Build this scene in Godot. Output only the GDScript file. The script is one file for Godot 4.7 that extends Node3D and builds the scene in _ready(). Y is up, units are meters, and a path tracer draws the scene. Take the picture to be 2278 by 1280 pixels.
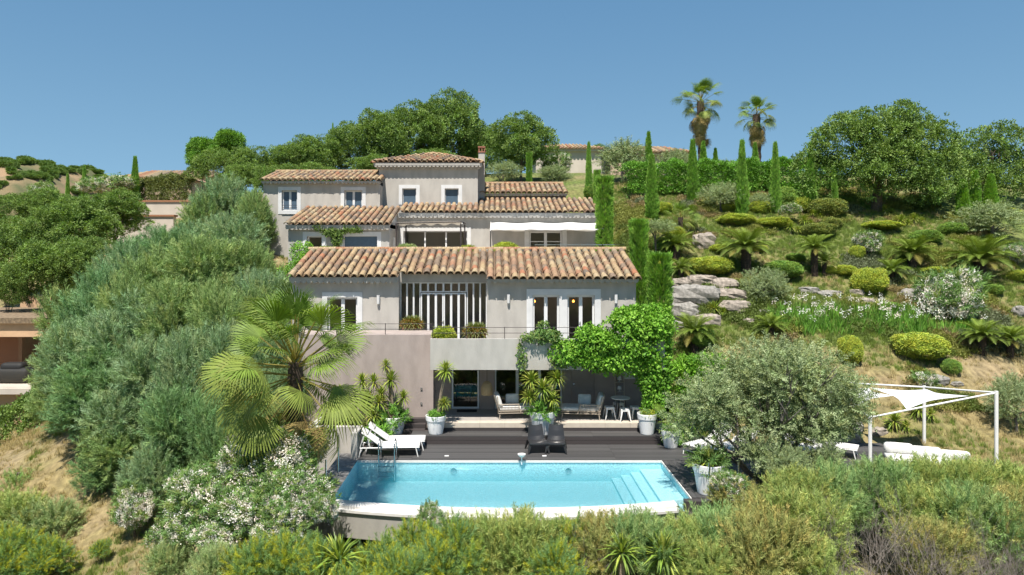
extends Node3D
# A terraced villa with a pool on a Mediterranean hillside. y is up, metres; the pool deck is y = 0 and the villa faces +z.

class Geo:
	var v := PackedVector3Array()
	var n := PackedVector3Array()
	var c := PackedColorArray()
	var col := Color(1, 1, 1)
	func tri(a: Vector3, b: Vector3, d: Vector3):
		var q := (d - a).cross(b - a).normalized()
		v.append(a); v.append(b); v.append(d)
		n.append(q); n.append(q); n.append(q)
		c.append(col); c.append(col); c.append(col)
	func quad(a: Vector3, b: Vector3, d: Vector3, e: Vector3):
		tri(a, b, d)
		tri(a, d, e)
	func smooth_tri(a: Vector3, b: Vector3, d: Vector3, na: Vector3, nb: Vector3, nd: Vector3):
		if (d - a).cross(b - a).dot(na + nb + nd) < 0:
			var t := b; b = d; d = t
			t = nb; nb = nd; nd = t
		v.append(a); v.append(b); v.append(d)
		n.append(na); n.append(nb); n.append(nd)
		c.append(col); c.append(col); c.append(col)
	func box(x0, y0, z0, x1, y1, z1, t := Transform3D()):
		var p := []
		for k in 8:
			p.append(t * Vector3(x1 if k & 1 else x0, y1 if k & 2 else y0, z1 if k & 4 else z0))
		quad(p[4], p[6], p[7], p[5])
		quad(p[1], p[3], p[2], p[0])
		quad(p[0], p[2], p[6], p[4])
		quad(p[5], p[7], p[3], p[1])
		quad(p[6], p[2], p[3], p[7])
		quad(p[0], p[4], p[5], p[1])
	func soft_box(x0, y0, z0, x1, y1, z1, r, t := Transform3D(), k := 3):
		# a cushion-like box with rounded edges
		var c0 := Vector3(x0 + x1, y0 + y1, z0 + z1) / 2
		var h := Vector3(x1 - x0, y1 - y0, z1 - z0) / 2
		var m := k * 2
		for f in 6:
			var ax := f / 2
			var s := 1.0 if f % 2 else -1.0
			for i in m:
				for j in m:
					var q := []
					var qn := []
					for e in [[0, 0], [0, 1], [1, 1], [1, 0]]:
						var a: float = (i + e[0]) * 2.0 / m - 1
						var b: float = (j + e[1]) * 2.0 / m - 1
						a = sign(a) * pow(absf(a), 0.5)
						b = sign(b) * pow(absf(b), 0.5)
						var p := Vector3()
						p[ax] = s; p[(ax + 1) % 3] = a; p[(ax + 2) % 3] = b
						var inner := Vector3(clampf(p.x * h.x, -h.x + r, h.x - r), clampf(p.y * h.y, -h.y + r, h.y - r), clampf(p.z * h.z, -h.z + r, h.z - r))
						var dir := (p * h - inner)
						dir = dir.normalized() if dir.length() > 1e-6 else p.normalized()
						q.append(t * (c0 + inner + dir * r))
						qn.append((t.basis * dir).normalized())
					var o := [0, 1, 2, 3] if s < 0 else [0, 3, 2, 1]
					smooth_tri(q[o[0]], q[o[1]], q[o[2]], qn[o[0]], qn[o[1]], qn[o[2]])
					smooth_tri(q[o[0]], q[o[2]], q[o[3]], qn[o[0]], qn[o[2]], qn[o[3]])
	func tube(pts: Array, rad: Array, seg := 6, caps := true):
		var rings := []
		var nr := []
		for i in pts.size():
			var d: Vector3 = (pts[mini(i + 1, pts.size() - 1)] - pts[maxi(i - 1, 0)]).normalized()
			var u := d.cross(Vector3(0, 0, 1) if absf(d.z) < 0.9 else Vector3(1, 0, 0)).normalized()
			var w := d.cross(u)
			var r := []
			var q := []
			for k in seg:
				var a := TAU * k / seg
				var o := u * cos(a) + w * sin(a)
				r.append(pts[i] + o * rad[mini(i, rad.size() - 1)])
				q.append(o)
			rings.append(r); nr.append(q)
		for i in pts.size() - 1:
			for k in seg:
				var l := (k + 1) % seg
				smooth_tri(rings[i][k], rings[i][l], rings[i + 1][l], nr[i][k], nr[i][l], nr[i + 1][l])
				smooth_tri(rings[i][k], rings[i + 1][l], rings[i + 1][k], nr[i][k], nr[i + 1][l], nr[i + 1][k])
		if caps:
			for k in range(1, seg - 1):
				tri(rings[0][0], rings[0][k + 1], rings[0][k])
				tri(rings[-1][0], rings[-1][k], rings[-1][k + 1])
	func lathe(prof: Array, seg := 28, t := Transform3D()):
		for i in prof.size() - 1:
			var a: Vector2 = prof[i]
			var b: Vector2 = prof[i + 1]
			var d := (b - a).normalized()
			for k in seg:
				var p := []
				var q := []
				for e in [[a, k], [b, k], [b, k + 1], [a, k + 1]]:
					var w: float = TAU * e[1] / seg
					p.append(t * Vector3(e[0].x * cos(w), e[0].y, e[0].x * sin(w)))
					q.append((t.basis * Vector3(d.y * cos(w), -d.x, d.y * sin(w))).normalized())
				smooth_tri(p[0], p[1], p[2], q[0], q[1], q[2])
				smooth_tri(p[0], p[2], p[3], q[0], q[2], q[3])
	func put(arr: PackedVector3Array, t: Transform3D, k: Color):
		# leaves: positions and one colour, no normals
		v.append_array(t * arr)
		var cc := PackedColorArray()
		cc.resize(arr.size())
		cc.fill(k)
		c.append_array(cc)
	func blade(a: Vector3, b: Vector3, side: Vector3, k: Color):
		# one leaf, a folded lozenge from a to b
		var m := a.lerp(b, 0.45)
		var up := (b - a).cross(side).normalized() * side.length() * 0.35
		v.append(a); v.append(m + side + up); v.append(b)
		v.append(a); v.append(b); v.append(m - side + up)
		for i in 6:
			c.append(k)
	func mesh(m: Material = null) -> ArrayMesh:
		var arr := []
		arr.resize(Mesh.ARRAY_MAX)
		arr[Mesh.ARRAY_VERTEX] = v
		if n.size() == v.size():
			arr[Mesh.ARRAY_NORMAL] = n
		if c.size() == v.size():
			arr[Mesh.ARRAY_COLOR] = c
		var a := ArrayMesh.new()
		a.add_surface_from_arrays(Mesh.PRIMITIVE_TRIANGLES, arr)
		if m:
			a.surface_set_material(0, m)
		return a

var rng := RandomNumberGenerator.new()
var M := {}          # materials
var L := {}          # shared meshes
var taken := {}
var field := FastNoiseLite.new()

func rr(a: float, b: float) -> float: return rng.randf_range(a, b)
func rdir() -> Vector3:
	var z := rr(-1, 1)
	var a := rr(0, TAU)
	var s := sqrt(1 - z * z)
	return Vector3(s * cos(a), z, s * sin(a))

func numbered(s: String) -> String:
	var k: int = taken.get(s, 0)
	taken[s] = k + 1
	return s if k == 0 else "%s_%03d" % [s, k]

func tag(o: Node, label := "", category := "", group := "", kind := ""):
	if label: o.set_meta("label", label)
	if category: o.set_meta("category", category)
	if group: o.set_meta("group", group)
	if kind: o.set_meta("kind", kind)
	return o

func thing(called: String, label: String, category: String, at := Vector3.ZERO, turn := 0.0, group := "") -> Node3D:
	var o := Node3D.new()
	o.name = numbered(called)
	add_child(o)
	o.position = at
	o.rotation.y = turn
	tag(o, label, category, group)
	return o

func part(called: String, m, parent: Node, material: Material = null, at := Transform3D()) -> MeshInstance3D:
	var o := MeshInstance3D.new()
	o.name = called
	o.mesh = m.mesh(material) if m is Geo else m
	if material: o.material_override = material
	o.transform = at
	parent.add_child(o, true)
	return o

func single(called: String, m, label: String, category: String, material: Material, at := Transform3D(), group := "") -> MeshInstance3D:
	var o := part(numbered(called), m, self, material, at)
	tag(o, label, category, group)
	return o

func setting(called: String, m, material: Material) -> MeshInstance3D:
	var o := part(numbered(called), m, self, material)
	o.set_meta("kind", "structure")
	return o

# ---------------------------------------------------------------- materials
func grain(freq: float, octaves: int, lo: float, hi: float, seed_: int, kind := FastNoiseLite.TYPE_SIMPLEX_SMOOTH, size := 512) -> ImageTexture:
	var f := FastNoiseLite.new()
	f.noise_type = kind
	f.frequency = freq
	f.fractal_octaves = octaves
	f.seed = seed_
	var im := f.get_seamless_image(size, size)
	var d := im.get_data()
	for i in d.size():
		d[i] = int(clampf(lerpf(lo, hi, d[i] / 255.0), 0, 1) * 255)
	return ImageTexture.create_from_image(Image.create_from_data(size, size, false, im.get_format(), d))

func mat(called: String, color: Color, rough := 0.8, tex: Texture2D = null, scale := 1.0, bump: Texture2D = null, bump_cm := 0.0) -> StandardMaterial3D:
	var m := StandardMaterial3D.new()
	m.resource_name = called
	m.albedo_color = color.linear_to_srgb()
	m.roughness = rough
	if tex or bump:
		m.uv1_triplanar = true
		m.uv1_world_triplanar = true
		m.uv1_scale = Vector3.ONE * scale
	if tex: m.albedo_texture = tex
	if bump:
		m.heightmap_enabled = true
		m.heightmap_texture = bump
		m.heightmap_scale = bump_cm
	M[called] = m
	return m

func leaf_mat(called: String, tint: Color, rough := 0.55, through := 0.5) -> StandardMaterial3D:
	var m := mat(called, tint, rough)
	m.vertex_color_use_as_albedo = true
	m.metallic_specular = 0.35
	m.backlight_enabled = true
	m.backlight = Color(through, through, through * 0.45)
	return m

func glass_mat(called: String, a: float) -> StandardMaterial3D:
	var m := mat(called, Color(0.02, 0.025, 0.028, 1), 0.02)
	m.transparency = BaseMaterial3D.TRANSPARENCY_ALPHA
	m.albedo_color.a = a
	m.metallic_specular = 0.7
	return m

func make_materials():
	var blotch := grain(0.006, 4, 0.92, 1.0, 3)
	var fine := grain(0.06, 3, 0.8, 1.0, 5)
	var worn := grain(0.012, 5, 0.62, 1.05, 7)
	var bumps := grain(0.09, 3, 0.0, 1.0, 9)
	var ripple := grain(0.022, 3, 0.0, 1.0, 11, FastNoiseLite.TYPE_SIMPLEX_SMOOTH, 1024)
	L.fine = fine
	L.streak = grain(0.009, 4, 0.925, 1.03, 41)
	L.ripple_light = grain(0.05, 2, 0.8, 1.08, 33)  # mottle imitating rippled sunlight, painted into the pool liner colour
	L.blotch = blotch
	L.faint = grain(0.01, 3, 0.94, 1.0, 21, FastNoiseLite.TYPE_SIMPLEX_SMOOTH, 256)
	mat("stucco", Color(0.462, 0.438, 0.402), 0.9, blotch, 0.35, bumps, 0.25)
	mat("stucco_grey", Color(0.444, 0.426, 0.396), 0.9, blotch, 0.35, bumps, 0.25)
	mat("stucco_taupe", Color(0.378, 0.318, 0.294), 0.9, blotch, 0.35, bumps, 0.25)
	for k in ["stucco", "stucco_grey", "stucco_taupe"]:
		M[k].albedo_texture = L.streak
		M[k].uv1_scale = Vector3(0.4, 0.16, 0.4)
	mat("taupe_panel", Color(0.36, 0.306, 0.288), 0.7, blotch, 0.6)
	mat("white_paint", Color(0.7, 0.705, 0.71), 0.55, L.faint, 0.9)
	mat("white_frame", Color(0.72, 0.73, 0.74), 0.4)
	mat("shutter", Color(0.085, 0.135, 0.19), 0.45, blotch, 1.5)
	mat("dark_metal", Color(0.04, 0.032, 0.032), 0.5)
	mat("white_metal", Color(0.78, 0.78, 0.77), 0.35)
	mat("steel", Color(0.62, 0.64, 0.66), 0.22).metallic = 1.0
	mat("dark_board", Color(0.058, 0.056, 0.057), 0.62, fine, 1.6, fine, 0.3)
	mat("riser_board", Color(0.065, 0.055, 0.055), 0.6, fine, 1.6)
	mat("patio_stone", Color(0.36, 0.336, 0.312), 0.8, blotch, 0.8)
	mat("pale_stone", Color(0.576, 0.504, 0.42), 0.85, blotch, 0.8)
	mat("grey_stone", Color(0.252, 0.246, 0.24), 0.85, worn, 0.8)
	mat("coping", Color(0.74, 0.72, 0.69), 0.6, blotch, 0.8)
	mat("liner", Color(0.5, 0.87, 0.94), 0.6, L.ripple_light, 0.55)  # turquoise liner with the water sparkle painted on as mottling
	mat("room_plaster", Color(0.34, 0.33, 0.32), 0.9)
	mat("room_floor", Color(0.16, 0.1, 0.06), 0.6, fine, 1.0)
	mat("rattan", Color(0.6, 0.432, 0.24), 0.8, fine, 4.0)
	mat("wicker", Color(0.432, 0.372, 0.3), 0.8)
	mat("cushion", Color(0.76, 0.76, 0.74), 0.95, blotch, 2.0)
	mat("sling", Color(0.8, 0.79, 0.77), 0.9, fine, 3.0)
	mat("black_plastic", Color(0.03, 0.03, 0.032), 0.28)
	mat("pot_white", Color(0.792, 0.804, 0.816), 0.5)
	mat("terracotta", Color(0.504, 0.24, 0.132), 0.85, worn, 2.0)
	mat("potting_soil", Color(0.05, 0.035, 0.025), 1.0, fine, 3.0)
	mat("doormat", Color(0.015, 0.015, 0.016), 1.0)
	mat("ochre", Color(0.66, 0.432, 0.264), 0.9, blotch, 0.35, bumps, 0.25)
	mat("orange_wall", Color(0.66, 0.3, 0.084), 0.9, blotch, 0.35, bumps, 0.25)
	mat("far_plaster", Color(0.6, 0.456, 0.348), 0.9, blotch, 0.2)
	mat("far_pale", Color(0.6, 0.528, 0.456), 0.9, blotch, 0.2)
	mat("brown_wood", Color(0.2, 0.09, 0.04), 0.7, fine, 1.0)
	mat("black_cover", Color(0.012, 0.013, 0.014), 0.7, fine, 1.5)
	mat("gravel_roof", Color(0.3, 0.22, 0.14), 0.95, worn, 0.8)
	mat("bark", Color(0.18, 0.138, 0.102), 0.95, worn, 1.5, bumps, 1.2)
	mat("olive_bark", Color(0.228, 0.204, 0.18), 0.95, worn, 1.5, bumps, 1.2)
	mat("dead_wood", Color(0.324, 0.282, 0.252), 0.95, worn, 2.0)
	mat("yucca_bark", Color(0.396, 0.312, 0.228), 0.95, worn, 2.5, bumps, 0.8)
	mat("palm_bark", Color(0.12, 0.085, 0.06), 0.95, worn, 2.0, bumps, 2.0)
	mat("rock", Color(0.48, 0.414, 0.348), 0.95, worn, 0.7, bumps, 2.5)
	mat("rock_grey", Color(0.432, 0.408, 0.372), 0.95, worn, 0.9, bumps, 2.5)
	mat("chimney_brick", Color(0.46, 0.2, 0.13), 0.9, worn, 2.0)
	glass_mat("glass", 0.03)
	glass_mat("clear_glass", 0.05)
	var t := mat("tile_clay", Color(1, 1, 1), 0.9, worn, 2.2, bumps, 0.5)
	t.vertex_color_use_as_albedo = true
	var g := mat("ground_cover", Color(1, 1, 1), 1.0, worn, 0.5, bumps, 4.0)
	g.vertex_color_use_as_albedo = true
	var w := StandardMaterial3D.new()
	w.resource_name = "pool_water"
	w.albedo_color = Color(0.5, 0.85, 0.9, 0.02)
	w.transparency = BaseMaterial3D.TRANSPARENCY_ALPHA
	w.roughness = 0.03
	w.metallic_specular = 0.45
	w.uv1_triplanar = true
	w.uv1_world_triplanar = true
	w.uv1_scale = Vector3.ONE * 0.42
	w.heightmap_enabled = true
	w.heightmap_texture = ripple
	w.heightmap_scale = 9.0
	M.pool_water = w
	for k in [["leaf", Color(1, 1, 1), 0.5, 0.75], ["leaf_glossy", Color(1, 1, 1), 0.38, 0.6], ["leaf_grey", Color(1, 1, 1), 0.6, 0.6], ["leaf_grey_1", Color(0.8, 0.93, 0.82), 0.6, 0.6], ["leaf_grey_2", Color(1.0, 0.97, 0.68), 0.6, 0.6], ["leaf_grey_3", Color(0.72, 0.84, 0.66), 0.6, 0.6], ["leaf_brown", Color(1.0, 0.8, 0.62), 0.7, 0.4], ["leaf_green", Color(0.85, 1.0, 0.72), 0.6, 0.6], ["petal", Color(1, 1, 1), 0.8, 0.5], ["dry", Color(1, 1, 1), 0.9, 0.3]]:
		leaf_mat(k[0], k[1], k[2], k[3])

# ---------------------------------------------------------------- ground
const TX := [-60.0, -40.0, -30.0, -24.0, -19.0, -14.0, -9.0, -5.3, 6.2, 9.0, 14.0, 20.0, 30.0, 45.0, 62.0]
const TD := [5.0, 12.0, 16.0, 19.0, 22.0, 25.0, 28.0, 32.0, 36.0, 40.0, 46.0, 52.0, 58.0, 66.0, 80.0, 110.0]
const TY := [
	[-9.0, -8.0, -7.5, -7.0, -6.5, -6.0, -5.5, -5.0, -4.5, -4.0, 1.0, 1.0, 2.0, 3.0, 2.0, -2.0],
	[-8.0, -7.0, -6.0, -5.5, -5.0, -4.6, -4.3, -4.0, -3.6, -0.5, 2.0, 4.0, 6.5, 9.0, 7.0, 0.0],
	[-7.5, -6.0, -5.0, -4.5, -4.1, -3.8, -3.6, -3.4, -3.2, -2.4, 3.0, 5.5, 8.5, 11.5, 9.0, 1.0],
	[-7.5, -5.8, -4.8, -4.2, -3.7, -3.4, -3.2, -3.1, -3.0, -0.5, 3.5, 7.0, 9.0, 12.5, 10.5, 1.0],
	[-7.0, -5.6, -4.7, -4.0, -3.4, -3.0, -1.8, -0.6, 1.2, 3.6, 6.5, 8.5, 10.0, 12.0, 10.0, 2.0],
	[-7.0, -5.5, -4.5, -3.8, -3.2, -2.4, 0.2, 2.5, 5.0, 7.3, 9.3, 10.3, 10.8, 11.5, 9.0, 2.0],
	[-6.0, -4.2, -2.9, -2.3, -2.1, -1.3, 0.5, 2.2, 4.2, 6.0, 8.5, 10.6, 11.8, 12.0, 8.0, 2.0],
	[-6.0, -3.6, -2.2, -1.6, -1.5, -1.3, 0.0, 2.0, 3.8, 5.2, 8.2, 11.2, 13.1, 13.6, 9.0, 2.0],
	[-6.0, -3.5, -2.0, -1.35, -1.3, -0.4, 0.4, 2.4, 4.6, 6.6, 9.4, 11.8, 13.2, 13.8, 10.0, 2.0],
	[-6.0, -3.5, -2.1, -1.2, -0.9, -0.1, 1.9, 3.9, 5.9, 7.9, 10.3, 12.2, 13.0, 13.2, 10.0, 2.0],
	[-6.0, -3.5, -2.1, -1.2, -0.45, 0.1, 1.9, 3.9, 5.9, 7.9, 10.3, 12.2, 13.0, 13.2, 10.0, 2.0],
	[-6.0, -3.5, -2.1, -1.2, -0.35, 0.15, 1.9, 3.9, 5.9, 7.9, 10.3, 12.2, 13.0, 13.2, 10.0, 2.0],
	[-6.0, -3.5, -2.1, -1.2, -0.35, 0.15, 1.9, 3.9, 5.9, 7.9, 10.3, 12.2, 13.0, 13.2, 10.0, 2.0],
	[-7.0, -4.5, -3.1, -2.2, -1.35, -0.85, 0.9, 2.9, 4.9, 6.9, 9.3, 11.2, 12.0, 12.2, 9.0, 1.0],
	[-9.0, -6.5, -5.1, -4.2, -3.35, -2.85, -1.1, 0.9, 2.9, 4.9, 7.3, 9.2, 10.0, 10.2, 7.0, -1.0]
]

func table_y(x: float, d: float) -> float:
	var i := 0
	while i < TX.size() - 2 and x > TX[i + 1]: i += 1
	var j := 0
	while j < TD.size() - 2 and d > TD[j + 1]: j += 1
	var a := clampf((x - TX[i]) / (TX[i + 1] - TX[i]), 0, 1)
	var b := clampf((d - TD[j]) / (TD[j + 1] - TD[j]), 0, 1)
	return lerpf(lerpf(TY[i][j], TY[i + 1][j], a), lerpf(TY[i][j + 1], TY[i + 1][j + 1], a), b)

func ground_y(x: float, z: float) -> float:
	var d := -z
	var e := 0.9
	return (table_y(x, d) * 2 + table_y(x - e, d) + table_y(x + e, d) + table_y(x, d - e) + table_y(x, d + e)) / 6.0

func turf(x: float, z: float) -> Vector2:
	# how green (x) and how bare (y) the ground is at a place
	var a := field.get_noise_2d(x * 9, z * 9) * 0.5 + field.get_noise_2d(x * 30 + 50, z * 30) * 0.35
	var b := field.get_noise_2d(x * 14 + 300, z * 14 - 70) * 0.6 + field.get_noise_2d(x * 44, z * 44 + 90) * 0.3
	var dry := 0.0
	if x < -6: dry = 0.6
	if x > 8 and z > -29.5: dry = 0.42
	return Vector2(clampf(0.76 + a * 1.5 - dry, 0, 1), clampf(b * 1.5 - 0.38 + dry * 1.1, 0, 1))

func make_ground():
	var xs := []
	var zs := []
	for k in [-1500, -700, -300, -150, -90]: xs.append(float(k))
	var x := -62.0
	while x < 62.0:
		xs.append(x)
		x += 0.4 if absf(x) < 32 else 1.2
	for k in [70, 100, 160, 300, 700, 1500]: xs.append(float(k))
	for k in [1500, 700, 400, 300, 230, 180, 140, 100, 60, 30, 10]: zs.append(float(k))
	var z := -4.0
	while z > -84:
		zs.append(z)
		z -= 0.4 if z > -60 else 1.2
	for k in [-95, -120, -160, -300, -700, -1500]: zs.append(float(k))
	var p := []
	var cl := []
	for a in xs:
		var row := PackedVector3Array()
		var crow := PackedColorArray()
		for b in zs:
			var y := ground_y(a, b) if b < -3 else ground_y(a, -5.0)
			if b > 0:
				var away: float = absf(a) / 260.0
				y = lerpf(y, -26.0, clampf(b / 60.0, 0, 1)) + 62.0 * smoothstep(90, 330, b) * (0.55 + 0.45 * cos(a * 0.011 + 0.6)) / (1 + away * 0.35)
			if absf(a) > 62 or b < -84:
				y -= 3.0 * clampf((absf(a) - 62) / 60.0, 0, 6) + 4.0 * clampf((-b - 84) / 40.0, 0, 6)
			y += field.get_noise_2d(a * 25, b * 25) * 0.16
			row.append(Vector3(a, y, b))
			var t := turf(a, b)
			var k := Color(0.38, 0.3, 0.14).lerp(Color(0.17, 0.24, 0.05), t.x)
			k = k.lerp(Color(0.46, 0.34, 0.215), t.y * 0.9)
			var s := 1.0 + field.get_noise_2d(a * 160, b * 160) * 0.25
			crow.append(Color(k.r * s, k.g * s, k.b * s))
		p.append(row); cl.append(crow)
	var v := PackedVector3Array()
	var c := PackedColorArray()
	var idx := PackedInt32Array()
	var w := zs.size()
	for i in xs.size():
		v.append_array(p[i]); c.append_array(cl[i])
	for i in xs.size() - 1:
		for j in w - 1:
			var a := i * w + j
			idx.append_array([a, a + 1, a + w + 1, a, a + w + 1, a + w])
	var arr := []
	arr.resize(Mesh.ARRAY_MAX)
	arr[Mesh.ARRAY_VERTEX] = v
	arr[Mesh.ARRAY_COLOR] = c
	arr[Mesh.ARRAY_INDEX] = idx
	var am := ArrayMesh.new()
	am.add_surface_from_arrays(Mesh.PRIMITIVE_TRIANGLES, arr)
	var st := SurfaceTool.new()
	st.create_from(am, 0)
	st.generate_normals()
	setting("ground", st.commit(), M.ground_cover)

# ---------------------------------------------------------------- villa
func facade(g: Geo, x0, x1, y0, y1, z, thick, holes := []):
	# a wall facing +z with openings [x0, x1, y0, y1]; its front lies at z
	var xs := [x0, x1]
	var ys := [y0, y1]
	for h in holes:
		for k in 2:
			if not xs.has(h[k]): xs.append(h[k])
			if not ys.has(clampf(h[k + 2], y0, y1)): ys.append(clampf(h[k + 2], y0, y1))
	xs.sort(); ys.sort()
	for i in xs.size() - 1:
		for j in ys.size() - 1:
			var mx: float = (xs[i] + xs[i + 1]) / 2
			var my: float = (ys[j] + ys[j + 1]) / 2
			var open := false
			for h in holes:
				open = open or (mx > h[0] and mx < h[1] and my > h[2] and my < h[3])
			if open: continue
			g.quad(Vector3(xs[i], ys[j], z), Vector3(xs[i], ys[j + 1], z), Vector3(xs[i + 1], ys[j + 1], z), Vector3(xs[i + 1], ys[j], z))
			g.quad(Vector3(xs[i + 1], ys[j], z - thick), Vector3(xs[i + 1], ys[j + 1], z - thick), Vector3(xs[i], ys[j + 1], z - thick), Vector3(xs[i], ys[j], z - thick))
	for h in holes + [[x0, x1, y0, y1]]:
		var s: bool = h[0] == x0 and h[1] == x1
		var a := Vector3(h[0], h[2], z)
		var b := Vector3(h[0], h[3], z)
		var d := Vector3(h[1], h[3], z)
		var e := Vector3(h[1], h[2], z)
		var t := Vector3(0, 0, -thick)
		for q in [[a, b], [b, d], [d, e], [e, a]]:
			if s: g.quad(q[0], q[0] + t, q[1] + t, q[1])
			else: g.quad(q[1], q[1] + t, q[0] + t, q[0])

func casement(parent: Node, x0, x1, y0, y1, z, leaves := 2, fw := 0.055, depth := 0.06, glass := true, bars := []):
	# a glazed window or door: frame with its panes as children
	var g := Geo.new()
	g.box(x0, y1 - fw, z - depth, x1, y1, z)
	g.box(x0, y0, z - depth, x1, y0 + fw, z)
	g.box(x0, y0 + fw, z - depth, x0 + fw, y1 - fw, z)
	g.box(x1 - fw, y0 + fw, z - depth, x1, y1 - fw, z)
	var w: float = (x1 - x0) / leaves
	for k in range(1, leaves):
		g.box(x0 + w * k - fw * 0.9, y0 + fw, z - depth + 0.004, x0 + w * k + fw * 0.9, y1 - fw, z + 0.012)
	for b in bars:
		g.box(x0 + fw, b - 0.02, z - depth + 0.01, x1 - fw, b + 0.02, z - 0.006)
	var o := part("window", g, parent, M.white_frame)
	for k in leaves:
		var p := Geo.new()
		p.box(x0 + w * k + fw * 0.5, y0 + fw * 0.5, z - depth / 2 - 0.006, x0 + w * (k + 1) - fw * 0.5, y1 - fw * 0.5, z - depth / 2 + 0.006)
		var q := Geo.new()
		var zz: float = z - depth / 2
		q.quad(Vector3(x0 + w * k + fw * 0.5, y0 + fw * 0.5, zz), Vector3(x0 + w * k + fw * 0.5, y1 - fw * 0.5, zz), Vector3(x0 + w * (k + 1) - fw * 0.5, y1 - fw * 0.5, zz), Vector3(x0 + w * (k + 1) - fw * 0.5, y0 + fw * 0.5, zz))
		part("pane" if glass else "shutter", q if glass else p, o, M.glass if glass else M.shutter)
	return o

func surround(parent: Node, x0, x1, y0, y1, z, w := 0.2, bottom := true, holes := []):
	# the flat white band painted and raised round an opening
	var g := Geo.new()
	var p := 0.025
	g.box(x0 - w, y1, z, x1 + w, y1 + w, z + p)
	g.box(x0 - w, y0 - (w if bottom else 0.0), z, x0, y1, z + p)
	g.box(x1, y0 - (w if bottom else 0.0), z, x1 + w, y1, z + p)
	if bottom: g.box(x0, y0 - w, z, x1, y0, z + p + 0.03)
	for h in holes: g.box(h[0], y0, z, h[1], y1, z + p)
	part("window_surround", g, parent, M.white_paint)

func tile_shape(r0: float, r1: float, length: float, seg := 7) -> Geo:
	# one barrel tile: wide lower end at +z, narrow upper end at -z, arched up
	var g := Geo.new()
	var th := 0.034
	for k in seg:
		var p := []
		var q := []
		for e in [k, k + 1]:
			var a: float = PI * e / seg
			var o := Vector3(-cos(a), sin(a) * 0.86, 0)
			p.append([o * r0, o * r1 + Vector3(0, 0, -length), o * (r0 - th)])
			q.append(o.normalized())
		g.smooth_tri(p[0][0], p[0][1], p[1][1], q[0], q[0], q[1])
		g.smooth_tri(p[0][0], p[1][1], p[1][0], q[0], q[1], q[1])
		g.quad(p[0][2], p[0][0], p[1][0], p[1][2])
		g.tri(p[0][2], p[1][2], p[1][2] + Vector3(0, 0, -0.12))
		g.tri(p[0][2], p[1][2] + Vector3(0, 0, -0.12), p[0][2] + Vector3(0, 0, -0.12))
	return g

const CLAY := [[0.482, 0.326, 0.181], [0.53, 0.386, 0.218], [0.444, 0.287, 0.171], [0.385, 0.237, 0.148], [0.452, 0.232, 0.133], [0.559, 0.425, 0.257], [0.318, 0.232, 0.162], [0.231, 0.183, 0.138], [0.404, 0.326, 0.21], [0.492, 0.296, 0.181], [0.289, 0.207, 0.143], [0.501, 0.218, 0.115]]
const CLAY_ODDS := [5, 5, 5, 4, 2, 3, 4, 2, 4, 3, 3, 1]

func clay(dark := 0.0) -> int:
	var t := 0
	for k in CLAY_ODDS: t += k
	var r := rng.randi() % t
	for i in CLAY_ODDS.size():
		r -= CLAY_ODDS[i]
		if r < 0: return i
	return 0

# x range at the eave, eave (d, y), ridge d, slope; pieces: tiles made one by one
func roof_plane(parent: Node, rest: Geo, base: Geo, x0, x1, d0, y0, d1, slope, singles := 0, parent_tiles: Node = null, hip := Vector2.ZERO):
	var pitch := 0.312
	var row := 0.415
	var n := int(round((x1 - x0) / pitch))
	pitch = (x1 - x0) / n
	var run: float = d1 - d0
	var tilt := atan(slope)
	var length: float = run / cos(tilt)
	var rows := int(ceil(length / row))
	row = length / rows
	var along := Vector3(0, sin(tilt), -cos(tilt))
	var up := Vector3(0, cos(tilt), sin(tilt))
	var o := Vector3(x0, y0, -d0)
	# gutters between the barrels: a bedding sheet of concave channels
	base.col = Color(0.3, 0.2, 0.13)
	for i in n:
		var xm: float = pitch * (i + 0.5)
		for k in 4:
			var a: float = xm + pitch * 0.5 * (k / 2.0 - 1) + pitch * 0.5
			var b: float = xm + pitch * 0.5 * ((k + 1) / 2.0 - 1) + pitch * 0.5
			if b > x1 - x0 + 0.01: continue
			var ya: float = -0.05 * (1 - pow(k / 2.0 - 1, 2)) + 0.02
			var yb: float = -0.05 * (1 - pow((k + 1) / 2.0 - 1, 2)) + 0.02
			var l0 := hip.x * length * 0.0
			base.quad(o + Vector3(a, 0, 0) + up * ya, o + Vector3(a, 0, 0) + along * length + up * ya, o + Vector3(b, 0, 0) + along * length + up * yb, o + Vector3(b, 0, 0) + up * yb)
	var made := 0
	for j in rows:
		for i in n:
			var x: float = pitch * (i + 0.5)
			var at := o + Vector3(x + rr(-0.012, 0.012), 0, 0) + along * (row * j - 0.05 + rr(-0.015, 0.015)) + up * (0.008 + rr(-0.004, 0.006))
			var bs := Basis(Vector3(1, 0, 0), up, -along) * Basis.from_euler(Vector3(0.075 + rr(-0.015, 0.015), rr(-0.035, 0.035), rr(-0.05, 0.05)))
			var t := Transform3D(bs, at)
			var which := clay()
			if j == 0 and rng.randf() < 0.6: which = [0, 1, 5][rng.randi() % 3]
			if made < singles:
				var q := part("tile", L.tile, parent_tiles, L.clay[which], t)
				made += 1
			else:
				var k: Array = CLAY[which]
				var s := rr(0.88, 1.1)
				var cc := PackedColorArray()
				cc.resize(L.tile_v.size())
				cc.fill(Color(k[0] * s, k[1] * s, k[2] * s))
				rest.v.append_array(t * L.tile_v)
				rest.n.append_array(Transform3D(bs, Vector3.ZERO) * L.tile_n)
				rest.c.append_array(cc)
	return made

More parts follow.
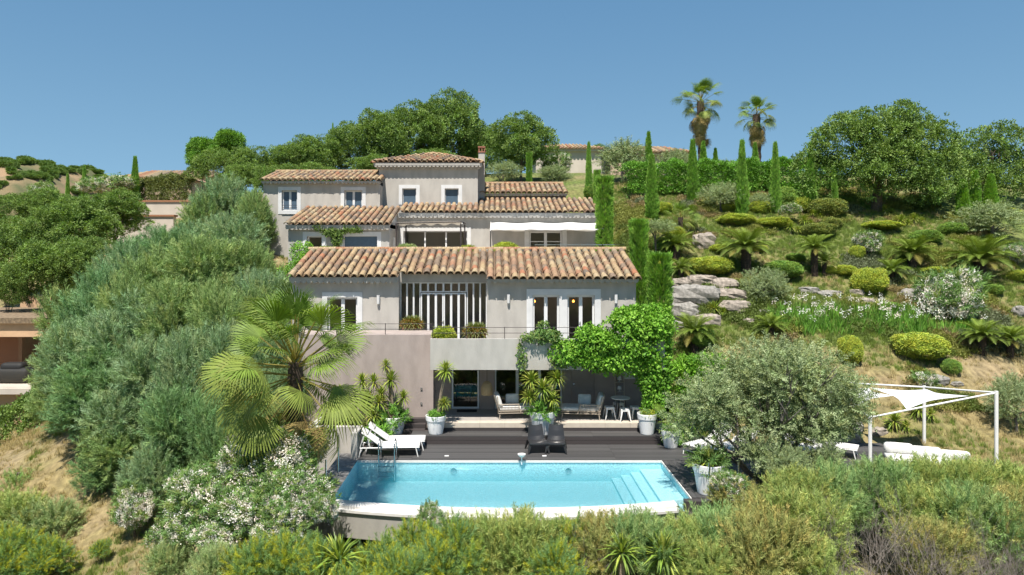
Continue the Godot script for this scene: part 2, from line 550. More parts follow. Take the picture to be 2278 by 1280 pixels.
func genoise(g: Geo, x0, x1, y, z, depth := 0.3, band := 0.14, r := 0.105):
	# the plastered eave course: a band over a row of half-round tile ends; z is the wall face
	g.box(x0, y - band, z, x1, y, z + depth)
	var n := int((x1 - x0) / (r * 2.05))
	var step: float = (x1 - x0) / n
	for i in n:
		var cx: float = x0 + step * (i + 0.5)
		var rad := step * 0.5
		for k in 6:
			var a := PI + PI * k / 6
			var b := PI + PI * (k + 1) / 6
			var p := Vector3(cx + cos(a) * rad, y - band + sin(a) * r, 0)
			var q := Vector3(cx + cos(b) * rad, y - band + sin(b) * r, 0)
			var c := Vector3(cx, y - band, 0)
			var f := Vector3(0, 0, z + depth - 0.015)
			g.quad(p + f, q + f, q + Vector3(0, 0, z), p + Vector3(0, 0, z))
			g.tri(c + f, q + f, p + f)

func ridge_tiles(g: Geo, a: Vector3, b: Vector3, r := 0.125):
	var dir := (b - a)
	var n := int(dir.length() / 0.38)
	var bs := Basis.looking_at(-dir.normalized(), Vector3.UP)
	for i in n:
		var k: Array = CLAY[[0, 1, 5, 4, 9, 2][rng.randi() % 6]]
		var t := Transform3D(Basis(bs.x, bs.y, bs.z) * Basis.from_euler(Vector3(0.03, rr(-0.02, 0.02), 0)), a + dir * ((i + 0.98) / n) + Vector3(0, -0.04, 0))
		var cc := PackedColorArray()
		cc.resize(L.ridge_v.size())
		cc.fill(Color(k[0], k[1], k[2]))
		g.v.append_array(t * L.ridge_v)
		g.n.append_array(Transform3D(t.basis, Vector3.ZERO) * L.ridge_n)
		g.c.append_array(cc)

func make_villa():
	var tl := tile_shape(0.148, 0.108, 0.47)
	L.tile = tl.mesh()
	L.tile_v = tl.v
	L.tile_n = tl.n
	var rt := tile_shape(0.15, 0.12, 0.44)
	L.ridge_v = rt.v
	L.ridge_n = rt.n
	L.clay = []
	for i in CLAY.size():
		var k: Array = CLAY[i]
		var m: StandardMaterial3D = M.tile_clay.duplicate()
		m.resource_name = "clay_%d" % i
		m.albedo_color = Color(k[0], k[1], k[2]).linear_to_srgb()
		m.vertex_color_use_as_albedo = false
		L.clay.append(m)
	var V := thing("villa", "large stucco villa stepping up the slope in tiled tiers above the pool", "villa")

	# ---- ground storey behind the patio
	var g := Geo.new()
	facade(g, -2.28, 5.75, 0.3, 2.75, -27.0, 0.25, [[-1.68, -0.57, 0.575, 2.42], [0.0, 2.62, 0.575, 2.42]])
	g.box(-2.28, 0.2, -31, 5.75, 0.57, -27.25)
	g.box(-2.4, 0.3, -31, -2.28, 2.75, -27.25)
	g.box(5.63, 0.3, -31, 5.75, 2.75, -27.25)
	g.box(-2.28, 0.3, -31.2, 5.75, 2.75, -31)
	part("patio_wall", g, V, M.stucco_taupe)
	g = Geo.new()
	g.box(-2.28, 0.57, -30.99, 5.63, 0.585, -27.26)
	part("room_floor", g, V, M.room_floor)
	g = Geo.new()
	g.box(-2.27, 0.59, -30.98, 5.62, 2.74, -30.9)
	part("room_wall", g, V, M.room_plaster)
	casement(V, -1.66, -0.59, 0.58, 2.41, -27.08, 1, 0.07)
	casement(V, 0.01, 2.61, 0.58, 2.41, -27.08, 3, 0.06)
	g = Geo.new()
	for k in [[2.66, 2.94], [2.97, 3.82], [3.85, 4.7], [4.73, 5.6]]:
		g.box(k[0], 0.6, -27.0, k[1], 2.44, -26.97)
	part("door_panel", g, V, M.taupe_panel)
	g = Geo.new()
	g.lathe([Vector2(0, 0), Vector2(0.03, 0.0), Vector2(0.035, 0.03), Vector2(0, 0.04)], 10, Transform3D(Basis(Vector3.RIGHT, PI / 2), Vector3(3.06, 1.55, -26.97)))
	part("door_knob", g, V, M.steel)
	# ---- block left of the patio, the balcony slab with its parapet
	g = Geo.new()
	g.box(-7.6, -2.5, -27.6, -2.28, 3.55, -26.1)
	part("side_block", g, V, M.stucco_taupe)
	g = Geo.new()
	g.box(-2.28, 2.45, -28.3, 6.05, 2.75, -25.05)
	g.box(-2.28, 2.45, -25.05, 6.05, 3.55, -24.87)
	g.box(5.9, 2.752, -27.5, 6.05, 3.55, -25.052)
	part("balcony", g, V, M.stucco_grey)
	g = Geo.new()
	g.box(5.62, 0.3, -25.5, 6.02, 2.448, -25.06)
	part("pillar", g, V, M.stucco_grey)
	g = Geo.new()
	g.box(-8.0, 2.4, -28.4, -2.28, 2.75, -27.62)
	part("balcony_floor", g, V, M.pale_stone)

	# ---- middle storey: wall with its openings, the glazed entrance
	g = Geo.new()
	facade(g, -0.3, 5.55, 2.6, 5.62, -27.5, 0.3, [[1.5, 2.54, 2.75, 4.94], [2.86, 3.93, 2.75, 4.94]])
	facade(g, -8.0, -3.79, 2.6, 5.75, -27.75, 0.3, [[-6.62, -5.43, 2.75, 4.84]])
	g.box(-8.0, -1, -31.6, -7.75, 5.9, -28.05)
	g.box(5.3, 2.6, -31.6, 5.55, 5.75, -27.8)
	g.box(-3.99, 2.6, -28.4, -3.79, 5.78, -28.05)
	g.box(-0.3, 2.6, -28.4, -0.1, 5.7, -27.8)
	g.box(-3.79, 5.42, -28.4, -0.3, 5.84, -28.06)
	g.box(-8.0, 2.3, -31.8, 5.55, 6.2, -31.6)
	part("wall", g, V, M.stucco)
	g = Geo.new()
	g.box(-7.74, 2.6, -31.59, 5.29, 2.752, -28.41)
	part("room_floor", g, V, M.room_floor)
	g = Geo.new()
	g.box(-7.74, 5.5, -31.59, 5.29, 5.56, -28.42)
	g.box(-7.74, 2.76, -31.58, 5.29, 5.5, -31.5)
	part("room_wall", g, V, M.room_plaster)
	surround(V, 1.5, 3.93, 2.75, 4.94, -27.5, 0.24, false, [[2.54, 2.86]])
	surround(V, -6.62, -5.43, 2.75, 4.84, -27.75, 0.2, false)
	casement(V, 1.5, 2.54, 2.76, 4.93, -27.62, 2, 0.075)
	casement(V, 2.86, 3.93, 2.76, 4.93, -27.62, 2, 0.075)
	casement(V, -6.62, -5.43, 2.76, 4.83, -27.87, 2, 0.075)
	casement(V, -3.78, -2.98, 2.76, 5.41, -28.15, 3, 0.035)
	casement(V, -2.98, -1.12, 5.02, 5.41, -28.15, 6, 0.04)
	casement(V, -2.96, -2.05, 2.76, 4.99, -28.13, 3, 0.05)
	casement(V, -2.04, -1.14, 2.76, 4.99, -28.13, 3, 0.05)
	casement(V, -1.11, -0.31, 2.76, 5.41, -28.15, 3, 0.035)
	for x in [1.96, 3.32, -2.1]:
		g = Geo.new()
		g.box(x + 0.05, 3.72, -27.6 if x > 0 else -28.12, x + 0.07, 3.9, -27.57 if x > 0 else -28.09)
		g.box(x - 0.04, 3.84, -27.59 if x > 0 else -28.11, x + 0.06, 3.86, -27.57 if x > 0 else -28.09)
		part("door_handle", g, V, M.steel)
	# ---- upper storeys
	g = Geo.new()
	g.box(-5.3, 5.2, -38.49, 6.35, 5.75, -35.4)
	g.box(-9.2, 5.2, -35.395, 6.35, 5.75, -31.9)
	part("terrace_floor", g, V, M.pale_stone)
	g = Geo.new()
	facade(g, -10.45, -5.33, 5.4, 8.0, -35.5, 0.3, [[-9.49, -8.74, 5.8, 7.43], [-7.65, -5.94, 5.8, 7.45]])
	g.box(-10.45, 3.5, -39.2, -10.15, 8.0, -35.8)
	g.box(-5.63, 5.4, -38.5, -5.33, 8.05, -35.8)
	facade(g, -5.33, 5.62, 5.4, 8.78, -38.5, 0.3, [[-5.0, -1.5, 5.76, 7.78], [1.9, 3.72, 5.76, 7.78]])
	g.box(5.32, 5.4, -42, 5.62, 8.9, -38.8)
	part("wall", g, V, M.stucco_grey)
	g = Geo.new()
	facade(g, -12.97, -6.42, 4.5, 10.55, -39.3, 0.3, [[-11.93, -11.06, 8.95, 10.08], [-8.42, -7.42, 8.95, 10.08]])
	g.box(-12.97, 4.5, -42.6, -12.67, 10.6, -39.6)
	g.box(-6.72, 8.0, -41, -6.42, 10.6, -39.6)
	facade(g, -6.64, -0.96, 8.0, 11.6, -40.3, 0.3, [[-5.3, -4.5, 9.35, 10.28], [-2.86, -2.06, 9.35, 10.28]])
	g.box(-1.26, 8.0, -45, -0.96, 11.6, -40.6)
	g.box(-6.64, 8.0, -45, -6.34, 11.6, -40.6)
	g.box(-6.34, 8.0, -45, -1.26, 11.6, -44.7)
	part("upper_wall", g, V, M.stucco)
	g = Geo.new()
	g.box(-0.96, 7.5, -46, 4.3, 10.0, -42.1)
	part("rear_wall", g, V, M.stucco_taupe)
	g = Geo.new()
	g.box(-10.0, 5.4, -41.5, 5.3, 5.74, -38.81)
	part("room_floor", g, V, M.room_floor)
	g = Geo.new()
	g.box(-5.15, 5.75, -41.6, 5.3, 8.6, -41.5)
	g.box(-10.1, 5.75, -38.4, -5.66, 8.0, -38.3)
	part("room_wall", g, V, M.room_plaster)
	surround(V, -9.49, -8.74, 5.8, 7.43, -35.5, 0.22, false)
	surround(V, -7.65, -5.94, 5.8, 7.45, -35.5, 0.2, false)
	surround(V, -5.0, -1.5, 5.8, 7.78, -38.5, 0.2, false)
	surround(V, 1.9, 3.72, 5.8, 7.78, -38.5, 0.25, false)
	casement(V, -9.49, -8.74, 5.8, 7.43, -35.66, 1, 0.06)
	casement(V, -7.65, -5.94, 5.8, 7.45, -35.62, 1, 0.03, 0.06, false)
	casement(V, -4.99, -1.51, 5.77, 7.77, -38.66, 3, 0.045)
	casement(V, 1.91, 3.71, 5.77, 7.77, -38.6, 2, 0.09, 0.06, true, [7.2])
	for x in [-11.93, -8.42]:
		var x1: float = x + (0.87 if x < -10 else 1.0)
		surround(V, x, x1, 8.95, 10.08, -39.3, 0.2, x < -10)
		var o = casement(V, x, x1, 8.95, 10.08, -39.45, 2, 0.07, 0.06, false)
		g = Geo.new()
		g.box(x, 9.12, -39.36, x1, 9.14, -39.34)
		g.box(x, 9.24, -39.36, x1, 9.26, -39.34)
		part("rail", g, o, M.dark_metal)
	for x in [-5.3, -2.86]:
		surround(V, x, x + 0.8, 9.35, 10.28, -40.3, 0.2, false)
		casement(V, x, x + 0.8, 9.35, 10.28, -40.45, 1, 0.05, 0.06, false)
	g = Geo.new()
	g.box(-5.328, 5.76, -37.8, -5.3, 7.4, -36.8)
	part("side_door", g, V, M.white_paint)
	# ---- chimney
	g = Geo.new()
	g.box(-0.955, 8.0, -42.2, -0.58, 12.55, -41.75)
	var ch := part("chimney", g, V, M.stucco)
	g = Geo.new()
	g.box(-0.98, 12.552, -42.24, -0.55, 12.62, -41.71)
	for k in [[-0.95, -41.78], [-0.62, -41.78], [-0.95, -42.17], [-0.62, -42.17], [-0.78, -41.78]]:
		g.box(k[0], 12.622, k[1] - 0.04, k[0] + 0.06, 12.84, k[1] + 0.04)
	g.box(-0.98, 12.842, -42.24, -0.55, 12.92, -41.71)
	part("chimney_cap", g, ch, M.chimney_brick)

	# ---- roofs: barrel tiles, the largest ones built one by one
	var rest := Geo.new()
	var base := Geo.new()
	var roof := part("roof", (func(): var b := Geo.new(); b.box(-8.0, 5.6, -31.5, 5.5, 5.62, -28.5); return b).call(), V, M.stucco)
	var s := 0.29
	roof_plane(V, rest, base, -0.32, 5.72, 27.15, 5.60, 30.9, s, 180, roof)
	roof_plane(V, rest, base, -3.79, -0.32, 27.75, 5.774, 30.9, s, 88, roof)
	roof_plane(V, rest, base, -8.14, -3.79, 27.4, 5.673, 30.9, s, 32, roof)
	ridge_tiles(rest, Vector3(-8.14, 6.78, -30.95), Vector3(5.8, 6.78, -30.95))
	# rear slope of the lower roof down to the terrace
	g = Geo.new()
	g.quad(Vector3(-8.1, 6.66, -30.9), Vector3(-8.1, 6.2, -31.9), Vector3(5.7, 6.2, -31.9), Vector3(5.7, 6.66, -30.9))
	g.box(-0.335, 5.6, -30.9, -0.31, 5.61, -27.2)
	part("roof_back", g, V, M.grey_stone)
	roof_plane(V, rest, base, -10.6, -5.25, 35.15, 8.02, 39.3, 0.26)
	roof_plane(V, rest, base, -5.25, -0.9, 38.15, 9.06 - 0.26, 40.3, 0.26)
	roof_plane(V, rest, base, -0.9, 5.85, 38.15, 8.80, 41.9, 0.26)
	roof_plane(V, rest, base, -13.1, -6.3, 39.0, 10.62, 42.2, 0.26)
	roof_plane(V, rest, base, -0.9, 4.42, 41.75, 10.14, 45.0, 0.26)
	ridge_tiles(rest, Vector3(-13.1, 11.5, -42.2), Vector3(-6.4, 11.5, -42.2))
	ridge_tiles(rest, Vector3(-0.9, 11.05, -45), Vector3(4.42, 11.05, -45))
	# tower: hipped roof, tiles laid on its front and side slopes
	var pk := Vector3(-3.75, 12.62, -42.9)
	var e0 := Vector3(-6.98, 11.74, -39.95)
	var e1 := Vector3(-0.68, 11.74, -39.95)
	var e2 := Vector3(-0.68, 11.74, -45.3)
	var e3 := Vector3(-6.98, 11.74, -45.3)
	base.tri(e0, pk, e1); base.tri(e1, pk, e2); base.tri(e2, pk, e3); base.tri(e3, pk, e0)
	for face in [[e0, e1], [e1, e2], [e3, e0]]:
		var a: Vector3 = face[0]
		var b: Vector3 = face[1]
		var ex := (b - a).normalized()
		var mid := (a + b) / 2
		var foot: Vector3 = a + ex * (pk - a).dot(ex)
		var al: Vector3 = (pk - foot).normalized()
		var hgt: float = (pk - foot).length()
		var upn := ex.cross(al).normalized()
		if upn.y < 0: upn = -upn
		for j in int(hgt / 0.4):
			var t: float = j * 0.4 / hgt
			var l: Vector3 = a.lerp(pk, t)
			var r: Vector3 = b.lerp(pk, t)
			var n := int((r - l).length() / 0.312)
			for i in n:
				var at: Vector3 = l + ex * ((i + 0.5) * 0.312 + rr(-0.01, 0.01)) + upn * 0.03
				var bs := Basis(ex, upn, -al) * Basis.from_euler(Vector3(0.035, rr(-0.03, 0.03), rr(-0.05, 0.05)))
				var k: Array = CLAY[clay()]
				var cc := PackedColorArray()
				cc.resize(L.tile_v.size())
				cc.fill(Color(k[0], k[1], k[2]))
				rest.v.append_array(Transform3D(bs, at) * L.tile_v)
				rest.n.append_array(Transform3D(bs, Vector3.ZERO) * L.tile_n)
				rest.c.append_array(cc)
	for k in [e0, e1]: ridge_tiles(rest, k, pk + Vector3(0, 0.06, 0), 0.12)
	part("roof_tile_field", rest, V, M.tile_clay).set_meta("kind", "stuff")
	part("roof_bed", base, V, M.tile_clay)
	# gable ends and eave courses
	g = Geo.new()
	for k in [[5.3, 5.55, 27.5, 30.9, 5.55, 0.29], [-8.0, -7.75, 27.8, 30.9, 5.6, 0.29], [5.32, 5.62, 38.5, 42, 8.6, 0.26], [-10.45, -10.15, 35.5, 39.3, 7.95, 0.26], [-5.63, -5.33, 35.5, 38.5, 7.95, 0.26], [-12.97, -12.67, 39.3, 42.2, 10.5, 0.26], [-6.72, -6.42, 39.3, 42.2, 10.5, 0.26], [4.0, 4.3, 42.1, 45, 10.0, 0.26]]:
		var yb: float = k[4] + (k[3] - k[2]) * k[5]
		for x in [k[0], k[1]]:
			g.tri(Vector3(x, k[4] - 0.1, -k[2]), Vector3(x, yb + 0.08, -k[3]), Vector3(x, k[4] - 0.1, -k[3]))
	part("gable", g, V, M.stucco)
	g = Geo.new()
	genoise(g, -0.3, 5.6, 5.585, -27.5, 0.3, 0.05)
	genoise(g, -8.05, -3.8, 5.65, -27.75, 0.28, 0.14)
	genoise(g, -10.5, -5.3, 7.99, -35.5, 0.3, 0.14)
	genoise(g, -5.29, 5.75, 8.76, -38.5, 0.3, 0.16)
	genoise(g, -13.0, -6.4, 10.58, -39.3, 0.26, 0.04)
	genoise(g, -6.9, -0.7, 11.72, -40.3, 0.32, 0.13)
	genoise(g, -6.8, -0.8, 11.5, -40.3, 0.17, 0.01)
	genoise(g, -0.95, 4.36, 10.12, -42.1, 0.3, 0.05)
	part("eave_course", g, V, M.stucco_grey)

	# ---- wall lamps
	for k in [[0.55, 4.8, -27.5], [4.76, 4.8, -27.5], [-4.59, 4.75, -27.75]]:
		var w := thing("wall_lamp", "slim white half-round lamp fixed on the stucco wall beside the balcony doors", "wall lamp", Vector3(k[0], k[1], k[2]), 0, "lamps on the balcony wall")
		g = Geo.new()
		g.lathe([Vector2(0.0, -0.17), Vector2(0.055, -0.17), Vector2(0.065, 0.17), Vector2(0.0, 0.17)], 14, Transform3D(Basis(), Vector3(0, 0, 0.07)))
		part("shade", g, w, M.white_paint)
		g = Geo.new()
		g.box(-0.03, -0.1, 0.002, 0.03, 0.1, 0.05)
		part("bracket", g, w, M.white_metal)
	for k in [[-2.72, 1.55, -26.1], [-2.72, 1.0, -26.1]]:
		g = Geo.new()
		g.box(-0.035, -0.04, 0.002, 0.035, 0.04, 0.04)
		single("wall_socket", g, "small grey square fitting on the taupe wall near the steps", "fitting", M.grey_stone, Transform3D(Basis(), Vector3(k[0], k[1], k[2])), "fittings on the taupe wall")
	# lit bulbs hanging inside the two double doors
	for k in [1.63, 3.22]:
		var b := thing("pendant_bulb", "small lit bulb hanging inside the balcony doors", "bulb", Vector3(k, 4.62, -28.6), 0, "lit bulbs behind the balcony doors")
		g = Geo.new()
		g.lathe([Vector2(0, -0.05), Vector2(0.035, -0.035), Vector2(0.05, 0), Vector2(0.035, 0.035), Vector2(0.015, 0.06), Vector2(0, 0.06)], 12)
		var e := mat("bulb_glow", Color(1, 0.75, 0.4), 0.4)
		e.emission_enabled = true
		e.emission = Color(1, 0.62, 0.25)
		e.emission_energy_multiplier = 3.0
		part("bulb", g, b, e)
		g = Geo.new()
		g.tube([Vector3(0, 0.06, 0), Vector3(0, 0.88, 0)], [0.006], 4)
		part("cord", g, b, M.dark_metal)
		var li := OmniLight3D.new()
		li.light_color = Color(1, 0.72, 0.4)
		li.light_energy = 0.02
		li.light_size = 0.04
		li.omni_range = 8
		li.omni_attenuation = 2
		li.shadow_enabled = true
		li.name = "bulb_light"
		b.add_child(li)

func railing(label: String, posts: Array, rails: Array, mm: Material, called := "railing"):
	# posts: [x, y, z, height]; rails: heights above each post's foot
	var w := thing(called, label, "railing")
	for p in posts:
		var g := Geo.new()
		g.box(p[0] - 0.012, p[1], p[2] - 0.012, p[0] + 0.012, p[1] + p[3], p[2] + 0.012)
		part("post", g, w, mm)
	for h in rails:
		var g := Geo.new()
		var pts := []
		for p in posts: pts.append(Vector3(p[0], p[1] + h, p[2]))
		g.tube(pts, [0.011], 5)
		part("rail", g, w, mm)

func make_villa_fittings():
	railing("thin dark railing on top of the taupe wall beside the fan palm", [[-7.5, 3.55, -26.2, 0.42], [-5.9, 3.55, -26.2, 0.42], [-4.08, 3.55, -26.2, 0.42], [-2.3, 3.55, -26.2, 0.42]], [0.2, 0.4], M.dark_metal)
	railing("thin dark railing along the parapet before the glazed entrance", [[-2.2, 3.55, -24.95, 0.42], [-1.0, 3.55, -24.95, 0.42], [0.36, 3.55, -24.95, 0.42], [1.8, 3.55, -24.95, 0.42], [3.05, 3.55, -24.95, 0.42], [4.6, 3.55, -24.95, 0.42]], [0.2, 0.4], M.dark_metal)
	railing("dark wire railing of the upper terrace behind the lower roof ridge", [[-9.0, 5.75, -32.3, 1.08], [-6.9, 5.75, -32.3, 1.08], [-4.8, 5.75, -32.3, 1.08], [-2.6, 5.75, -32.3, 1.08], [-0.3, 5.75, -32.3, 1.08], [1.8, 5.75, -32.3, 1.08]], [0.95, 1.08], M.dark_metal)
	var w := thing("glass_balustrade", "frameless glass balustrade at the end of the upper terrace", "balustrade")
	for k in 4:
		var g := Geo.new()
		g.quad(Vector3(1.85 + k * 1.05, 5.76, -32.3), Vector3(1.85 + k * 1.05, 6.95, -32.3), Vector3(2.86 + k * 1.05, 6.95, -32.3), Vector3(2.86 + k * 1.05, 5.76, -32.3))
		part("pane", g, w, M.clear_glass)
		g = Geo.new()
		g.box(1.85 + k * 1.05, 6.95, -32.32, 2.86 + k * 1.05, 6.98, -32.28)
		part("top_rail", g, w, M.steel)
	# white awning on its frame
	w = thing("awning", "white scalloped cloth awning stretched on a frame from the upper wall", "awning")
	var g := Geo.new()
	var nx := 36
	var nz := 8
	for i in nx:
		for j in nz:
			var p := []
			for e in [[0, 0], [0, 1], [1, 1], [1, 0]]:
				var a: float = float(i + e[0]) / nx
				var b: float = float(j + e[1]) / nz
				p.append(Vector3(lerpf(-0.18, 5.58, a), lerpf(8.22, 7.8, b) - 0.09 * absf(sin(a * PI * 6)) * sin(b * PI) + 0.03 * sin(a * PI * 6), lerpf(-38.3, -35.8, b)))
			g.quad(p[1], p[0], p[3], p[2])
	var pen := Geo.new()
	part("cloth", g, w, M.white_paint)
	for i in nx:
		var a := lerpf(-0.18, 5.58, float(i) / nx)
		var b := lerpf(-0.18, 5.58, float(i + 1) / nx)
		pen.quad(Vector3(a, 7.76 + 0.02 * sin(i * 1.1), -35.79), Vector3(a, 7.81, -35.8), Vector3(b, 7.81, -35.8), Vector3(b, 7.76 + 0.02 * sin((i + 1) * 1.1), -35.79))
	part("valance", pen, w, M.white_paint)
	for x in [-0.2, 5.6]:
		g = Geo.new()
		g.box(x - 0.03, 5.75, -35.86, x + 0.03, 7.7, -35.8)
		part("post", g, w, M.dark_metal)
		g = Geo.new()
		g.tube([Vector3(x, 8.27, -38.4), Vector3(x, 7.72, -35.82)], [0.025], 6)
		part("side_rail", g, w, M.white_metal)
	# dark pergola with its cloth gathered
	w = thing("pergola", "dark metal pergola with pale gathered cloth before the wide glass doors", "pergola")
	for k in [[-5.1, -36.4], [-4.82, -38.2], [-1.75, -36.4], [-1.62, -38.2]]:
		g = Geo.new()
		g.box(k[0] - 0.035, 5.75, k[1] - 0.035, k[0] + 0.035, 8.12, k[1] + 0.035)
		part("post", g, w, M.dark_metal)
	for k in [[[-5.15, 8.12, -36.4], [-1.7, 8.2, -36.4]], [[-4.87, 8.12, -38.2], [-1.57, 8.2, -38.2]], [[-5.1, 8.12, -36.4], [-4.82, 8.12, -38.2]], [[-1.75, 8.2, -36.4], [-1.62, 8.2, -38.2]]]:
		g = Geo.new()
		g.tube([Vector3(k[0][0], k[0][1], k[0][2]), Vector3(k[1][0], k[1][1], k[1][2])], [0.035], 6)
		part("beam", g, w, M.dark_metal)
	g = Geo.new()
	for i in 40:
		for j in 6:
			var p := []
			for e in [[0, 0], [0, 1], [1, 1], [1, 0]]:
				var a: float = (i + e[0]) / 40.0
				var b: float = (j + e[1]) / 6.0
				p.append(Vector3(lerpf(-5.05, -1.72, a), 8.19 + 0.07 * a - 0.16 * sin(b * PI) - 0.05 * sin(a * PI * 9) * sin(b * PI), lerpf(-36.5, -37.9, b)))
			g.quad(p[1], p[2], p[3], p[0])
	part("cloth", g, w, M.cushion)

# ---------------------------------------------------------------- pool, deck, patio
func pool_front(x: float) -> float:
	return 19.2 - 0.65 * (1 - pow((x - 0.48) / 4.84, 2))

func strip(g: Geo, x0: float, x1: float, off0: float, off1: float, ya: float, yb: float, n := 40):
	# a curved ribbon along the pool's bowed front, from one offset and height to another
	for i in n:
		var a := lerpf(x0, x1, float(i) / n)
		var b := lerpf(x0, x1, float(i + 1) / n)
		g.quad(Vector3(a, yb, -pool_front(a) + off1), Vector3(a, ya, -pool_front(a) + off0), Vector3(b, ya, -pool_front(b) + off0), Vector3(b, yb, -pool_front(b) + off1))

func make_pool():
	var x0 := -4.36
	var x1 := 5.32
	var back := -22.3
	var fl := -0.66
	var g := Geo.new()
	g.quad(Vector3(x0, fl, back), Vector3(x0, -0.001, back), Vector3(x1, -0.001, back), Vector3(x1, fl, back))
	var n := 40
	for i in n:
		var a := lerpf(x0, x1, float(i) / n)
		var b := lerpf(x0, x1, float(i + 1) / n)
		g.quad(Vector3(a, fl, -pool_front(a)), Vector3(a, fl, back), Vector3(b, fl, back), Vector3(b, fl, -pool_front(b)))
		g.quad(Vector3(b, fl, -pool_front(b)), Vector3(b, -0.13, -pool_front(b)), Vector3(a, -0.13, -pool_front(a)), Vector3(a, fl, -pool_front(a)))
	g.quad(Vector3(x0, fl, -pool_front(x0)), Vector3(x0, -0.001, -pool_front(x0)), Vector3(x0, -0.001, back), Vector3(x0, fl, back))
	g.quad(Vector3(x1, fl, back), Vector3(x1, -0.001, back), Vector3(x1, -0.001, -pool_front(x1)), Vector3(x1, fl, -pool_front(x1)))
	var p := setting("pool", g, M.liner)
	# the steps at the shallow end
	var sx := [3.72, 4.02, 4.32, 4.62]
	var sy := [-0.55, -0.46, -0.37, -0.27]
	for k in 4:
		g = Geo.new()
		var xa: float = sx[k]
		var xb: float = sx[k + 1] if k < 3 else x1 - 0.002
		var zf := -pool_front((xa + xb) / 2) - 0.01
		g.box(xa, fl + 0.002, back + 0.004, xb - 0.002, sy[k], zf)
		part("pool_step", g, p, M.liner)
	# coping: white ledge along the bowed front, a thinner one below it, pale rim at the back
	g = Geo.new()
	strip(g, x0 - 0.05, x1 - 0.42, 0.004, 0.42, -0.132, -0.128)
	strip(g, x0 - 0.05, x1 - 0.42, 0.42, 0.425, -0.128, -0.2)
	strip(g, x0 - 0.05, x1 - 0.42, 0.425, 0.52, -0.2, -0.2)
	strip(g, x0 - 0.05, x1 - 0.42, 0.52, 0.52, -0.2, -0.27)
	part("coping", g, p, M.coping)
	g = Geo.new()
	g.box(x0, -0.06, back - 0.0, x1, 0.006, back + 0.03)
	g.box(x1 - 0.03, -0.06, back + 0.03, x1, 0.006, -18.9)
	part("rim", g, p, M.coping)
	g = Geo.new()
	strip(g, x0 - 0.05, x1 + 0.1, 0.47, 0.40, -0.265, -0.98)
	strip(g, x0 - 0.05, x1 + 0.1, 0.40, -3.2, -0.98, -0.98)
	part("front_wall", g, p, M.stucco)
	# left margin of the pool
	g = Geo.new()
	g.box(-5.1, -1.6, back - 0.9, x0 - 0.002, -0.02, -18.75)
	setting("pool_edge_pavement", g, M.grey_stone)
	# water: a rippled surface over a body of water
	g = Geo.new()
	for i in n:
		var a := lerpf(x0, x1, float(i) / n)
		var b := lerpf(x0, x1, float(i + 1) / n)
		g.quad(Vector3(a, -0.115, -pool_front(a) + 0.002), Vector3(a, -0.115, back), Vector3(b, -0.115, back), Vector3(b, -0.115, -pool_front(b) + 0.002))
	setting("water", g, M.pool_water)
	var f := FogVolume.new()
	f.name = "pool_water_body"
	f.shape = RenderingServer.FOG_VOLUME_SHAPE_BOX
	f.size = Vector3(x1 - x0 - 0.004, 0.53, 3.2)
	f.position = Vector3((x0 + x1) / 2, -0.39, back + 1.602)
	var fm := FogMaterial.new()
	fm.albedo = Color(0.0, 0.66, 0.9).linear_to_srgb()
	fm.density = 0.5
	f.material = fm
	f.set_meta("kind", "structure")
	add_child(f)

func deck_boards(parent: Node, x0: float, x1: float, z0: float, z1: float, y: float, pieces: Array, m: Material, w := 0.142, along_z := false):
	var z := z0
	var k := 0
	while z < z1 - 0.03:
		var e := minf(z + w - 0.006, z1)
		var cuts := [x0] + pieces + [x1]
		for i in cuts.size() - 1:
			var g := Geo.new()
			var dy := rr(-0.002, 0.002)
			var tone := L.boards[rng.randi() % L.boards.size()] as Material
			if along_z: g.box(z, y - 0.03, cuts[i] + 0.003, e, y + dy, cuts[i + 1] - 0.003)
			else: g.box(cuts[i] + 0.003, y - 0.03, z, cuts[i + 1] - 0.003, y + dy, e)
			part("board", g, parent, tone)
		z += w
		k += 1

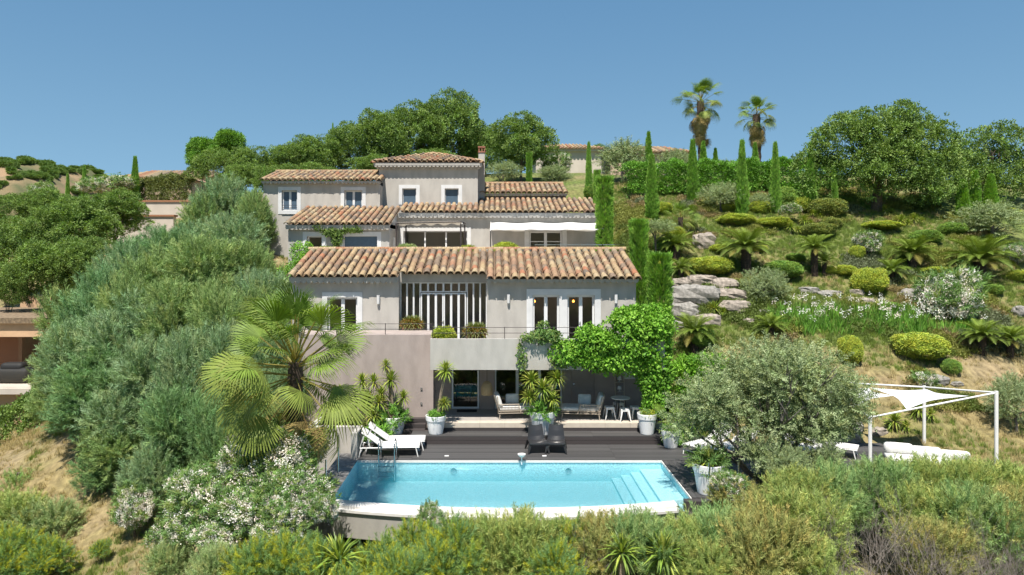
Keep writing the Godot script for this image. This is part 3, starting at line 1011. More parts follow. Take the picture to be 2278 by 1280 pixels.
func make_deck():
	L.boards = []
	for k in [0.9, 1.0, 1.12, 1.25]:
		var m: StandardMaterial3D = M.dark_board.duplicate()
		m.resource_name = "dark_board_%d" % int(k * 100)
		m.albedo_color = Color(0.076 * k, 0.074 * k, 0.075 * k).linear_to_srgb()
		L.boards.append(m)
	var g := Geo.new()
	g.box(-4.6, -1.4, -25.5, 7.6, -0.04, -22.33)
	g.box(5.34, -1.4, -22.32, 7.6, -0.04, -18.9)
	g.box(7.62, -0.9, -24.4, 13.4, -0.04, -20.9)
	var d := setting("deck", g, M.riser_board)
	deck_boards(d, -4.38, 7.6, -24.16, -22.305, 0.0, [-2.66, 1.05, 3.9], M.dark_board)
	deck_boards(d, -22.3, -18.95, 5.35, 7.6, 0.0, [], M.dark_board, 0.142, true)
	deck_boards(d, 7.63, 13.4, -24.35, -20.95, 0.0, [10.4], M.dark_board)
	g = Geo.new()
	g.box(5.1, -0.3, -18.93, 5.95, -0.02, -18.7)
	g.box(4.95, -0.5, -18.68, 6.0, -0.28, -18.4)
	part("edge_beam", g, d, M.riser_board)
	# steps up to the patio
	g = Geo.new()
	g.box(-2.9, -0.1, -25.1, 6.0, 0.26, -24.18)
	var s := setting("patio_steps", g, M.riser_board)
	deck_boards(s, -2.9, 6.0, -24.84, -24.165, 0.292, [0.95, 3.4], M.dark_board)
	for k in [[0.005, 0.135], [0.145, 0.262]]:
		g = Geo.new()
		g.box(-2.9, k[0], -24.182, 6.0, k[1], -24.165)
		part("riser", g, s, M.riser_board)
	g = Geo.new()
	g.box(-2.3, 0.264, -24.86, 5.7, 0.405, -24.845)
	part("riser", g, s, M.riser_board)
	for k in 4:
		g = Geo.new()
		g.box(-3.5 + k * 0.0, 0.0, -25.0 - k * 0.3, -2.5, 0.14 + k * 0.13, -24.75 - k * 0.3)
		part("side_step", g, s, M.riser_board)
	# the patio floor: pale edge slabs and grey slabs behind
	g = Geo.new()
	g.box(-2.28, 0.1, -27.0, 5.75, 0.55, -24.9)
	var f := setting("patio_floor", g, M.grey_stone)
	for i in 9:
		g = Geo.new()
		g.box(-2.3 + i * 0.89, 0.407, -24.9, -2.3 + (i + 1) * 0.89 - 0.005, 0.57, -24.842)
		g.box(-2.3 + i * 0.89, 0.552, -25.2, -2.3 + (i + 1) * 0.89 - 0.005, 0.572, -24.902)
		part("slab", g, f, M.pale_stone)
		for j in 2:
			g = Geo.new()
			g.box(-2.28 + i * 0.89, 0.552, -26.995 + j * 0.9, -2.28 + (i + 1) * 0.89 - 0.006, 0.57, -26.1 + j * 0.9 - 0.01 if j == 0 else -25.206)
			part("slab", g, f, M.patio_stone)

func make_planter_wall():
	var w := thing("planter_wall", "low stucco wall of the planting bed between the fan palm and the pool", "wall")
	var g := Geo.new()
	g.box(-6.0, -1.8, -23.5, -4.42, 0.82, -23.3)
	part("front", g, w, M.stucco)
	g = Geo.new()
	g.box(-4.62, -1.8, -23.298, -4.42, 0.80, -22.55)
	part("end_return", g, w, M.stucco_grey)
	g = Geo.new()
	g.box(-6.2, -1.8, -26.0, -6.002, 0.84, -23.3)
	part("side", g, w, M.stucco)
	g = Geo.new()
	g.box(-6.0, -1.8, -26.0, -4.62, 0.62, -23.502)
	part("soil", g, w, M.potting_soil)

func rod(pts: Array, r: float, m: Material, called: String, parent: Node, seg := 8):
	var g := Geo.new()
	var p := []
	for k in pts: p.append(Vector3(k[0], k[1], k[2]))
	g.tube(p, [r], seg)
	return part(called, g, parent, m)

func lounger_at(at: Vector3, turn: float, label: String, group: String, raise := 0.62):
	var w := thing("sun_lounger", label, "sun lounger", at, turn, group)
	var a := Vector3(-0.25, 0.33, 0)
	for s in [-0.32, 0.32]:
		rod([[-0.95, 0.3, s], [0.97, 0.3, s]], 0.018, M.white_metal, "side_rail", w)
	for x in [-0.98, 0.92]:
		for s in [-0.32, 0.32]:
			rod([[x * 0.92, 0.3, s], [x, 0.0, s]], 0.018, M.white_metal, "leg", w)
		rod([[x * 0.96, 0.13, -0.32], [x * 0.96, 0.13, 0.32]], 0.012, M.white_metal, "crossbar", w)
	var g := Geo.new()
	g.soft_box(-0.28, 0.31, -0.31, 0.98, 0.36, 0.31, 0.022)
	part("seat", g, w, M.sling)
	g = Geo.new()
	g.soft_box(-0.8, -0.025, -0.31, 0.0, 0.025, 0.31, 0.022, Transform3D(Basis(Vector3(0, 0, 1), -raise), a))
	part("backrest", g, w, M.sling)
	g = Geo.new()
	g.soft_box(-0.84, 0.02, -0.22, -0.6, 0.07, 0.22, 0.022, Transform3D(Basis(Vector3(0, 0, 1), -raise), a))
	part("headrest", g, w, M.sling)
	for s in [-0.28, 0.28]:
		rod([[-0.62, 0.3, s], [-0.25 - 0.55 * cos(raise), 0.3 + 0.5 * sin(raise), s]], 0.012, M.white_metal, "strut", w)
		rod([[-0.95, 0.3, s], [-0.25 - 0.72 * cos(raise), 0.3 + 0.66 * sin(raise), s]], 0.01, M.white_metal, "strut", w)

func plastic_chair(at: Vector3, turn: float, label: String, group: String):
	var w := thing("garden_chair", label, "chair", at, turn, group)
	# one moulded shell: seat flowing into the backrest, then four splayed legs
	var prof := [Vector2(0.36, 0.33), Vector2(0.30, 0.36), Vector2(0.1, 0.33), Vector2(-0.1, 0.29), Vector2(-0.22, 0.31), Vector2(-0.29, 0.43), Vector2(-0.35, 0.6), Vector2(-0.42, 0.75), Vector2(-0.45, 0.76)]
	var wid := [0.29, 0.31, 0.31, 0.3, 0.29, 0.27, 0.25, 0.23, 0.2]
	var g := Geo.new()
	var nz := 10
	var at_ := func(i, j, off):
		var s: float = float(j) / nz * 2 - 1
		var p: Vector2 = prof[i]
		var dish: float = (0.06 if i > 1 else 0.02) * s * s
		var nrm := Vector2(0.5, 0.85) if i > 4 else Vector2(0, 1)
		var q: Vector2 = p + nrm * (dish - off)
		return Vector3(s * wid[i], q.y, q.x)
	for i in prof.size() - 1:
		for j in nz:
			g.quad(at_.call(i, j, 0), at_.call(i + 1, j, 0), at_.call(i + 1, j + 1, 0), at_.call(i, j + 1, 0))
			g.quad(at_.call(i, j + 1, 0.03), at_.call(i + 1, j + 1, 0.03), at_.call(i + 1, j, 0.03), at_.call(i, j, 0.03))
		for j in [0, nz]:
			g.quad(at_.call(i, j, 0), at_.call(i, j, 0.03), at_.call(i + 1, j, 0.03), at_.call(i + 1, j, 0))
	for j in nz:
		g.quad(at_.call(0, j, 0.03), at_.call(0, j, 0), at_.call(0, j + 1, 0), at_.call(0, j + 1, 0.03))
		var e := prof.size() - 1
		g.quad(at_.call(e, j, 0), at_.call(e, j, 0.03), at_.call(e, j + 1, 0.03), at_.call(e, j + 1, 0))
	part("shell", g, w, M.black_plastic)
	for sx in [-1, 1]:
		for k in [[0.27, 0.34, 0.38], [-0.24, -0.36, 0.33]]:
			g = Geo.new()
			var tp := Vector3(sx * 0.27, k[2] - 0.03, k[0])
			var ft := Vector3(sx * 0.35, 0, k[1])
			for f in [[Vector3(-1, 0, 1), Vector3(1, 0, 1)], [Vector3(1, 0, 1), Vector3(1, 0, -1)], [Vector3(1, 0, -1), Vector3(-1, 0, -1)], [Vector3(-1, 0, -1), Vector3(-1, 0, 1)]]:
				g.quad(ft + f[0] * 0.022, tp + f[0] * 0.05, tp + f[1] * 0.05, ft + f[1] * 0.022)
			part("leg", g, w, M.black_plastic)
	g = Geo.new()
	g.quad(Vector3(-0.27, 0.26, 0.33), Vector3(-0.29, 0.34, 0.355), Vector3(0.29, 0.34, 0.355), Vector3(0.27, 0.26, 0.33))
	part("apron", g, w, M.black_plastic)

func pot(at: Vector3, r: float, h: float, label: String):
	var w := thing("plant_pot", label, "plant pot", at)
	var g := Geo.new()
	g.lathe([Vector2(0, 0.004), Vector2(r * 0.66, 0.004), Vector2(r * 0.69, 0.03), Vector2(r * 0.91, h * 0.74)], 36)
	part("body", g, w, M.pot_white)
	g = Geo.new()
	g.lathe([Vector2(r * 0.91, h * 0.742), Vector2(r * 0.965, h * 0.75), Vector2(r, h * 0.97), Vector2(r * 0.985, h), Vector2(r * 0.93, h), Vector2(r * 0.9, h * 0.88)], 36)
	part("rim", g, w, M.pot_white)
	g = Geo.new()
	g.lathe([Vector2(r * 0.905, h * 0.88), Vector2(0, h * 0.9)], 24)
	part("soil", g, w, M.potting_soil)

func sofa(at: Vector3, turn: float, label: String, flip: float):
	var w := thing("outdoor_sofa", label, "sofa", at, turn, "white cushioned sofas on the patio")
	for x in [-0.55, 0.75]:
		for z in [-0.34, 0.34]:
			rod([[x * flip, 0.24, z], [x * flip * 1.05, 0, z * 1.08]], 0.014, M.wicker, "leg", w)
	for y in [0.22, 0.3]:
		rod([[-0.6 * flip, y, 0.36], [0.82 * flip, y, 0.36], [0.82 * flip, y, -0.36], [-0.6 * flip, y, -0.36], [-0.6 * flip, y, 0.36]], 0.014, M.wicker, "base_frame", w)
	var g := Geo.new()
	g.soft_box(minf(-0.56 * flip, 0.8 * flip), 0.31, -0.36, maxf(-0.56 * flip, 0.8 * flip), 0.45, 0.36, 0.05)
	part("seat_cushion", g, w, M.cushion)
	g = Geo.new()
	g.soft_box(-0.08, 0.0, -0.36, 0.09, 0.5, 0.36, 0.07, Transform3D(Basis(Vector3(0, 0, 1), 0.28 * flip), Vector3(-0.52 * flip, 0.42, 0)))
	part("back_cushion", g, w, M.cushion)
	g = Geo.new()
	g.soft_box(-0.24, 0.0, -0.07, 0.24, 0.38, 0.07, 0.06, Transform3D(Basis(Vector3(1, 0, 0), 0.25), Vector3(-0.05 * flip, 0.45, -0.28)))
	part("pillow", g, w, M.cushion)
	# the barred side panel under the arm
	rod([[-0.66 * flip, 0.85, 0.38], [-0.62 * flip, 0.56, 0.38], [-0.5 * flip, 0.55, 0.4], [0.12 * flip, 0.55, 0.4], [0.2 * flip, 0.24, 0.38]], 0.018, M.wicker, "arm_rail", w)
	for k in 14:
		rod([[(-0.56 + k * 0.052) * flip, 0.24, 0.385], [(-0.57 + k * 0.052) * flip, 0.55, 0.4]], 0.007, M.wicker, "bar", w, 4)
	for k in 9:
		rod([[-0.6 * flip, 0.3, -0.36 + k * 0.09], [-0.76 * flip, 0.86, -0.36 + k * 0.09]], 0.008, M.wicker, "back_bar", w, 4)
	rod([[-0.76 * flip, 0.86, -0.38], [-0.76 * flip, 0.86, 0.38]], 0.016, M.wicker, "back_rail", w)

func stool(at: Vector3, turn: float):
	var w := thing("metal_stool", "white square metal stool with splayed legs around the bistro table", "stool", at, turn, "white stools around the bistro table")
	var g := Geo.new()
	g.soft_box(-0.155, 0.42, -0.155, 0.155, 0.45, 0.155, 0.012)
	part("seat", g, w, M.white_metal)
	for sx in [-1, 1]:
		for sz in [-1, 1]:
			g = Geo.new()
			var a := Vector3(sx * 0.145, 0.425, sz * 0.145)
			var b := Vector3(sx * 0.2, 0, sz * 0.2)
			g.quad(b, a, a - Vector3(sx * 0.07, 0, 0), b - Vector3(sx * 0.022, 0, 0))
			g.quad(b, a, a - Vector3(0, 0, sz * 0.07), b - Vector3(0, 0, sz * 0.022))
			part("leg", g, w, M.white_metal)
	g = Geo.new()
	for s in [-1, 1]:
		g.box(-0.145, 0.36, s * 0.15 - 0.004, 0.145, 0.425, s * 0.15 + 0.004)
		g.box(s * 0.15 - 0.004, 0.36, -0.14, s * 0.15 + 0.004, 0.425, 0.14)
	part("apron", g, w, M.white_metal)

func make_yard():
	lounger_at(Vector3(-3.42, 0, -23.0), 0.06, "white sun lounger beside the pool ladder, the one with its foot at the water", "loungers by the pool ladder")
	lounger_at(Vector3(-3.32, 0, -23.72), 0.06, "white sun lounger beside the planter wall, behind the one at the ladder", "loungers by the pool ladder")
	lounger_at(Vector3(7.15, 0, -23.35), PI + 0.62, "white sun lounger under the olive tree next to the last white pot", "loungers under the olive", 0.5)
	lounger_at(Vector3(7.85, 0, -22.95), PI + 0.62, "white sun lounger under the olive tree behind the big front pot", "loungers under the olive", 0.5)
	lounger_at(Vector3(10.9, 0, -23.1), -0.55, "white sun lounger between the olive tree and the shade sail", "loungers near the sail", 0.5)
	lounger_at(Vector3(10.2, 0, -22.7), -0.55, "white sun lounger almost hidden behind the olive tree foliage", "loungers near the sail", 0.5)
	plastic_chair(Vector3(1.42, 0, -23.35), 0.1, "black moulded garden chair by the pool, closer to the ladder", "black chairs facing the pool")
	plastic_chair(Vector3(2.05, 0, -23.35), -0.1, "black moulded garden chair by the pool, closer to the pool steps", "black chairs facing the pool")
	sofa(Vector3(0.72, 0.572, -25.75), 0.1, "white cushioned outdoor sofa by the sliding doors and wicker lamp", 1.0)
	sofa(Vector3(3.25, 0.572, -25.65), -0.1, "white cushioned outdoor sofa by the taupe panels and bistro table", -1.0)
	var t := thing("coffee_table", "small folding tray table standing between the two sofas", "table", Vector3(2.12, 0.572, -26.1))
	var g := Geo.new()
	g.box(-0.28, 0.42, -0.2, 0.28, 0.44, 0.2)
	part("top", g, t, M.white_metal)
	for s in [-0.17, 0.17]:
		rod([[-0.24, 0, s], [0.2, 0.42, s]], 0.01, M.white_metal, "leg", t)
		rod([[0.24, 0, s], [-0.2, 0.42, s]], 0.01, M.white_metal, "leg", t)
	t = thing("bistro_table", "round white bistro table on dark legs near the ivy pillar", "table", Vector3(4.6, 0.572, -25.6))
	g = Geo.new()
	g.lathe([Vector2(0, 0.72), Vector2(0.34, 0.72), Vector2(0.355, 0.735), Vector2(0.34, 0.75), Vector2(0, 0.75)], 32)
	part("top", g, t, M.white_metal)
	for k in 3:
		var a := TAU * k / 3 + 0.4
		rod([[cos(a) * 0.16, 0.72, sin(a) * 0.16], [cos(a) * 0.27, 0, sin(a) * 0.27]], 0.02, M.dark_metal, "leg", t)
	for k in [[4.18, -25.5, 0.1], [4.68, -25.18, 0.0], [5.12, -25.5, 0.15], [4.62, -26.15, 0.3]]:
		stool(Vector3(k[0], 0.572, k[1]), k[2])
	# ladder shelf with small lamps, pool rules sign
	t = thing("ladder_shelf", "pale wooden ladder shelf leaning on the taupe wall", "shelf", Vector3(4.78, 0.572, -26.75))
	for x in [-0.17, 0.17]: rod([[x, 0, 0.12], [x, 1.95, -0.18]], 0.016, M.pale_stone, "upright", t)
	for k in 5:
		g = Geo.new()
		g.box(-0.16, 0.36 + k * 0.36, -0.16, 0.16, 0.375 + k * 0.36, 0.05)
		part("shelf_board", g, t, M.pale_stone)
	for k in 3:
		var l := thing("table_lamp", "small white table lamp standing on the ladder shelf", "lamp", Vector3(4.78, 0.95 + 0.36 * (k + 1) - 0.002, -26.8), 0, "lamps on the ladder shelf")
		g = Geo.new()
		g.lathe([Vector2(0, 0.0), Vector2(0.05, 0.0), Vector2(0.05, 0.012), Vector2(0.008, 0.02), Vector2(0.008, 0.09)], 12)
		part("stand", g, l, M.white_metal)
		g = Geo.new()
		g.lathe([Vector2(0.085, 0.08), Vector2(0.06, 0.2), Vector2(0, 0.2)], 16)
		part("shade", g, l, M.white_paint)
	t = thing("pool_rules_sign", "white pool rules notice with a crossed ring and red band on the wall", "sign", Vector3(5.2, 2.05, -26.96))
	g = Geo.new()
	g.box(-0.2, -0.3, 0, 0.2, 0.3, 0.012)
	part("board", g, t, M.white_paint)
	var red := mat("sign_red", Color(0.55, 0.03, 0.03), 0.5)
	g = Geo.new()
	for k in 24:
		var a := TAU * k / 24
		var b := TAU * (k + 1) / 24
		g.quad(Vector3(cos(a) * 0.075, 0.19 + sin(a) * 0.075, 0.015), Vector3(cos(a) * 0.1, 0.19 + sin(a) * 0.1, 0.015), Vector3(cos(b) * 0.1, 0.19 + sin(b) * 0.1, 0.015), Vector3(cos(b) * 0.075, 0.19 + sin(b) * 0.075, 0.015))
	g.quad(Vector3(-0.065, 0.245, 0.015), Vector3(-0.045, 0.26, 0.015), Vector3(0.065, 0.135, 0.015), Vector3(0.045, 0.12, 0.015))
	part("ring", g, t, M.dark_metal)
	g = Geo.new()
	g.quad(Vector3(-0.13, 0.02, 0.015), Vector3(-0.13, 0.07, 0.015), Vector3(0.15, 0.07, 0.015), Vector3(0.15, 0.02, 0.015))
	part("red_band", g, t, red)
	g = Geo.new()
	for k in 4: g.box(-0.18, -0.05 - k * 0.06, 0.012, 0.18, -0.046 - k * 0.06, 0.014)
	for k in 5: g.box(-0.18 + k * 0.09, -0.23, 0.0125, -0.177 + k * 0.09, -0.05, 0.0135)
	part("print_lines", g, t, M.steel)
	# wicker lamp, doormat, things inside the small door
	t = thing("wicker_lamp", "bell-shaped woven wicker lamp hanging from the balcony beside the door", "pendant lamp", Vector3(-0.28, 1.32, -26.1))
	for k in 24:
		var a := TAU * k / 24
		var pts := []
		for q in [[0.2, 0.0], [0.215, 0.12], [0.2, 0.28], [0.15, 0.42], [0.06, 0.5]]: pts.append([q[0] * cos(a), q[1], q[0] * sin(a)])
		rod(pts, 0.009, M.rattan, "rib", t, 4)
	g = Geo.new()
	g.lathe([Vector2(0.198, 0.0), Vector2(0.212, 0.12), Vector2(0.197, 0.28), Vector2(0.147, 0.42), Vector2(0.05, 0.5)], 24)
	part("weave", g, t, M.rattan)
	rod([[0, 0.5, 0], [0, 1.12, 0]], 0.008, M.dark_metal, "cord", t, 4)
	g = Geo.new()
	g.box(-0.38, 0, -0.2, 0.38, 0.014, 0.2)
	single("doormat", g, "black doormat before the small patio door", "doormat", M.doormat, Transform3D(Basis(), Vector3(-1.05, 0.572, -26.72)))
	t = thing("wicker_chair", "dark round-backed wicker chair inside the small patio door", "chair", Vector3(-1.3, 0.585, -28.6))
	var arc := []
	for k in 13: arc.append([cos(PI * k / 12) * 0.3, 0.42 + sin(PI * k / 12) * 0.45, -0.2])
	rod(arc, 0.02, M.brown_wood, "back_hoop", t, 6)
	for k in 7: rod([[-0.24 + k * 0.08, 0.4, -0.2], [-0.24 + k * 0.08, 0.42 + 0.44 * sqrt(1 - pow((-0.24 + k * 0.08) / 0.3, 2)), -0.2]], 0.01, M.brown_wood, "spindle", t, 4)
	g = Geo.new()
	g.soft_box(-0.3, 0.36, -0.25, 0.3, 0.44, 0.3, 0.03)
	part("seat", g, t, M.brown_wood)
	for x in [-0.25, 0.25]:
		for z in [-0.2, 0.25]: rod([[x, 0.38, z], [x * 1.1, 0, z * 1.1]], 0.018, M.brown_wood, "leg", t, 5)
	t = thing("tripod_stand", "black slender tripod stand inside the small patio door", "tripod", Vector3(-0.85, 0.585, -28.3))
	for k in 3: rod([[cos(TAU * k / 3) * 0.28, 0, sin(TAU * k / 3) * 0.28], [0, 1.75, 0]], 0.014, M.dark_metal, "leg", t, 5)
	g = Geo.new()
	g.lathe([Vector2(0.12, 1.7), Vector2(0.2, 1.55), Vector2(0.19, 1.54), Vector2(0, 1.72)], 16)
	part("head", g, t, M.dark_metal)
	# pool ladder
	t = thing("pool_ladder", "stainless steel pool ladder at the edge by the white loungers", "pool ladder", Vector3(-3.42, 0, -22.3))
	for x in [-0.25, 0.25]:
		var pts := [[x, 0.0, -0.35], [x, 0.45, -0.33], [x, 0.6, -0.25], [x, 0.66, -0.1], [x, 0.6, 0.06], [x, 0.42, 0.12], [x, -0.6, 0.14]]
		rod(pts, 0.021, M.steel, "handrail", t, 10)
	for k in 3:
		g = Geo.new()
		g.box(-0.24, -0.16 - k * 0.16, 0.09, 0.24, -0.14 - k * 0.16, 0.19)
		part("rung", g, t, M.steel)
	t = thing("water_spout", "small white mushroom water spout at the back edge of the pool", "spout", Vector3(0.86, -0.1, -22.2))
	g = Geo.new()
	g.lathe([Vector2(0.02, 0.0), Vector2(0.02, 0.26)], 12)
	part("stem", g, t, M.white_metal)
	g = Geo.new()
	g.lathe([Vector2(0.0, 0.24), Vector2(0.06, 0.25), Vector2(0.125, 0.31), Vector2(0.13, 0.34), Vector2(0.0, 0.36)], 20)
	part("cap", g, t, M.coping)
	for x in [-1.55, 1.62]:
		g = Geo.new()
		g.soft_box(-0.07, 0, -0.035, 0.07, 0.03, 0.035, 0.008)
		single("skimmer_lid", g, "small white lid on the dark deck behind the pool", "lid", M.white_metal, Transform3D(Basis(), Vector3(x, 0.002, -22.75)), "lids on the deck")
	for x in [-1.3, 2.35]:
		g = Geo.new()
		g.lathe([Vector2(0.09, 0), Vector2(0.1, 0.02), Vector2(0.05, 0.03), Vector2(0, 0.03)], 18, Transform3D(Basis(Vector3.RIGHT, PI / 2), Vector3()))
		single("pool_light", g, "round underwater light fitting on the pool's back wall", "pool light", M.steel, Transform3D(Basis(), Vector3(x, -0.33, -22.295)), "underwater light fittings")
	for k in [[-4.72, -0.02, -19.6, 0.85, "slim steel post on the pool edge nearer the white coping"], [-4.66, -0.02, -20.9, 0.85, "slim steel post on the pool edge nearer the planter wall"], [5.75, 0.0, -18.75, 1.0, "slim steel post before the big front pot"], [6.55, 0.0, -18.8, 1.0, "slim steel post between the big front pot and the olive"]]:
		t = thing("fence_post", k[4], "post", Vector3(k[0], k[1], k[2]))
		rod([[0, 0, 0], [0, k[3], 0]], 0.022, M.steel, "tube", t)
		g = Geo.new()
		g.box(-0.05, 0, -0.05, 0.05, 0.012, 0.05)
		part("base_plate", g, t, M.steel)
	for h in [0.3, 0.5, 0.7]:
		g = Geo.new()
		g.tube([Vector3(5.77, h, -18.75), Vector3(6.53, h, -18.8)], [0.004], 4)
		single("fence_wire", g, "thin steel wire strung between the two posts at the big pot", "wire", M.steel, Transform3D(), "wires between the posts")
	# pots
	pot(Vector3(-2.05, 0.292, -24.5), 0.36, 0.64, "white tapered pot with a wide rim holding the tall two-headed yucca")
	pot(Vector3(-3.62, 0.0, -25.15), 0.45, 0.76, "white tapered pot with the many-headed yucca beside the taupe wall")
	pot(Vector3(1.68, 0.292, -24.5), 0.46, 0.8, "large white tapered pot on the steps behind the black chairs")
	pot(Vector3(5.32, 0.292, -24.45), 0.34, 0.72, "white tapered pot at the foot of the ivy with yellow flowers")
	pot(Vector3(6.0, 0.0, -23.85), 0.33, 0.6, "white tapered pot on the deck between the ivy and the lounger")
	pot(Vector3(5.9, 0.0, -19.3), 0.44, 0.84, "large white tapered pot at the front corner of the pool")
	# shade sail
	t = thing("shade_sail", "white triangular shade sail on four white posts over the garden seating", "shade sail")
	var tops := [Vector3(11.9, 1.4, -22.2), Vector3(15.47, 2.3, -21.6), Vector3(14.9, 1.95, -24.3), Vector3(11.2, 2.1, -24.6)]
	var feet := [-0.02, -0.2, 0.1, 0.0]
	for k in 4:
		var p: Vector3 = tops[k]
		g = Geo.new()
		g.tube([Vector3(p.x, feet[k] - 0.2, p.z), Vector3(p.x, p.y + 0.05, p.z)], [0.055], 10)
		part("post", g, t, M.white_metal)
	for k in [[0, 1], [1, 2], [2, 3], [3, 0]]:
		g = Geo.new()
		g.tube([tops[k[0]], tops[k[1]]], [0.03], 8)
		part("beam", g, t, M.white_metal)
	for half in [[[Vector3(11.75, 1.62, -22.75), Vector3(13.1, 1.92, -23.0), Vector3(12.9, 1.95, -24.2), Vector3(11.35, 2.0, -24.3)]], [[Vector3(13.15, 1.62, -22.35), Vector3(14.9, 2.12, -22.0), Vector3(14.75, 1.95, -23.9), Vector3(12.95, 1.96, -24.2)]]]:
		g = Geo.new()
		var q: Array = half[0]
		var n := 14
		for i in n:
			for j in n:
				var p := []
				for e in [[0, 0], [0, 1], [1, 1], [1, 0]]:
					var a: float = float(i + e[0]) / n
					var b: float = float(j + e[1]) / n
					var c: Vector3 = (q[0] as Vector3).lerp(q[1], a).lerp((q[3] as Vector3).lerp(q[2], a), b)
					var mid: Vector3 = (q[0] + q[1] + q[2] + q[3]) / 4
					var pull := 0.28 * (sin(a * PI) * (1 - sin(b * PI)) + sin(b * PI) * (1 - sin(a * PI)))
					c = c.lerp(mid, pull) + Vector3(0, -0.12 * sin(a * PI) * sin(b * PI), 0)
					p.append(c)
				g.quad(p[0], p[3], p[2], p[1])
		part("sail", g, t, M.white_paint)
	# daybed beneath it
	t = thing("daybed", "low white upholstered daybed with a long bolster by the shade sail", "daybed", Vector3(13.3, 0.0, -22.0), -0.35)
	g = Geo.new()
	g.soft_box(-0.9, 0.02, -0.4, 1.0, 0.2, 0.5, 0.06)
	part("mattress", g, t, M.cushion)
	for k in 3:
		g = Geo.new()
		g.soft_box(-0.42, -0.15, -0.13, 0.42, 0.17, 0.13, 0.11, Transform3D(Basis(Vector3(0, 1, 0), 0.02 * k), Vector3(-0.5 + k * 0.78, 0.36 - 0.05 * k, -0.3)))
		part("bolster", g, t, M.cushion)
	# black rail at the garden edge
	t = thing("garden_rail", "black low rail at the edge of the dry lawn beside the sail post", "rail")
	rod([[13.9, 0.1, -21.5], [15.8, 0.1, -21.5]], 0.03, M.dark_metal, "bar", t)
	for x in [14.1, 15.65]: rod([[x, -0.7, -21.5], [x, 0.1, -21.5]], 0.02, M.dark_metal, "post", t)
	# spotlights on the house corner and lawn
	t = thing("path_light", "dark square floodlight on a bent stalk beside the roof end", "floodlight", Vector3(6.6, 9.3, -43.5))
	rod([[0, -1.5, 0], [0, 1.1, 0], [0.1, 1.35, 0]], 0.03, M.dark_metal, "stalk", t)
	g = Geo.new()
	g.box(-0.25, 1.35, -0.1, 0.3, 1.75, 0.0)
	part("head", g, t, M.dark_metal)

# ---------------------------------------------------------------- plants
func lozenge(a: PackedVector3Array, p: Vector3, d: Vector3, side: Vector3):
	var m := p + d * 0.45
	var up := d.cross(side).normalized() * side.length() * 0.3
	a.append(p); a.append(m + side + up); a.append(p + d)
	a.append(p); a.append(p + d); a.append(m - side + up)

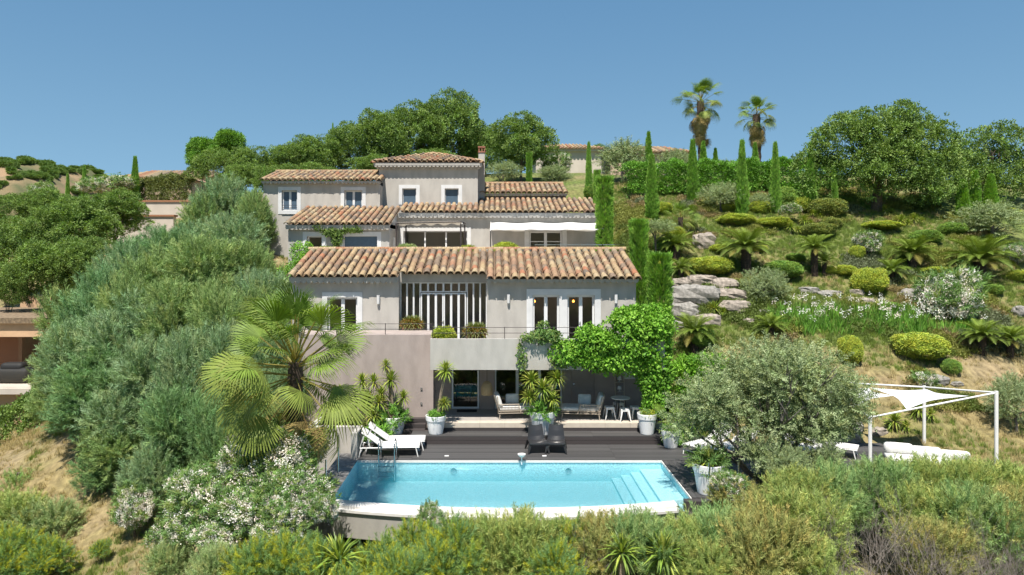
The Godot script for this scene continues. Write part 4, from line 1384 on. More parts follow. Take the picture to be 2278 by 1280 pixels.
func make_sprigs():
	# small sprays of leaves growing along +y; crowns are made of thousands of them
	for q in 5:
		var a := PackedVector3Array()
		for i in 26:
			var p := rdir() * rr(0.05, 0.26)
			p.y = absf(p.y) * 0.8
			var d := (p.normalized() + rdir() * 0.7 + Vector3(0, 0.25, 0)).normalized()
			lozenge(a, p, d * rr(0.09, 0.14), d.cross(rdir()).normalized() * rr(0.028, 0.042))
		L["broad%d" % q] = a
		a = PackedVector3Array()
		for i in 46:
			var t := rr(0.0, 1.0)
			var p := Vector3(rr(-0.03, 0.03), t * 0.5, rr(-0.03, 0.03))
			var w := rr(0, TAU)
			var out := Vector3(cos(w), 0, sin(w))
			var d := (out * rr(0.35, 0.9) + Vector3(0, rr(0.5, 1.1), 0)).normalized() * rr(0.12, 0.24) * (1.15 - t * 0.5)
			var s := d.cross(rdir()).normalized() * rr(0.007, 0.011)
			a.append(p - s); a.append(p + d); a.append(p + s)
		L["feather%d" % q] = a
		a = PackedVector3Array()
		for i in 26:
			var t := i / 26.0
			var p := Vector3(sin(t * 3) * 0.03, t * 0.42, cos(t * 4) * 0.03)
			var w := i * 1.9 + rr(-0.4, 0.4)
			var d := (Vector3(cos(w), 0, sin(w)) * 0.9 + Vector3(0, rr(0.3, 1.0), 0)).normalized() * rr(0.07, 0.1)
			lozenge(a, p, d, d.cross(rdir()).normalized() * rr(0.011, 0.016))
		L["olive%d" % q] = a
		a = PackedVector3Array()
		for i in 30:
			var p := Vector3(rr(-0.15, 0.15), rr(-0.06, 0.05), rr(-0.15, 0.15))
			var d := (Vector3(rr(-1, 1), rr(0.2, 1.2), rr(-1, 1))).normalized() * rr(0.045, 0.07)
			lozenge(a, p, d, d.cross(rdir()).normalized() * rr(0.016, 0.024))
		L["box%d" % q] = a
		a = PackedVector3Array()
		for i in 22:
			var p := Vector3(rr(-0.06, 0.06), rr(0, 0.2), rr(-0.06, 0.06))
			var d := Vector3(rr(-0.35, 0.35), 1, rr(-0.35, 0.35)).normalized() * rr(0.09, 0.17)
			var s := d.cross(rdir()).normalized() * rr(0.012, 0.02)
			a.append(p - s); a.append(p + d); a.append(p + s)
		L["cypress%d" % q] = a
		a = PackedVector3Array()
		for i in 13:
			var p := Vector3(rr(-0.22, 0.22), rr(-0.06, 0.1), rr(-0.22, 0.22))
			var d := Vector3(rr(-0.8, 0.8), rr(-0.1, 0.7), rr(-0.8, 0.8)).normalized() * rr(0.1, 0.15)
			lozenge(a, p, d, d.cross(Vector3.UP + rdir() * 0.5).normalized() * rr(0.045, 0.062))
		L["ivy%d" % q] = a
		a = PackedVector3Array()
		for i in 20:
			var t := rr(0, 0.35)
			var w := rr(0, TAU)
			var d := (Vector3(cos(w), 0, sin(w)) * rr(0.4, 1.0) + Vector3(0, rr(0.4, 1.0), 0)).normalized() * rr(0.15, 0.23)
			lozenge(a, Vector3(0, t, 0), d, d.cross(Vector3.UP + rdir() * 0.3).normalized() * rr(0.013, 0.019))
		L["oleander%d" % q] = a
		a = PackedVector3Array()
		for i in 22:
			var p := rdir() * rr(0.02, 0.11)
			var d := (p.normalized() + rdir()).normalized() * rr(0.04, 0.055)
			lozenge(a, p, d, d.cross(rdir()).normalized() * rr(0.015, 0.022))
		L["bloom%d" % q] = a
		a = PackedVector3Array()
		for i in 16:
			var w := rr(0, TAU)
			var p := Vector3(cos(w), 0, sin(w)) * rr(0, 0.1)
			var d := Vector3(rr(-0.5, 0.5), 1, rr(-0.5, 0.5)) * rr(0.07, 0.2)
			var s := d.cross(rdir()).normalized() * rr(0.005, 0.009)
			a.append(p - s); a.append(p + d); a.append(p + s)
		L["tuft%d" % q] = a

func shade_of(pal: Array) -> Color:
	var a: Array = pal[rng.randi() % pal.size()]
	var s := rr(0.8, 1.22)
	return Color(a[0] * s, a[1] * s * rr(0.95, 1.05), a[2] * s)

func lumps(lobes: Array, n: int, size: float) -> Array:
	# smaller lobes budding from the surface of the large ones
	var out := []
	for l in lobes:
		var c: Vector3 = l[0]
		var r: Vector3 = l[1]
		for i in n:
			var d := rdir()
			if d.y < -0.55: d.y = -d.y
			var k := rr(size * 0.7, size * 1.25)
			out.append([c + d * r * rr(0.62, 0.86), r * k])
	return out

func crown(lobes: Array, sprig: String, count: int, pal: Array, up := 0.4, s0 := 0.85, s1 := 1.25, hollow := 0.55, g: Geo = null) -> Geo:
	if g == null: g = Geo.new()
	var area := []
	var total := 0.0
	for l in lobes:
		total += pow(l[1].x * l[1].z, 0.8)
		area.append(total)
	for i in count:
		var r := rng.randf() * total
		var k := 0
		while area[k] < r: k += 1
		var l: Array = lobes[k]
		var d := rdir()
		var p: Vector3 = l[0] + d * (l[1] as Vector3) * pow(rr(hollow * hollow, 1.0), 0.5)
		var ax := (d + Vector3(0, up, 0) + rdir() * 0.35).normalized()
		var bs := Basis(Quaternion(Vector3.UP, ax)) if ax.y > -0.999 else Basis(Vector3.RIGHT, PI)
		bs = bs * Basis(Vector3.UP, rr(0, TAU))
		g.put(L["%s%d" % [sprig, rng.randi() % 5]], Transform3D(bs.scaled_local(Vector3.ONE * rr(s0, s1)), p), shade_of(pal))
	return g

func branch(g: Geo, a: Vector3, dir: Vector3, length: float, r: float, depth: int, spread := 0.6, up := 0.15):
	var pts := [a]
	var rad := [r]
	var d := dir
	for k in 3:
		d = (d + rdir() * 0.22 + Vector3(0, up * 0.3, 0)).normalized()
		pts.append(pts[-1] + d * length / 3)
		rad.append(r * (1 - 0.18 * (k + 1)))
	g.tube(pts, rad, 6 if r > 0.03 else 4, false)
	if depth > 0:
		for k in 2 + rng.randi() % 2:
			branch(g, pts[-1] if k < 2 else pts[2], (d + rdir() * spread + Vector3(0, up, 0)).normalized(), length * rr(0.65, 0.85), r * rr(0.5, 0.66), depth - 1, spread, up)

const OAK := [[0.146, 0.234, 0.057], [0.184, 0.288, 0.073], [0.222, 0.343, 0.088], [0.118, 0.197, 0.057], [0.26, 0.372, 0.104]]
const SPRING := [[0.162, 0.321, 0.048], [0.194, 0.372, 0.057], [0.129, 0.27, 0.048]]
const FEATHER := [[0.238, 0.359, 0.177], [0.28, 0.402, 0.208], [0.196, 0.303, 0.146], [0.321, 0.413, 0.196], [0.249, 0.392, 0.208]]
const OLIVE := [[0.264, 0.342, 0.165], [0.319, 0.402, 0.204], [0.211, 0.274, 0.126], [0.371, 0.45, 0.244], [0.282, 0.333, 0.135]]
const OLEANDER := [[0.149, 0.27, 0.079], [0.189, 0.313, 0.09], [0.119, 0.208, 0.07], [0.257, 0.333, 0.099]]
const CYPRESS := [[0.207, 0.405, 0.064], [0.255, 0.473, 0.077], [0.16, 0.316, 0.064], [0.302, 0.491, 0.097]]
const BOXY := [[0.365, 0.456, 0.069], [0.456, 0.535, 0.069], [0.274, 0.376, 0.069], [0.501, 0.501, 0.069]]
const HEDGE := [[0.168, 0.36, 0.055], [0.223, 0.445, 0.066], [0.133, 0.288, 0.055]]
const IVY := [[0.162, 0.348, 0.038], [0.209, 0.43, 0.047], [0.121, 0.275, 0.034], [0.274, 0.495, 0.068]]
const WHITE := [[0.82, 0.799, 0.713], [0.82, 0.82, 0.778], [0.799, 0.713, 0.626]]
const BROOM := [[0.26, 0.387, 0.107], [0.347, 0.432, 0.071], [0.19, 0.319, 0.107], [0.468, 0.478, 0.047], [0.208, 0.352, 0.141]]
const SCRUB := [[0.323, 0.43, 0.186], [0.385, 0.483, 0.21], [0.26, 0.365, 0.149], [0.421, 0.455, 0.186]]

func blob(r: float, n: int, size: float) -> Array:
	return lumps([[Vector3.ZERO, Vector3(r, r * 0.9, r)]], n, size) + [[Vector3.ZERO, Vector3(r, r * 0.9, r) * 0.72]]

func make_library():
	for k in 3:
		L["acacia_crown%d" % k] = crown(blob(1.85, 11, 0.46), "feather", 1500, FEATHER, 0.75, 0.8, 1.55, 0.6).mesh()
		L["scrub_crown%d" % k] = crown(blob(1.3, 13, 0.42), "feather", 1000, SCRUB, 0.8, 0.7, 1.25, 0.5).mesh()
		L["broom_crown%d" % k] = crown(blob(1.2, 12, 0.42), "feather", 1000, BROOM, 0.5, 0.6, 1.0, 0.5).mesh()
		L["oak_crown%d" % k] = crown(blob(2.6, 20, 0.36), "broad", 1500, OAK, 0.3, 0.75, 1.25, 0.6).mesh()
		L["olive_crown%d" % k] = crown(blob(1.4, 13, 0.42), "olive", 850, OLIVE, 0.35, 0.9, 1.3, 0.5).mesh()
		var ol := blob(1.15, 13, 0.42)
		L["oleander_crown%d" % k] = crown(ol, "oleander", 460, OLEANDER, 0.7, 0.9, 1.3, 0.5).mesh()
		L["oleander_bloom%d" % k] = crown(ol, "bloom", 900, WHITE, 0.5, 0.8, 1.4, 1.06).mesh()
		var bx := lumps([[Vector3.ZERO, Vector3(0.95, 0.8, 0.95)]], 16, 0.34) + [[Vector3.ZERO, Vector3(0.96, 0.82, 0.96)]]
		L["box_crown%d" % k] = crown(bx, "box", 1900, BOXY, 0.3, 0.7, 1.25, 0.85).mesh()
	L.spring_crown0 = crown(blob(2.2, 16, 0.38), "broad", 900, SPRING, 0.3, 1.1, 1.7, 0.6).mesh()
	for k in 4:
		# cypress: a pointed column; 0, 1 pointed, 2 with side spires, 3 clipped flat
		var g := Geo.new()
		var h := 5.0
		for i in 1500:
			var t := pow(rng.randf(), 0.9)
			var r: float = 0.36 * (minf(1.0, 1.25 * pow(1 - t, 0.8)) if k < 3 else 1.0) * (0.8 + 0.2 * minf(1.0, t * 6))
			var a := rr(0, TAU)
			if k < 3: r *= 1 + 0.18 * sin(a * 3 + t * 9 + k)
			var c := Vector3.ZERO
			if k == 2 and rng.randf() < 0.25: c = Vector3(0.14, -0.5, 0.05) if rng.randf() < 0.5 else Vector3(-0.16, -0.9, -0.05)
			if k == 3 and rng.randf() < 0.12: r *= sqrt(rng.randf()); t = 1.0
			var q := rr(0.8, 1.02)
			var ax := Vector3(cos(a) * 0.4, 1, sin(a) * 0.4).normalized()
			if k == 3: ax = Vector3(cos(a), 0.9, sin(a)).normalized()
			g.put(L["cypress%d" % (i % 5)], Transform3D(Basis(Quaternion(Vector3.UP, ax)) * Basis(Vector3.UP, a).scaled(Vector3.ONE * rr(0.8, 1.3)), Vector3(cos(a) * r * q, t * h * (0.96 if k < 3 else 0.99), sin(a) * r * q) + c), shade_of(CYPRESS))
		L["cypress_crown%d" % k] = g.mesh()
		g = Geo.new()
		g.tube([Vector3(0, -0.4, 0), Vector3(0, h * 0.8, 0)], [0.1, 0.02], 6)
		L.cypress_trunk = g.mesh()
	# a trunk of unit height with short limbs
	for k in 3:
		var g := Geo.new()
		g.tube([Vector3(0, -0.25, 0), Vector3(rr(-0.03, 0.03), 0.4, rr(-0.03, 0.03)), Vector3(rr(-0.06, 0.06), 0.8, rr(-0.06, 0.06)), Vector3(0, 1.15, 0)], [0.075, 0.055, 0.045, 0.02], 8)
		for i in 4: branch(g, Vector3(0, rr(0.5, 0.8), 0), Vector3(rr(-1, 1), 0.8, rr(-1, 1)).normalized(), rr(0.3, 0.5), 0.03, 1)
		L["trunk%d" % k] = g.mesh()
	# fan palm leaves: 0 upright fresh, 1 spreading, 2 drooping, 3 hanging and dry
	for k in 4:
		for q in 2:
			L["fan%d_%d" % [k, q]] = fan_leaf([0.95, 1.2, 1.15, 0.8][k], [0.85, 0.92, 0.95, 0.85][k], [0.3, 0.6, 0.95, 1.1][k], k)
	for q in 4: L["cycad_leaf%d" % q] = cycad_leaf(q)
	for q in 3:
		L["yucca_head%d" % q] = yucca_head(0.62, 95, [[0.22, 0.31, 0.04], [0.16, 0.24, 0.04], [0.29, 0.36, 0.06], [0.34, 0.36, 0.07]], 0.026)
	L.agave_head = yucca_head(0.5, 34, [[0.24, 0.28, 0.24], [0.2, 0.25, 0.2]], 0.04)
	L.sword_head = yucca_head(0.85, 80, [[0.18, 0.27, 0.045], [0.28, 0.36, 0.06], [0.38, 0.43, 0.08], [0.12, 0.19, 0.04]], 0.036)
	L.grass_head = yucca_head(0.42, 130, [[0.26, 0.3, 0.11], [0.3, 0.32, 0.14], [0.2, 0.25, 0.07]], 0.013)

func fan_leaf(pet: float, r: float, droop: float, kind: int) -> ArrayMesh:
	var g := Geo.new()
	var green := [[0.15, 0.25, 0.04], [0.185, 0.28, 0.05], [0.22, 0.28, 0.06], [0.36, 0.27, 0.11]][kind] as Array
	var pk := Color(0.3, 0.26, 0.08) if kind < 3 else Color(0.25, 0.16, 0.07)
	var hub := Vector3(pet, 0.06, 0)
	for s in [Vector3(0, 0, 0.022), Vector3(0, 0.02, 0)]:
		g.v.append_array([-s, s, hub + s * 0.6, -s, hub + s * 0.6, hub - s * 0.6])
		for i in 6: g.c.append(pk)
	var n := 38
	for i in n:
		var t := (i + 0.5) / n * 2 - 1
		var a := t * (1.35 if kind < 2 else 1.6)
		var d := Vector3(cos(a), 0, sin(a))
		var side := Vector3(-sin(a), 0, cos(a))
		var len := r * (1 - 0.28 * absf(t) * absf(t)) * rr(0.92, 1.05)
		var fold := 0.16 * absf(t)
		var sg := 1.0 if i % 2 else -1.0
		var p0 := hub
		var p1 := hub + d * len * 0.5 + Vector3(0, -droop * 0.1 * len + fold * len * 0.4 + sg * 0.012, 0)
		var p2 := p1 + d * len * 0.28 + Vector3(0, -droop * len * 0.2, 0)
		var p3 := p2 + d * len * 0.2 * (1 - droop * 0.6) + Vector3(rr(-0.04, 0.04), -(0.12 + droop) * len * rr(0.25, 0.55), rr(-0.04, 0.04))
		var w1 := len * 0.5 * (2.7 if kind < 2 else 3.2) / n * 0.56
		var up := Vector3(0, 0.014, 0)
		var k := rr(0.8, 1.2)
		var cc := Color(green[0] * k, green[1] * k, green[2] * k)
		var tip := cc.lerp(Color(0.34, 0.27, 0.1), [0.1, 0.25, 0.5, 0.9][kind] * rr(0.4, 1))
		for q in [[p0, p0, p1 + side * w1, p1 - side * w1, cc], [p1 - side * w1, p1 + side * w1, p2 + side * w1 * 0.5, p2 - side * w1 * 0.5, cc], [p2 - side * w1 * 0.5, p2 + side * w1 * 0.5, p3, p3, tip]]:
			g.v.append_array([q[0], q[1], q[2], q[0], q[2], q[3]])
			for e in 6: g.c.append(q[4])
	return g.mesh()

func cycad_leaf(kind: int) -> ArrayMesh:
	var g := Geo.new()
	var e: float = [1.15, 0.75, 0.4, 0.05][kind]
	var len := 1.15
	var p := Vector3.ZERO
	var ang := e
	var green := [[0.2, 0.28, 0.045], [0.16, 0.235, 0.04], [0.14, 0.2, 0.04], [0.22, 0.2, 0.055]][kind] as Array
	var n := 26
	for i in n:
		var t := i / float(n)
		ang -= [0.035, 0.045, 0.045, 0.03][kind]
		var d := Vector3(cos(ang), sin(ang), 0)
		var q := p + d * len / n
		var k := rr(0.82, 1.18)
		var cc := Color(green[0] * k, green[1] * k, green[2] * k)
		var up := Vector3(-d.y, d.x, 0)
		g.v.append_array([p, p + Vector3(0, 0.004, 0.016), q])
		for j in 3: g.c.append(Color(0.2, 0.19, 0.05))
		if t > 0.1:
			var ll := 0.23 * sin(PI * clampf(0.12 + t * 0.9, 0, 1)) + 0.03
			for s in [-1, 1]:
				var tip: Vector3 = p + Vector3(0, 0, s) * ll * 0.86 + d * ll * 0.5 + up * ll * 0.3
				g.v.append_array([p, p + d * 0.036, tip])
				for j in 3: g.c.append(cc)
		p = q
	return g.mesh()

func yucca_head(r: float, n: int, pal: Array, w: float) -> ArrayMesh:
	var g := Geo.new()
	for i in n:
		var t := (i + 0.5) / n
		var el := lerpf(1.5, -0.75, pow(t, 1.2)) + rr(-0.12, 0.12)
		var a := i * 2.39996 + rr(-0.2, 0.2)
		var d := Vector3(cos(a) * cos(el), sin(el), sin(a) * cos(el))
		var side := Vector3(-sin(a), 0, cos(a)) * w
		var len := r * rr(0.85, 1.1) * (0.8 + 0.2 * sin(PI * t))
		var m := d * len * 0.55 + Vector3(0, -0.02 * len, 0)
		var tip := d * len + Vector3(0, -len * (0.1 + 0.2 * t), 0)
		var cc := shade_of(pal)
		var low := side.cross(d).normalized() * w * 0.35
		g.v.append_array([side * 0.5, m + side + low, m, side * 0.5, m, Vector3.ZERO, Vector3.ZERO, m, m - side + low, Vector3.ZERO, m - side + low, side * -0.5, m + side + low, tip, m, m, tip, m - side + low])
		for e in 18: g.c.append(cc)
	return g.mesh()

func tree(called: String, label: String, category: String, group: String, kind: String, at: Vector3, lift: float, size: Vector3, leaf: Material, bark: Material, variant := -1, flowers := false):
	var o := thing(called, label, category, at, 0, group)
	var v := variant if variant >= 0 else rng.randi() % 3
	if kind == "spring": v = 0
	var bs := Basis(Vector3.UP, rr(0, TAU))
	var t := Transform3D(Basis.from_scale(size) * bs, Vector3(0, lift, 0))
	part("crown", L["%s_crown%d" % [kind, v]], o, leaf, t)
	if flowers: part("blossoms", L["oleander_bloom%d" % v], o, M.petal, t)
	var w := clampf(maxf(size.x, size.z) * 1.6, 0.3, 3.5)
	part("trunk", L["trunk%d" % (rng.randi() % 3)], o, bark, Transform3D(Basis.from_scale(Vector3(w, lift * (0.8 if kind in ["oak", "spring", "olive"] else 0.45), w)), Vector3.ZERO))
	return o

func yucca(at: Vector3, label: String, heads: Array, size := 1.0, called := "yucca", group := ""):
	# heads: [x, y, z, scale] from the foot
	var o := thing(called, label, "yucca", at, 0, group)
	for h in heads:
		var p := Vector3(h[0], h[1], h[2])
		if p.y > 0.25:
			var g := Geo.new()
			g.tube([Vector3(p.x * 0.15, -0.1, p.z * 0.15), Vector3(p.x * 0.5 + rr(-0.04, 0.04), p.y * 0.5, p.z * 0.5), p], [0.06, 0.05, 0.04], 8)
			part("trunk", g, o, M.yucca_bark)
		part("leaves", L["yucca_head%d" % (rng.randi() % 3)], o, M.leaf_glossy, Transform3D(Basis.from_euler(Vector3(rr(-0.2, 0.2), rr(0, TAU), rr(-0.2, 0.2))).scaled(Vector3.ONE * h[3] * size), p))
	return o

func cycad(at: Vector3, r: float, trunk: float, label: String, n := 34):
	n = int(n * 1.45)
	var o := thing("sago_palm", label, "sago palm", at, rr(0, TAU), "sago palms on the garden slope")
	if trunk > 0.12:
		var g := Geo.new()
		var w := r * 0.17
		for i in 9:
			var y0 := trunk * i / 9.0
			var y1 := trunk * (i + 1) / 9.0
			g.tube([Vector3(0, y0 - (0.3 if i == 0 else 0.0), 0), Vector3(0, y1, 0)], [w * 0.86, w * 1.08], 12)
		part("trunk", g, o, M.palm_bark)
	for i in n:
		var t := float(i) / n
		var k := 0 if t < 0.34 else 1 if t < 0.7 else 2 if t < 0.94 else 3
		var s := r / 1.02 * rr(0.9, 1.08)
		part("frond", L["cycad_leaf%d" % k], o, M.leaf_glossy, Transform3D((Basis(Vector3.UP, i * 2.39996) * Basis(Vector3(0, 0, 1), rr(-0.12, 0.12)) * Basis(Vector3.RIGHT, rr(-0.25, 0.25))).scaled(Vector3.ONE * s), Vector3(0, trunk, 0)))
	return o

func fan_palm(at: Vector3, h: float, r: float, counts: Array, label: String, group := "", trunk_r := 0.2, skirt := 0.0):
	var o := thing("fan_palm", label, "palm tree", at, 0, group)
	var g := Geo.new()
	var pts := []
	var rad := []
	for i in 15:
		var y := -0.4 + (h + 0.4) * i / 14.0
		pts.append(Vector3(0.05 * sin(y * 0.8), y, 0))
		rad.append(trunk_r * (1.1 if i % 2 else 0.92) * (1.15 if i < 3 else 1.0))
	g.tube(pts, rad, 12)
	part("trunk", g, o, M.palm_bark)
	var top: Vector3 = pts[-1]
	var i := 0
	for k in 4:
		for q in counts[k]:
			var t: float = float(q) / maxf(1, counts[k])
			var el: float = [lerpf(1.4, 0.75, t), lerpf(0.7, 0.05, t), lerpf(0.05, -0.75, t), lerpf(-0.95, -1.35, t)][k]
			var y: float = [0.05, -0.1, -0.3, -0.6 - skirt * t][k]
			el += rr(-0.3, 0.3) if k < 3 else rr(-0.1, 0.1)
			var bs := Basis(Vector3.UP, i * 2.39996 + rr(-0.4, 0.4)) * Basis(Vector3(0, 0, 1), el) * Basis(Vector3.RIGHT, rr(-0.9, 0.9))
			part("frond", L["fan%d_%d" % [k, i % 2]], o, M.leaf if k < 3 else M.dry, Transform3D(bs.scaled(Vector3.ONE * r / 2.0 * rr(0.75, 1.15)), top + Vector3(0, y * r / 2.0, 0)))
			i += 1
	return o

func boulder(at: Vector3, size: Vector3, turn: float, label: String, m: Material):
	var g := Geo.new()
	var f := FastNoiseLite.new()
	f.seed = rng.randi() % 9999
	f.frequency = 0.9
	var nu := 16
	var nv := 10
	var pos := func(i, j):
		var a: float = TAU * i / nu
		var b: float = PI * j / nv - PI / 2
		var d := Vector3(cos(a) * cos(b), sin(b), sin(a) * cos(b))
		# blocky: pushed towards a box, then broken by noise
		var q := d / maxf(maxf(absf(d.x), absf(d.y)), absf(d.z))
		d = d.lerp(q, 0.42)
		return d * size * (1 + 0.3 * f.get_noise_3dv(d * 1.3) + 0.14 * f.get_noise_3dv(d * 4.0))
	for i in nu:
		for j in nv:
			g.quad(pos.call(i % nu, j), pos.call(i % nu, j + 1), pos.call((i + 1) % nu, j + 1), pos.call((i + 1) % nu, j))
	return single("boulder", g, label, "boulder", m, Transform3D(Basis(Vector3.UP, turn), at), "rocks on the garden slope")

func far_house(label: String, x0, x1, d, y0, y1, m: Material, rise := 1.2, depth := 7.0, windows := []):
	var o := thing("hill_house", label, "house")
	var g := Geo.new()
	g.box(x0, y0, -d - depth, x1, y1, -d)
	part("wall", g, o, m)
	var pk0 := Vector3(x0 + 1.6, y1 + rise, -d - depth / 2)
	var pk1 := Vector3(x1 - 1.6, y1 + rise, -d - depth / 2)
	var c := [Vector3(x0 - 0.4, y1, -d + 0.4), Vector3(x1 + 0.4, y1, -d + 0.4), Vector3(x1 + 0.4, y1, -d - depth - 0.4), Vector3(x0 - 0.4, y1, -d - depth - 0.4)]
	var rf := Geo.new()
	rf.col = Color(0.4, 0.26, 0.17)
	rf.quad(c[0], pk0, pk1, c[1]); rf.quad(c[2], pk1, pk0, c[3]); rf.tri(c[1], pk1, c[2]); rf.tri(c[3], pk0, c[0])
	# rolls of tiles down the front slope
	var al: Vector3 = (pk0 - c[0])
	var n := int((c[1].x - c[0].x) / 0.32)
	for i in n:
		var x: float = c[0].x + 0.16 + i * 0.32
		var k: Array = CLAY[clay()]
		rf.col = Color(k[0], k[1], k[2])
		var top := minf(1.0, minf((x - c[0].x) / 2.0, (c[1].x - x) / 2.0))
		rf.tube([Vector3(x, y1 + 0.02, -d + 0.45), Vector3(x, y1 + rise * top, -d + 0.4 - (depth / 2 + 0.4) * top)], [0.11], 5)
	part("roof", rf, o, M.tile_clay)
	g = Geo.new()
	g.box(x0 - 0.25, y1 - 0.25, -d + 0.002, x1 + 0.25, y1 - 0.01, -d + 0.25)
	part("eave_course", g, o, m)
	for w in windows:
		g = Geo.new()
		g.box(w[0], w[2], -d + 0.004, w[1], w[3], -d + 0.05)
		part("window", g, o, M.shutter)
	return o

func make_neighbours():
	var o := thing("neighbour_house", "ochre modern house with a glass-railed terrace beyond the silvery shrubs", "house")
	var g := Geo.new()
	g.box(-36, -4, -44, -24.9, -0.75, -37)
	part("garage_wall", g, o, M.ochre)
	g = Geo.new()
	g.box(-24.9, -4, -44, -24.0, -0.75, -37.6)
	part("orange_wall", g, o, M.orange_wall)
	g = Geo.new()
	g.box(-36, -3.5, -36.98, -25.75, -1.5, -36.96)
	part("garage_door", g, o, M.grey_stone)
	g = Geo.new()
	g.box(-36, -0.748, -44, -23.8, -0.45, -36.3)
	part("terrace_slab", g, o, M.far_pale)
	for k in 3:
		g = Geo.new()
		var a := -29.2 + k * 1.75
		g.quad(Vector3(a, -0.44, -36.4), Vector3(a, 0.5, -36.4), Vector3(a + 1.72, 0.5, -36.4), Vector3(a + 1.72, -0.44, -36.4))
		part("glass_panel", g, o, M.clear_glass)
	g = Geo.new()
	g.box(-36, 2.0, -45, -24.6, 2.75, -38.2)
	part("fascia", g, o, M.ochre)
	g = Geo.new()
	g.box(-36.2, 2.752, -45.2, -24.4, 3.05, -38.0)
	part("flat_roof", g, o, M.gravel_roof)
	g = Geo.new()
	g.box(-25.4, -0.448, -45, -24.9, 1.998, -39.4)
	g.box(-36, -0.448, -45, -25.4, 1.998, -43)
	part("wall", g, o, M.ochre)
	g = Geo.new()
	g.box(-28.5, -0.448, -42.9, -26.9, 1.998, -39.9)
	part("timber_wall", g, o, M.brown_wood)
	g = Geo.new()
	g.quad(Vector3(-26.9, -0.44, -39.6), Vector3(-26.9, 1.99, -39.6), Vector3(-25.42, 1.99, -39.6), Vector3(-25.42, -0.44, -39.6))
	part("window_pane", g, o, M.glass)
	g = Geo.new()
	g.box(-25.55, -2.7, -36.96, -25.42, -2.3, -36.88)
	part("wall_lamp", g, o, M.dark_metal)
	g = Geo.new()
	g.soft_box(-1.1, 0, -0.45, 0.85, 0.85, 0.45, 0.3, Transform3D(), 4)
	g.soft_box(-0.75, 0.6, -0.35, 0.5, 1.1, 0.35, 0.2)
	single("covered_barbecue", g, "bulky barbecue under a black cover on the neighbour's terrace", "barbecue", M.black_cover, Transform3D(Basis(), Vector3(-25.9, -0.449, -38.0)))
	g = Geo.new()
	g.box(-31, 1.5, -46.2, -26.2, 3.75, -45.8)
	single("garden_wall", g, "ochre garden wall above the neighbour's flat roof under the oaks", "wall", M.ochre)
	# houses and walls up the hill
	far_house("low terracotta-roofed house on the ridge behind the clipped hedge wall", -37.5, -27.8, 70, 10.5, 14.0, M.far_plaster, 1.1)
	far_house("pink-roofed house wing on the ridge beside the bright green trees", -33, -28.6, 66, 11.5, 13.4, M.far_plaster, 0.9, 5.0)
	far_house("pale house under tiles on the ridge behind the white oleander", 3.6, 9.3, 61, 13.2, 15.6, M.far_pale, 0.9, 7, [])
	far_house("pinkish house on the ridge behind the olive trees and tall palm", 10.6, 18.0, 64, 12.0, 15.7, M.far_plaster, 1.1, 8, [[15.5, 16.6, 13.0, 15.1]])
	for k in [[-31.5, -25.7, 60, 8.6, 10.9, "pale retaining wall on the far slope below the hedge"], [-30.2, -25.2, 55, 7.4, 9.4, "lower pale retaining wall on the far slope with a tiled top"]]:
		g = Geo.new()
		g.box(k[0], k[3] - 2, -k[2] - 0.5, k[1], k[4], -k[2])
		var w := thing("retaining_wall", k[5], "wall")
		part("face", g, w, M.far_pale)
		g = Geo.new()
		g.box(k[0] - 0.1, k[4] + 0.002, -k[2] - 0.6, k[1] + 0.1, k[4] + 0.14, -k[2] + 0.1)
		part("tiled_top", g, w, M.terracotta)

func leafy_box(called: String, label: String, a: Vector3, b: Vector3, h: float, deep: float, pal: Array, count: int, sprig := "broad", flowers := 0):
	# a hedge from a to b following the ground
	var o := thing(called, label, "hedge")
	var g := Geo.new()
	var dir := (b - a)
	var side := dir.normalized().cross(Vector3.UP)
	var bl := Geo.new()
	for i in count + flowers:
		var t := rng.randf()
		var p := a + dir * t
		p.y = ground_y(p.x, p.z)
		var hh := h * (1 + 0.1 * sin(t * 37) + 0.07 * sin(t * 91))
		var f := rng.randf()
		var off: Vector3
		var nrm: Vector3
		if f < 0.45:
			off = side * rr(-deep, deep) * 0.5 + Vector3(0, hh, 0); nrm = Vector3.UP
		else:
			var s := -1.0 if f < 0.9 else 1.0
			off = side * s * deep * 0.5 + Vector3(0, rr(0, hh), 0); nrm = side * s
		if (side.z > 0) != (nrm.z > 0) and f >= 0.45 and rng.randf() < 0.8: off = off * Vector3(-1, 1, -1); nrm = -nrm
		var ax := (nrm + Vector3(0, 0.5, 0) + rdir() * 0.5).normalized()
		var tr := Transform3D(Basis(Quaternion(Vector3.UP, ax)).scaled(Vector3.ONE * rr(0.7, 1.2)), p + off + rdir() * 0.08)
		if i < count: g.put(L["%s%d" % [sprig, i % 5]], tr, shade_of(pal))
		else: bl.put(L["bloom%d" % (i % 5)], tr, shade_of(WHITE))
	part("foliage", g, o, M.leaf)
	if flowers: part("blossoms", bl, o, M.petal)

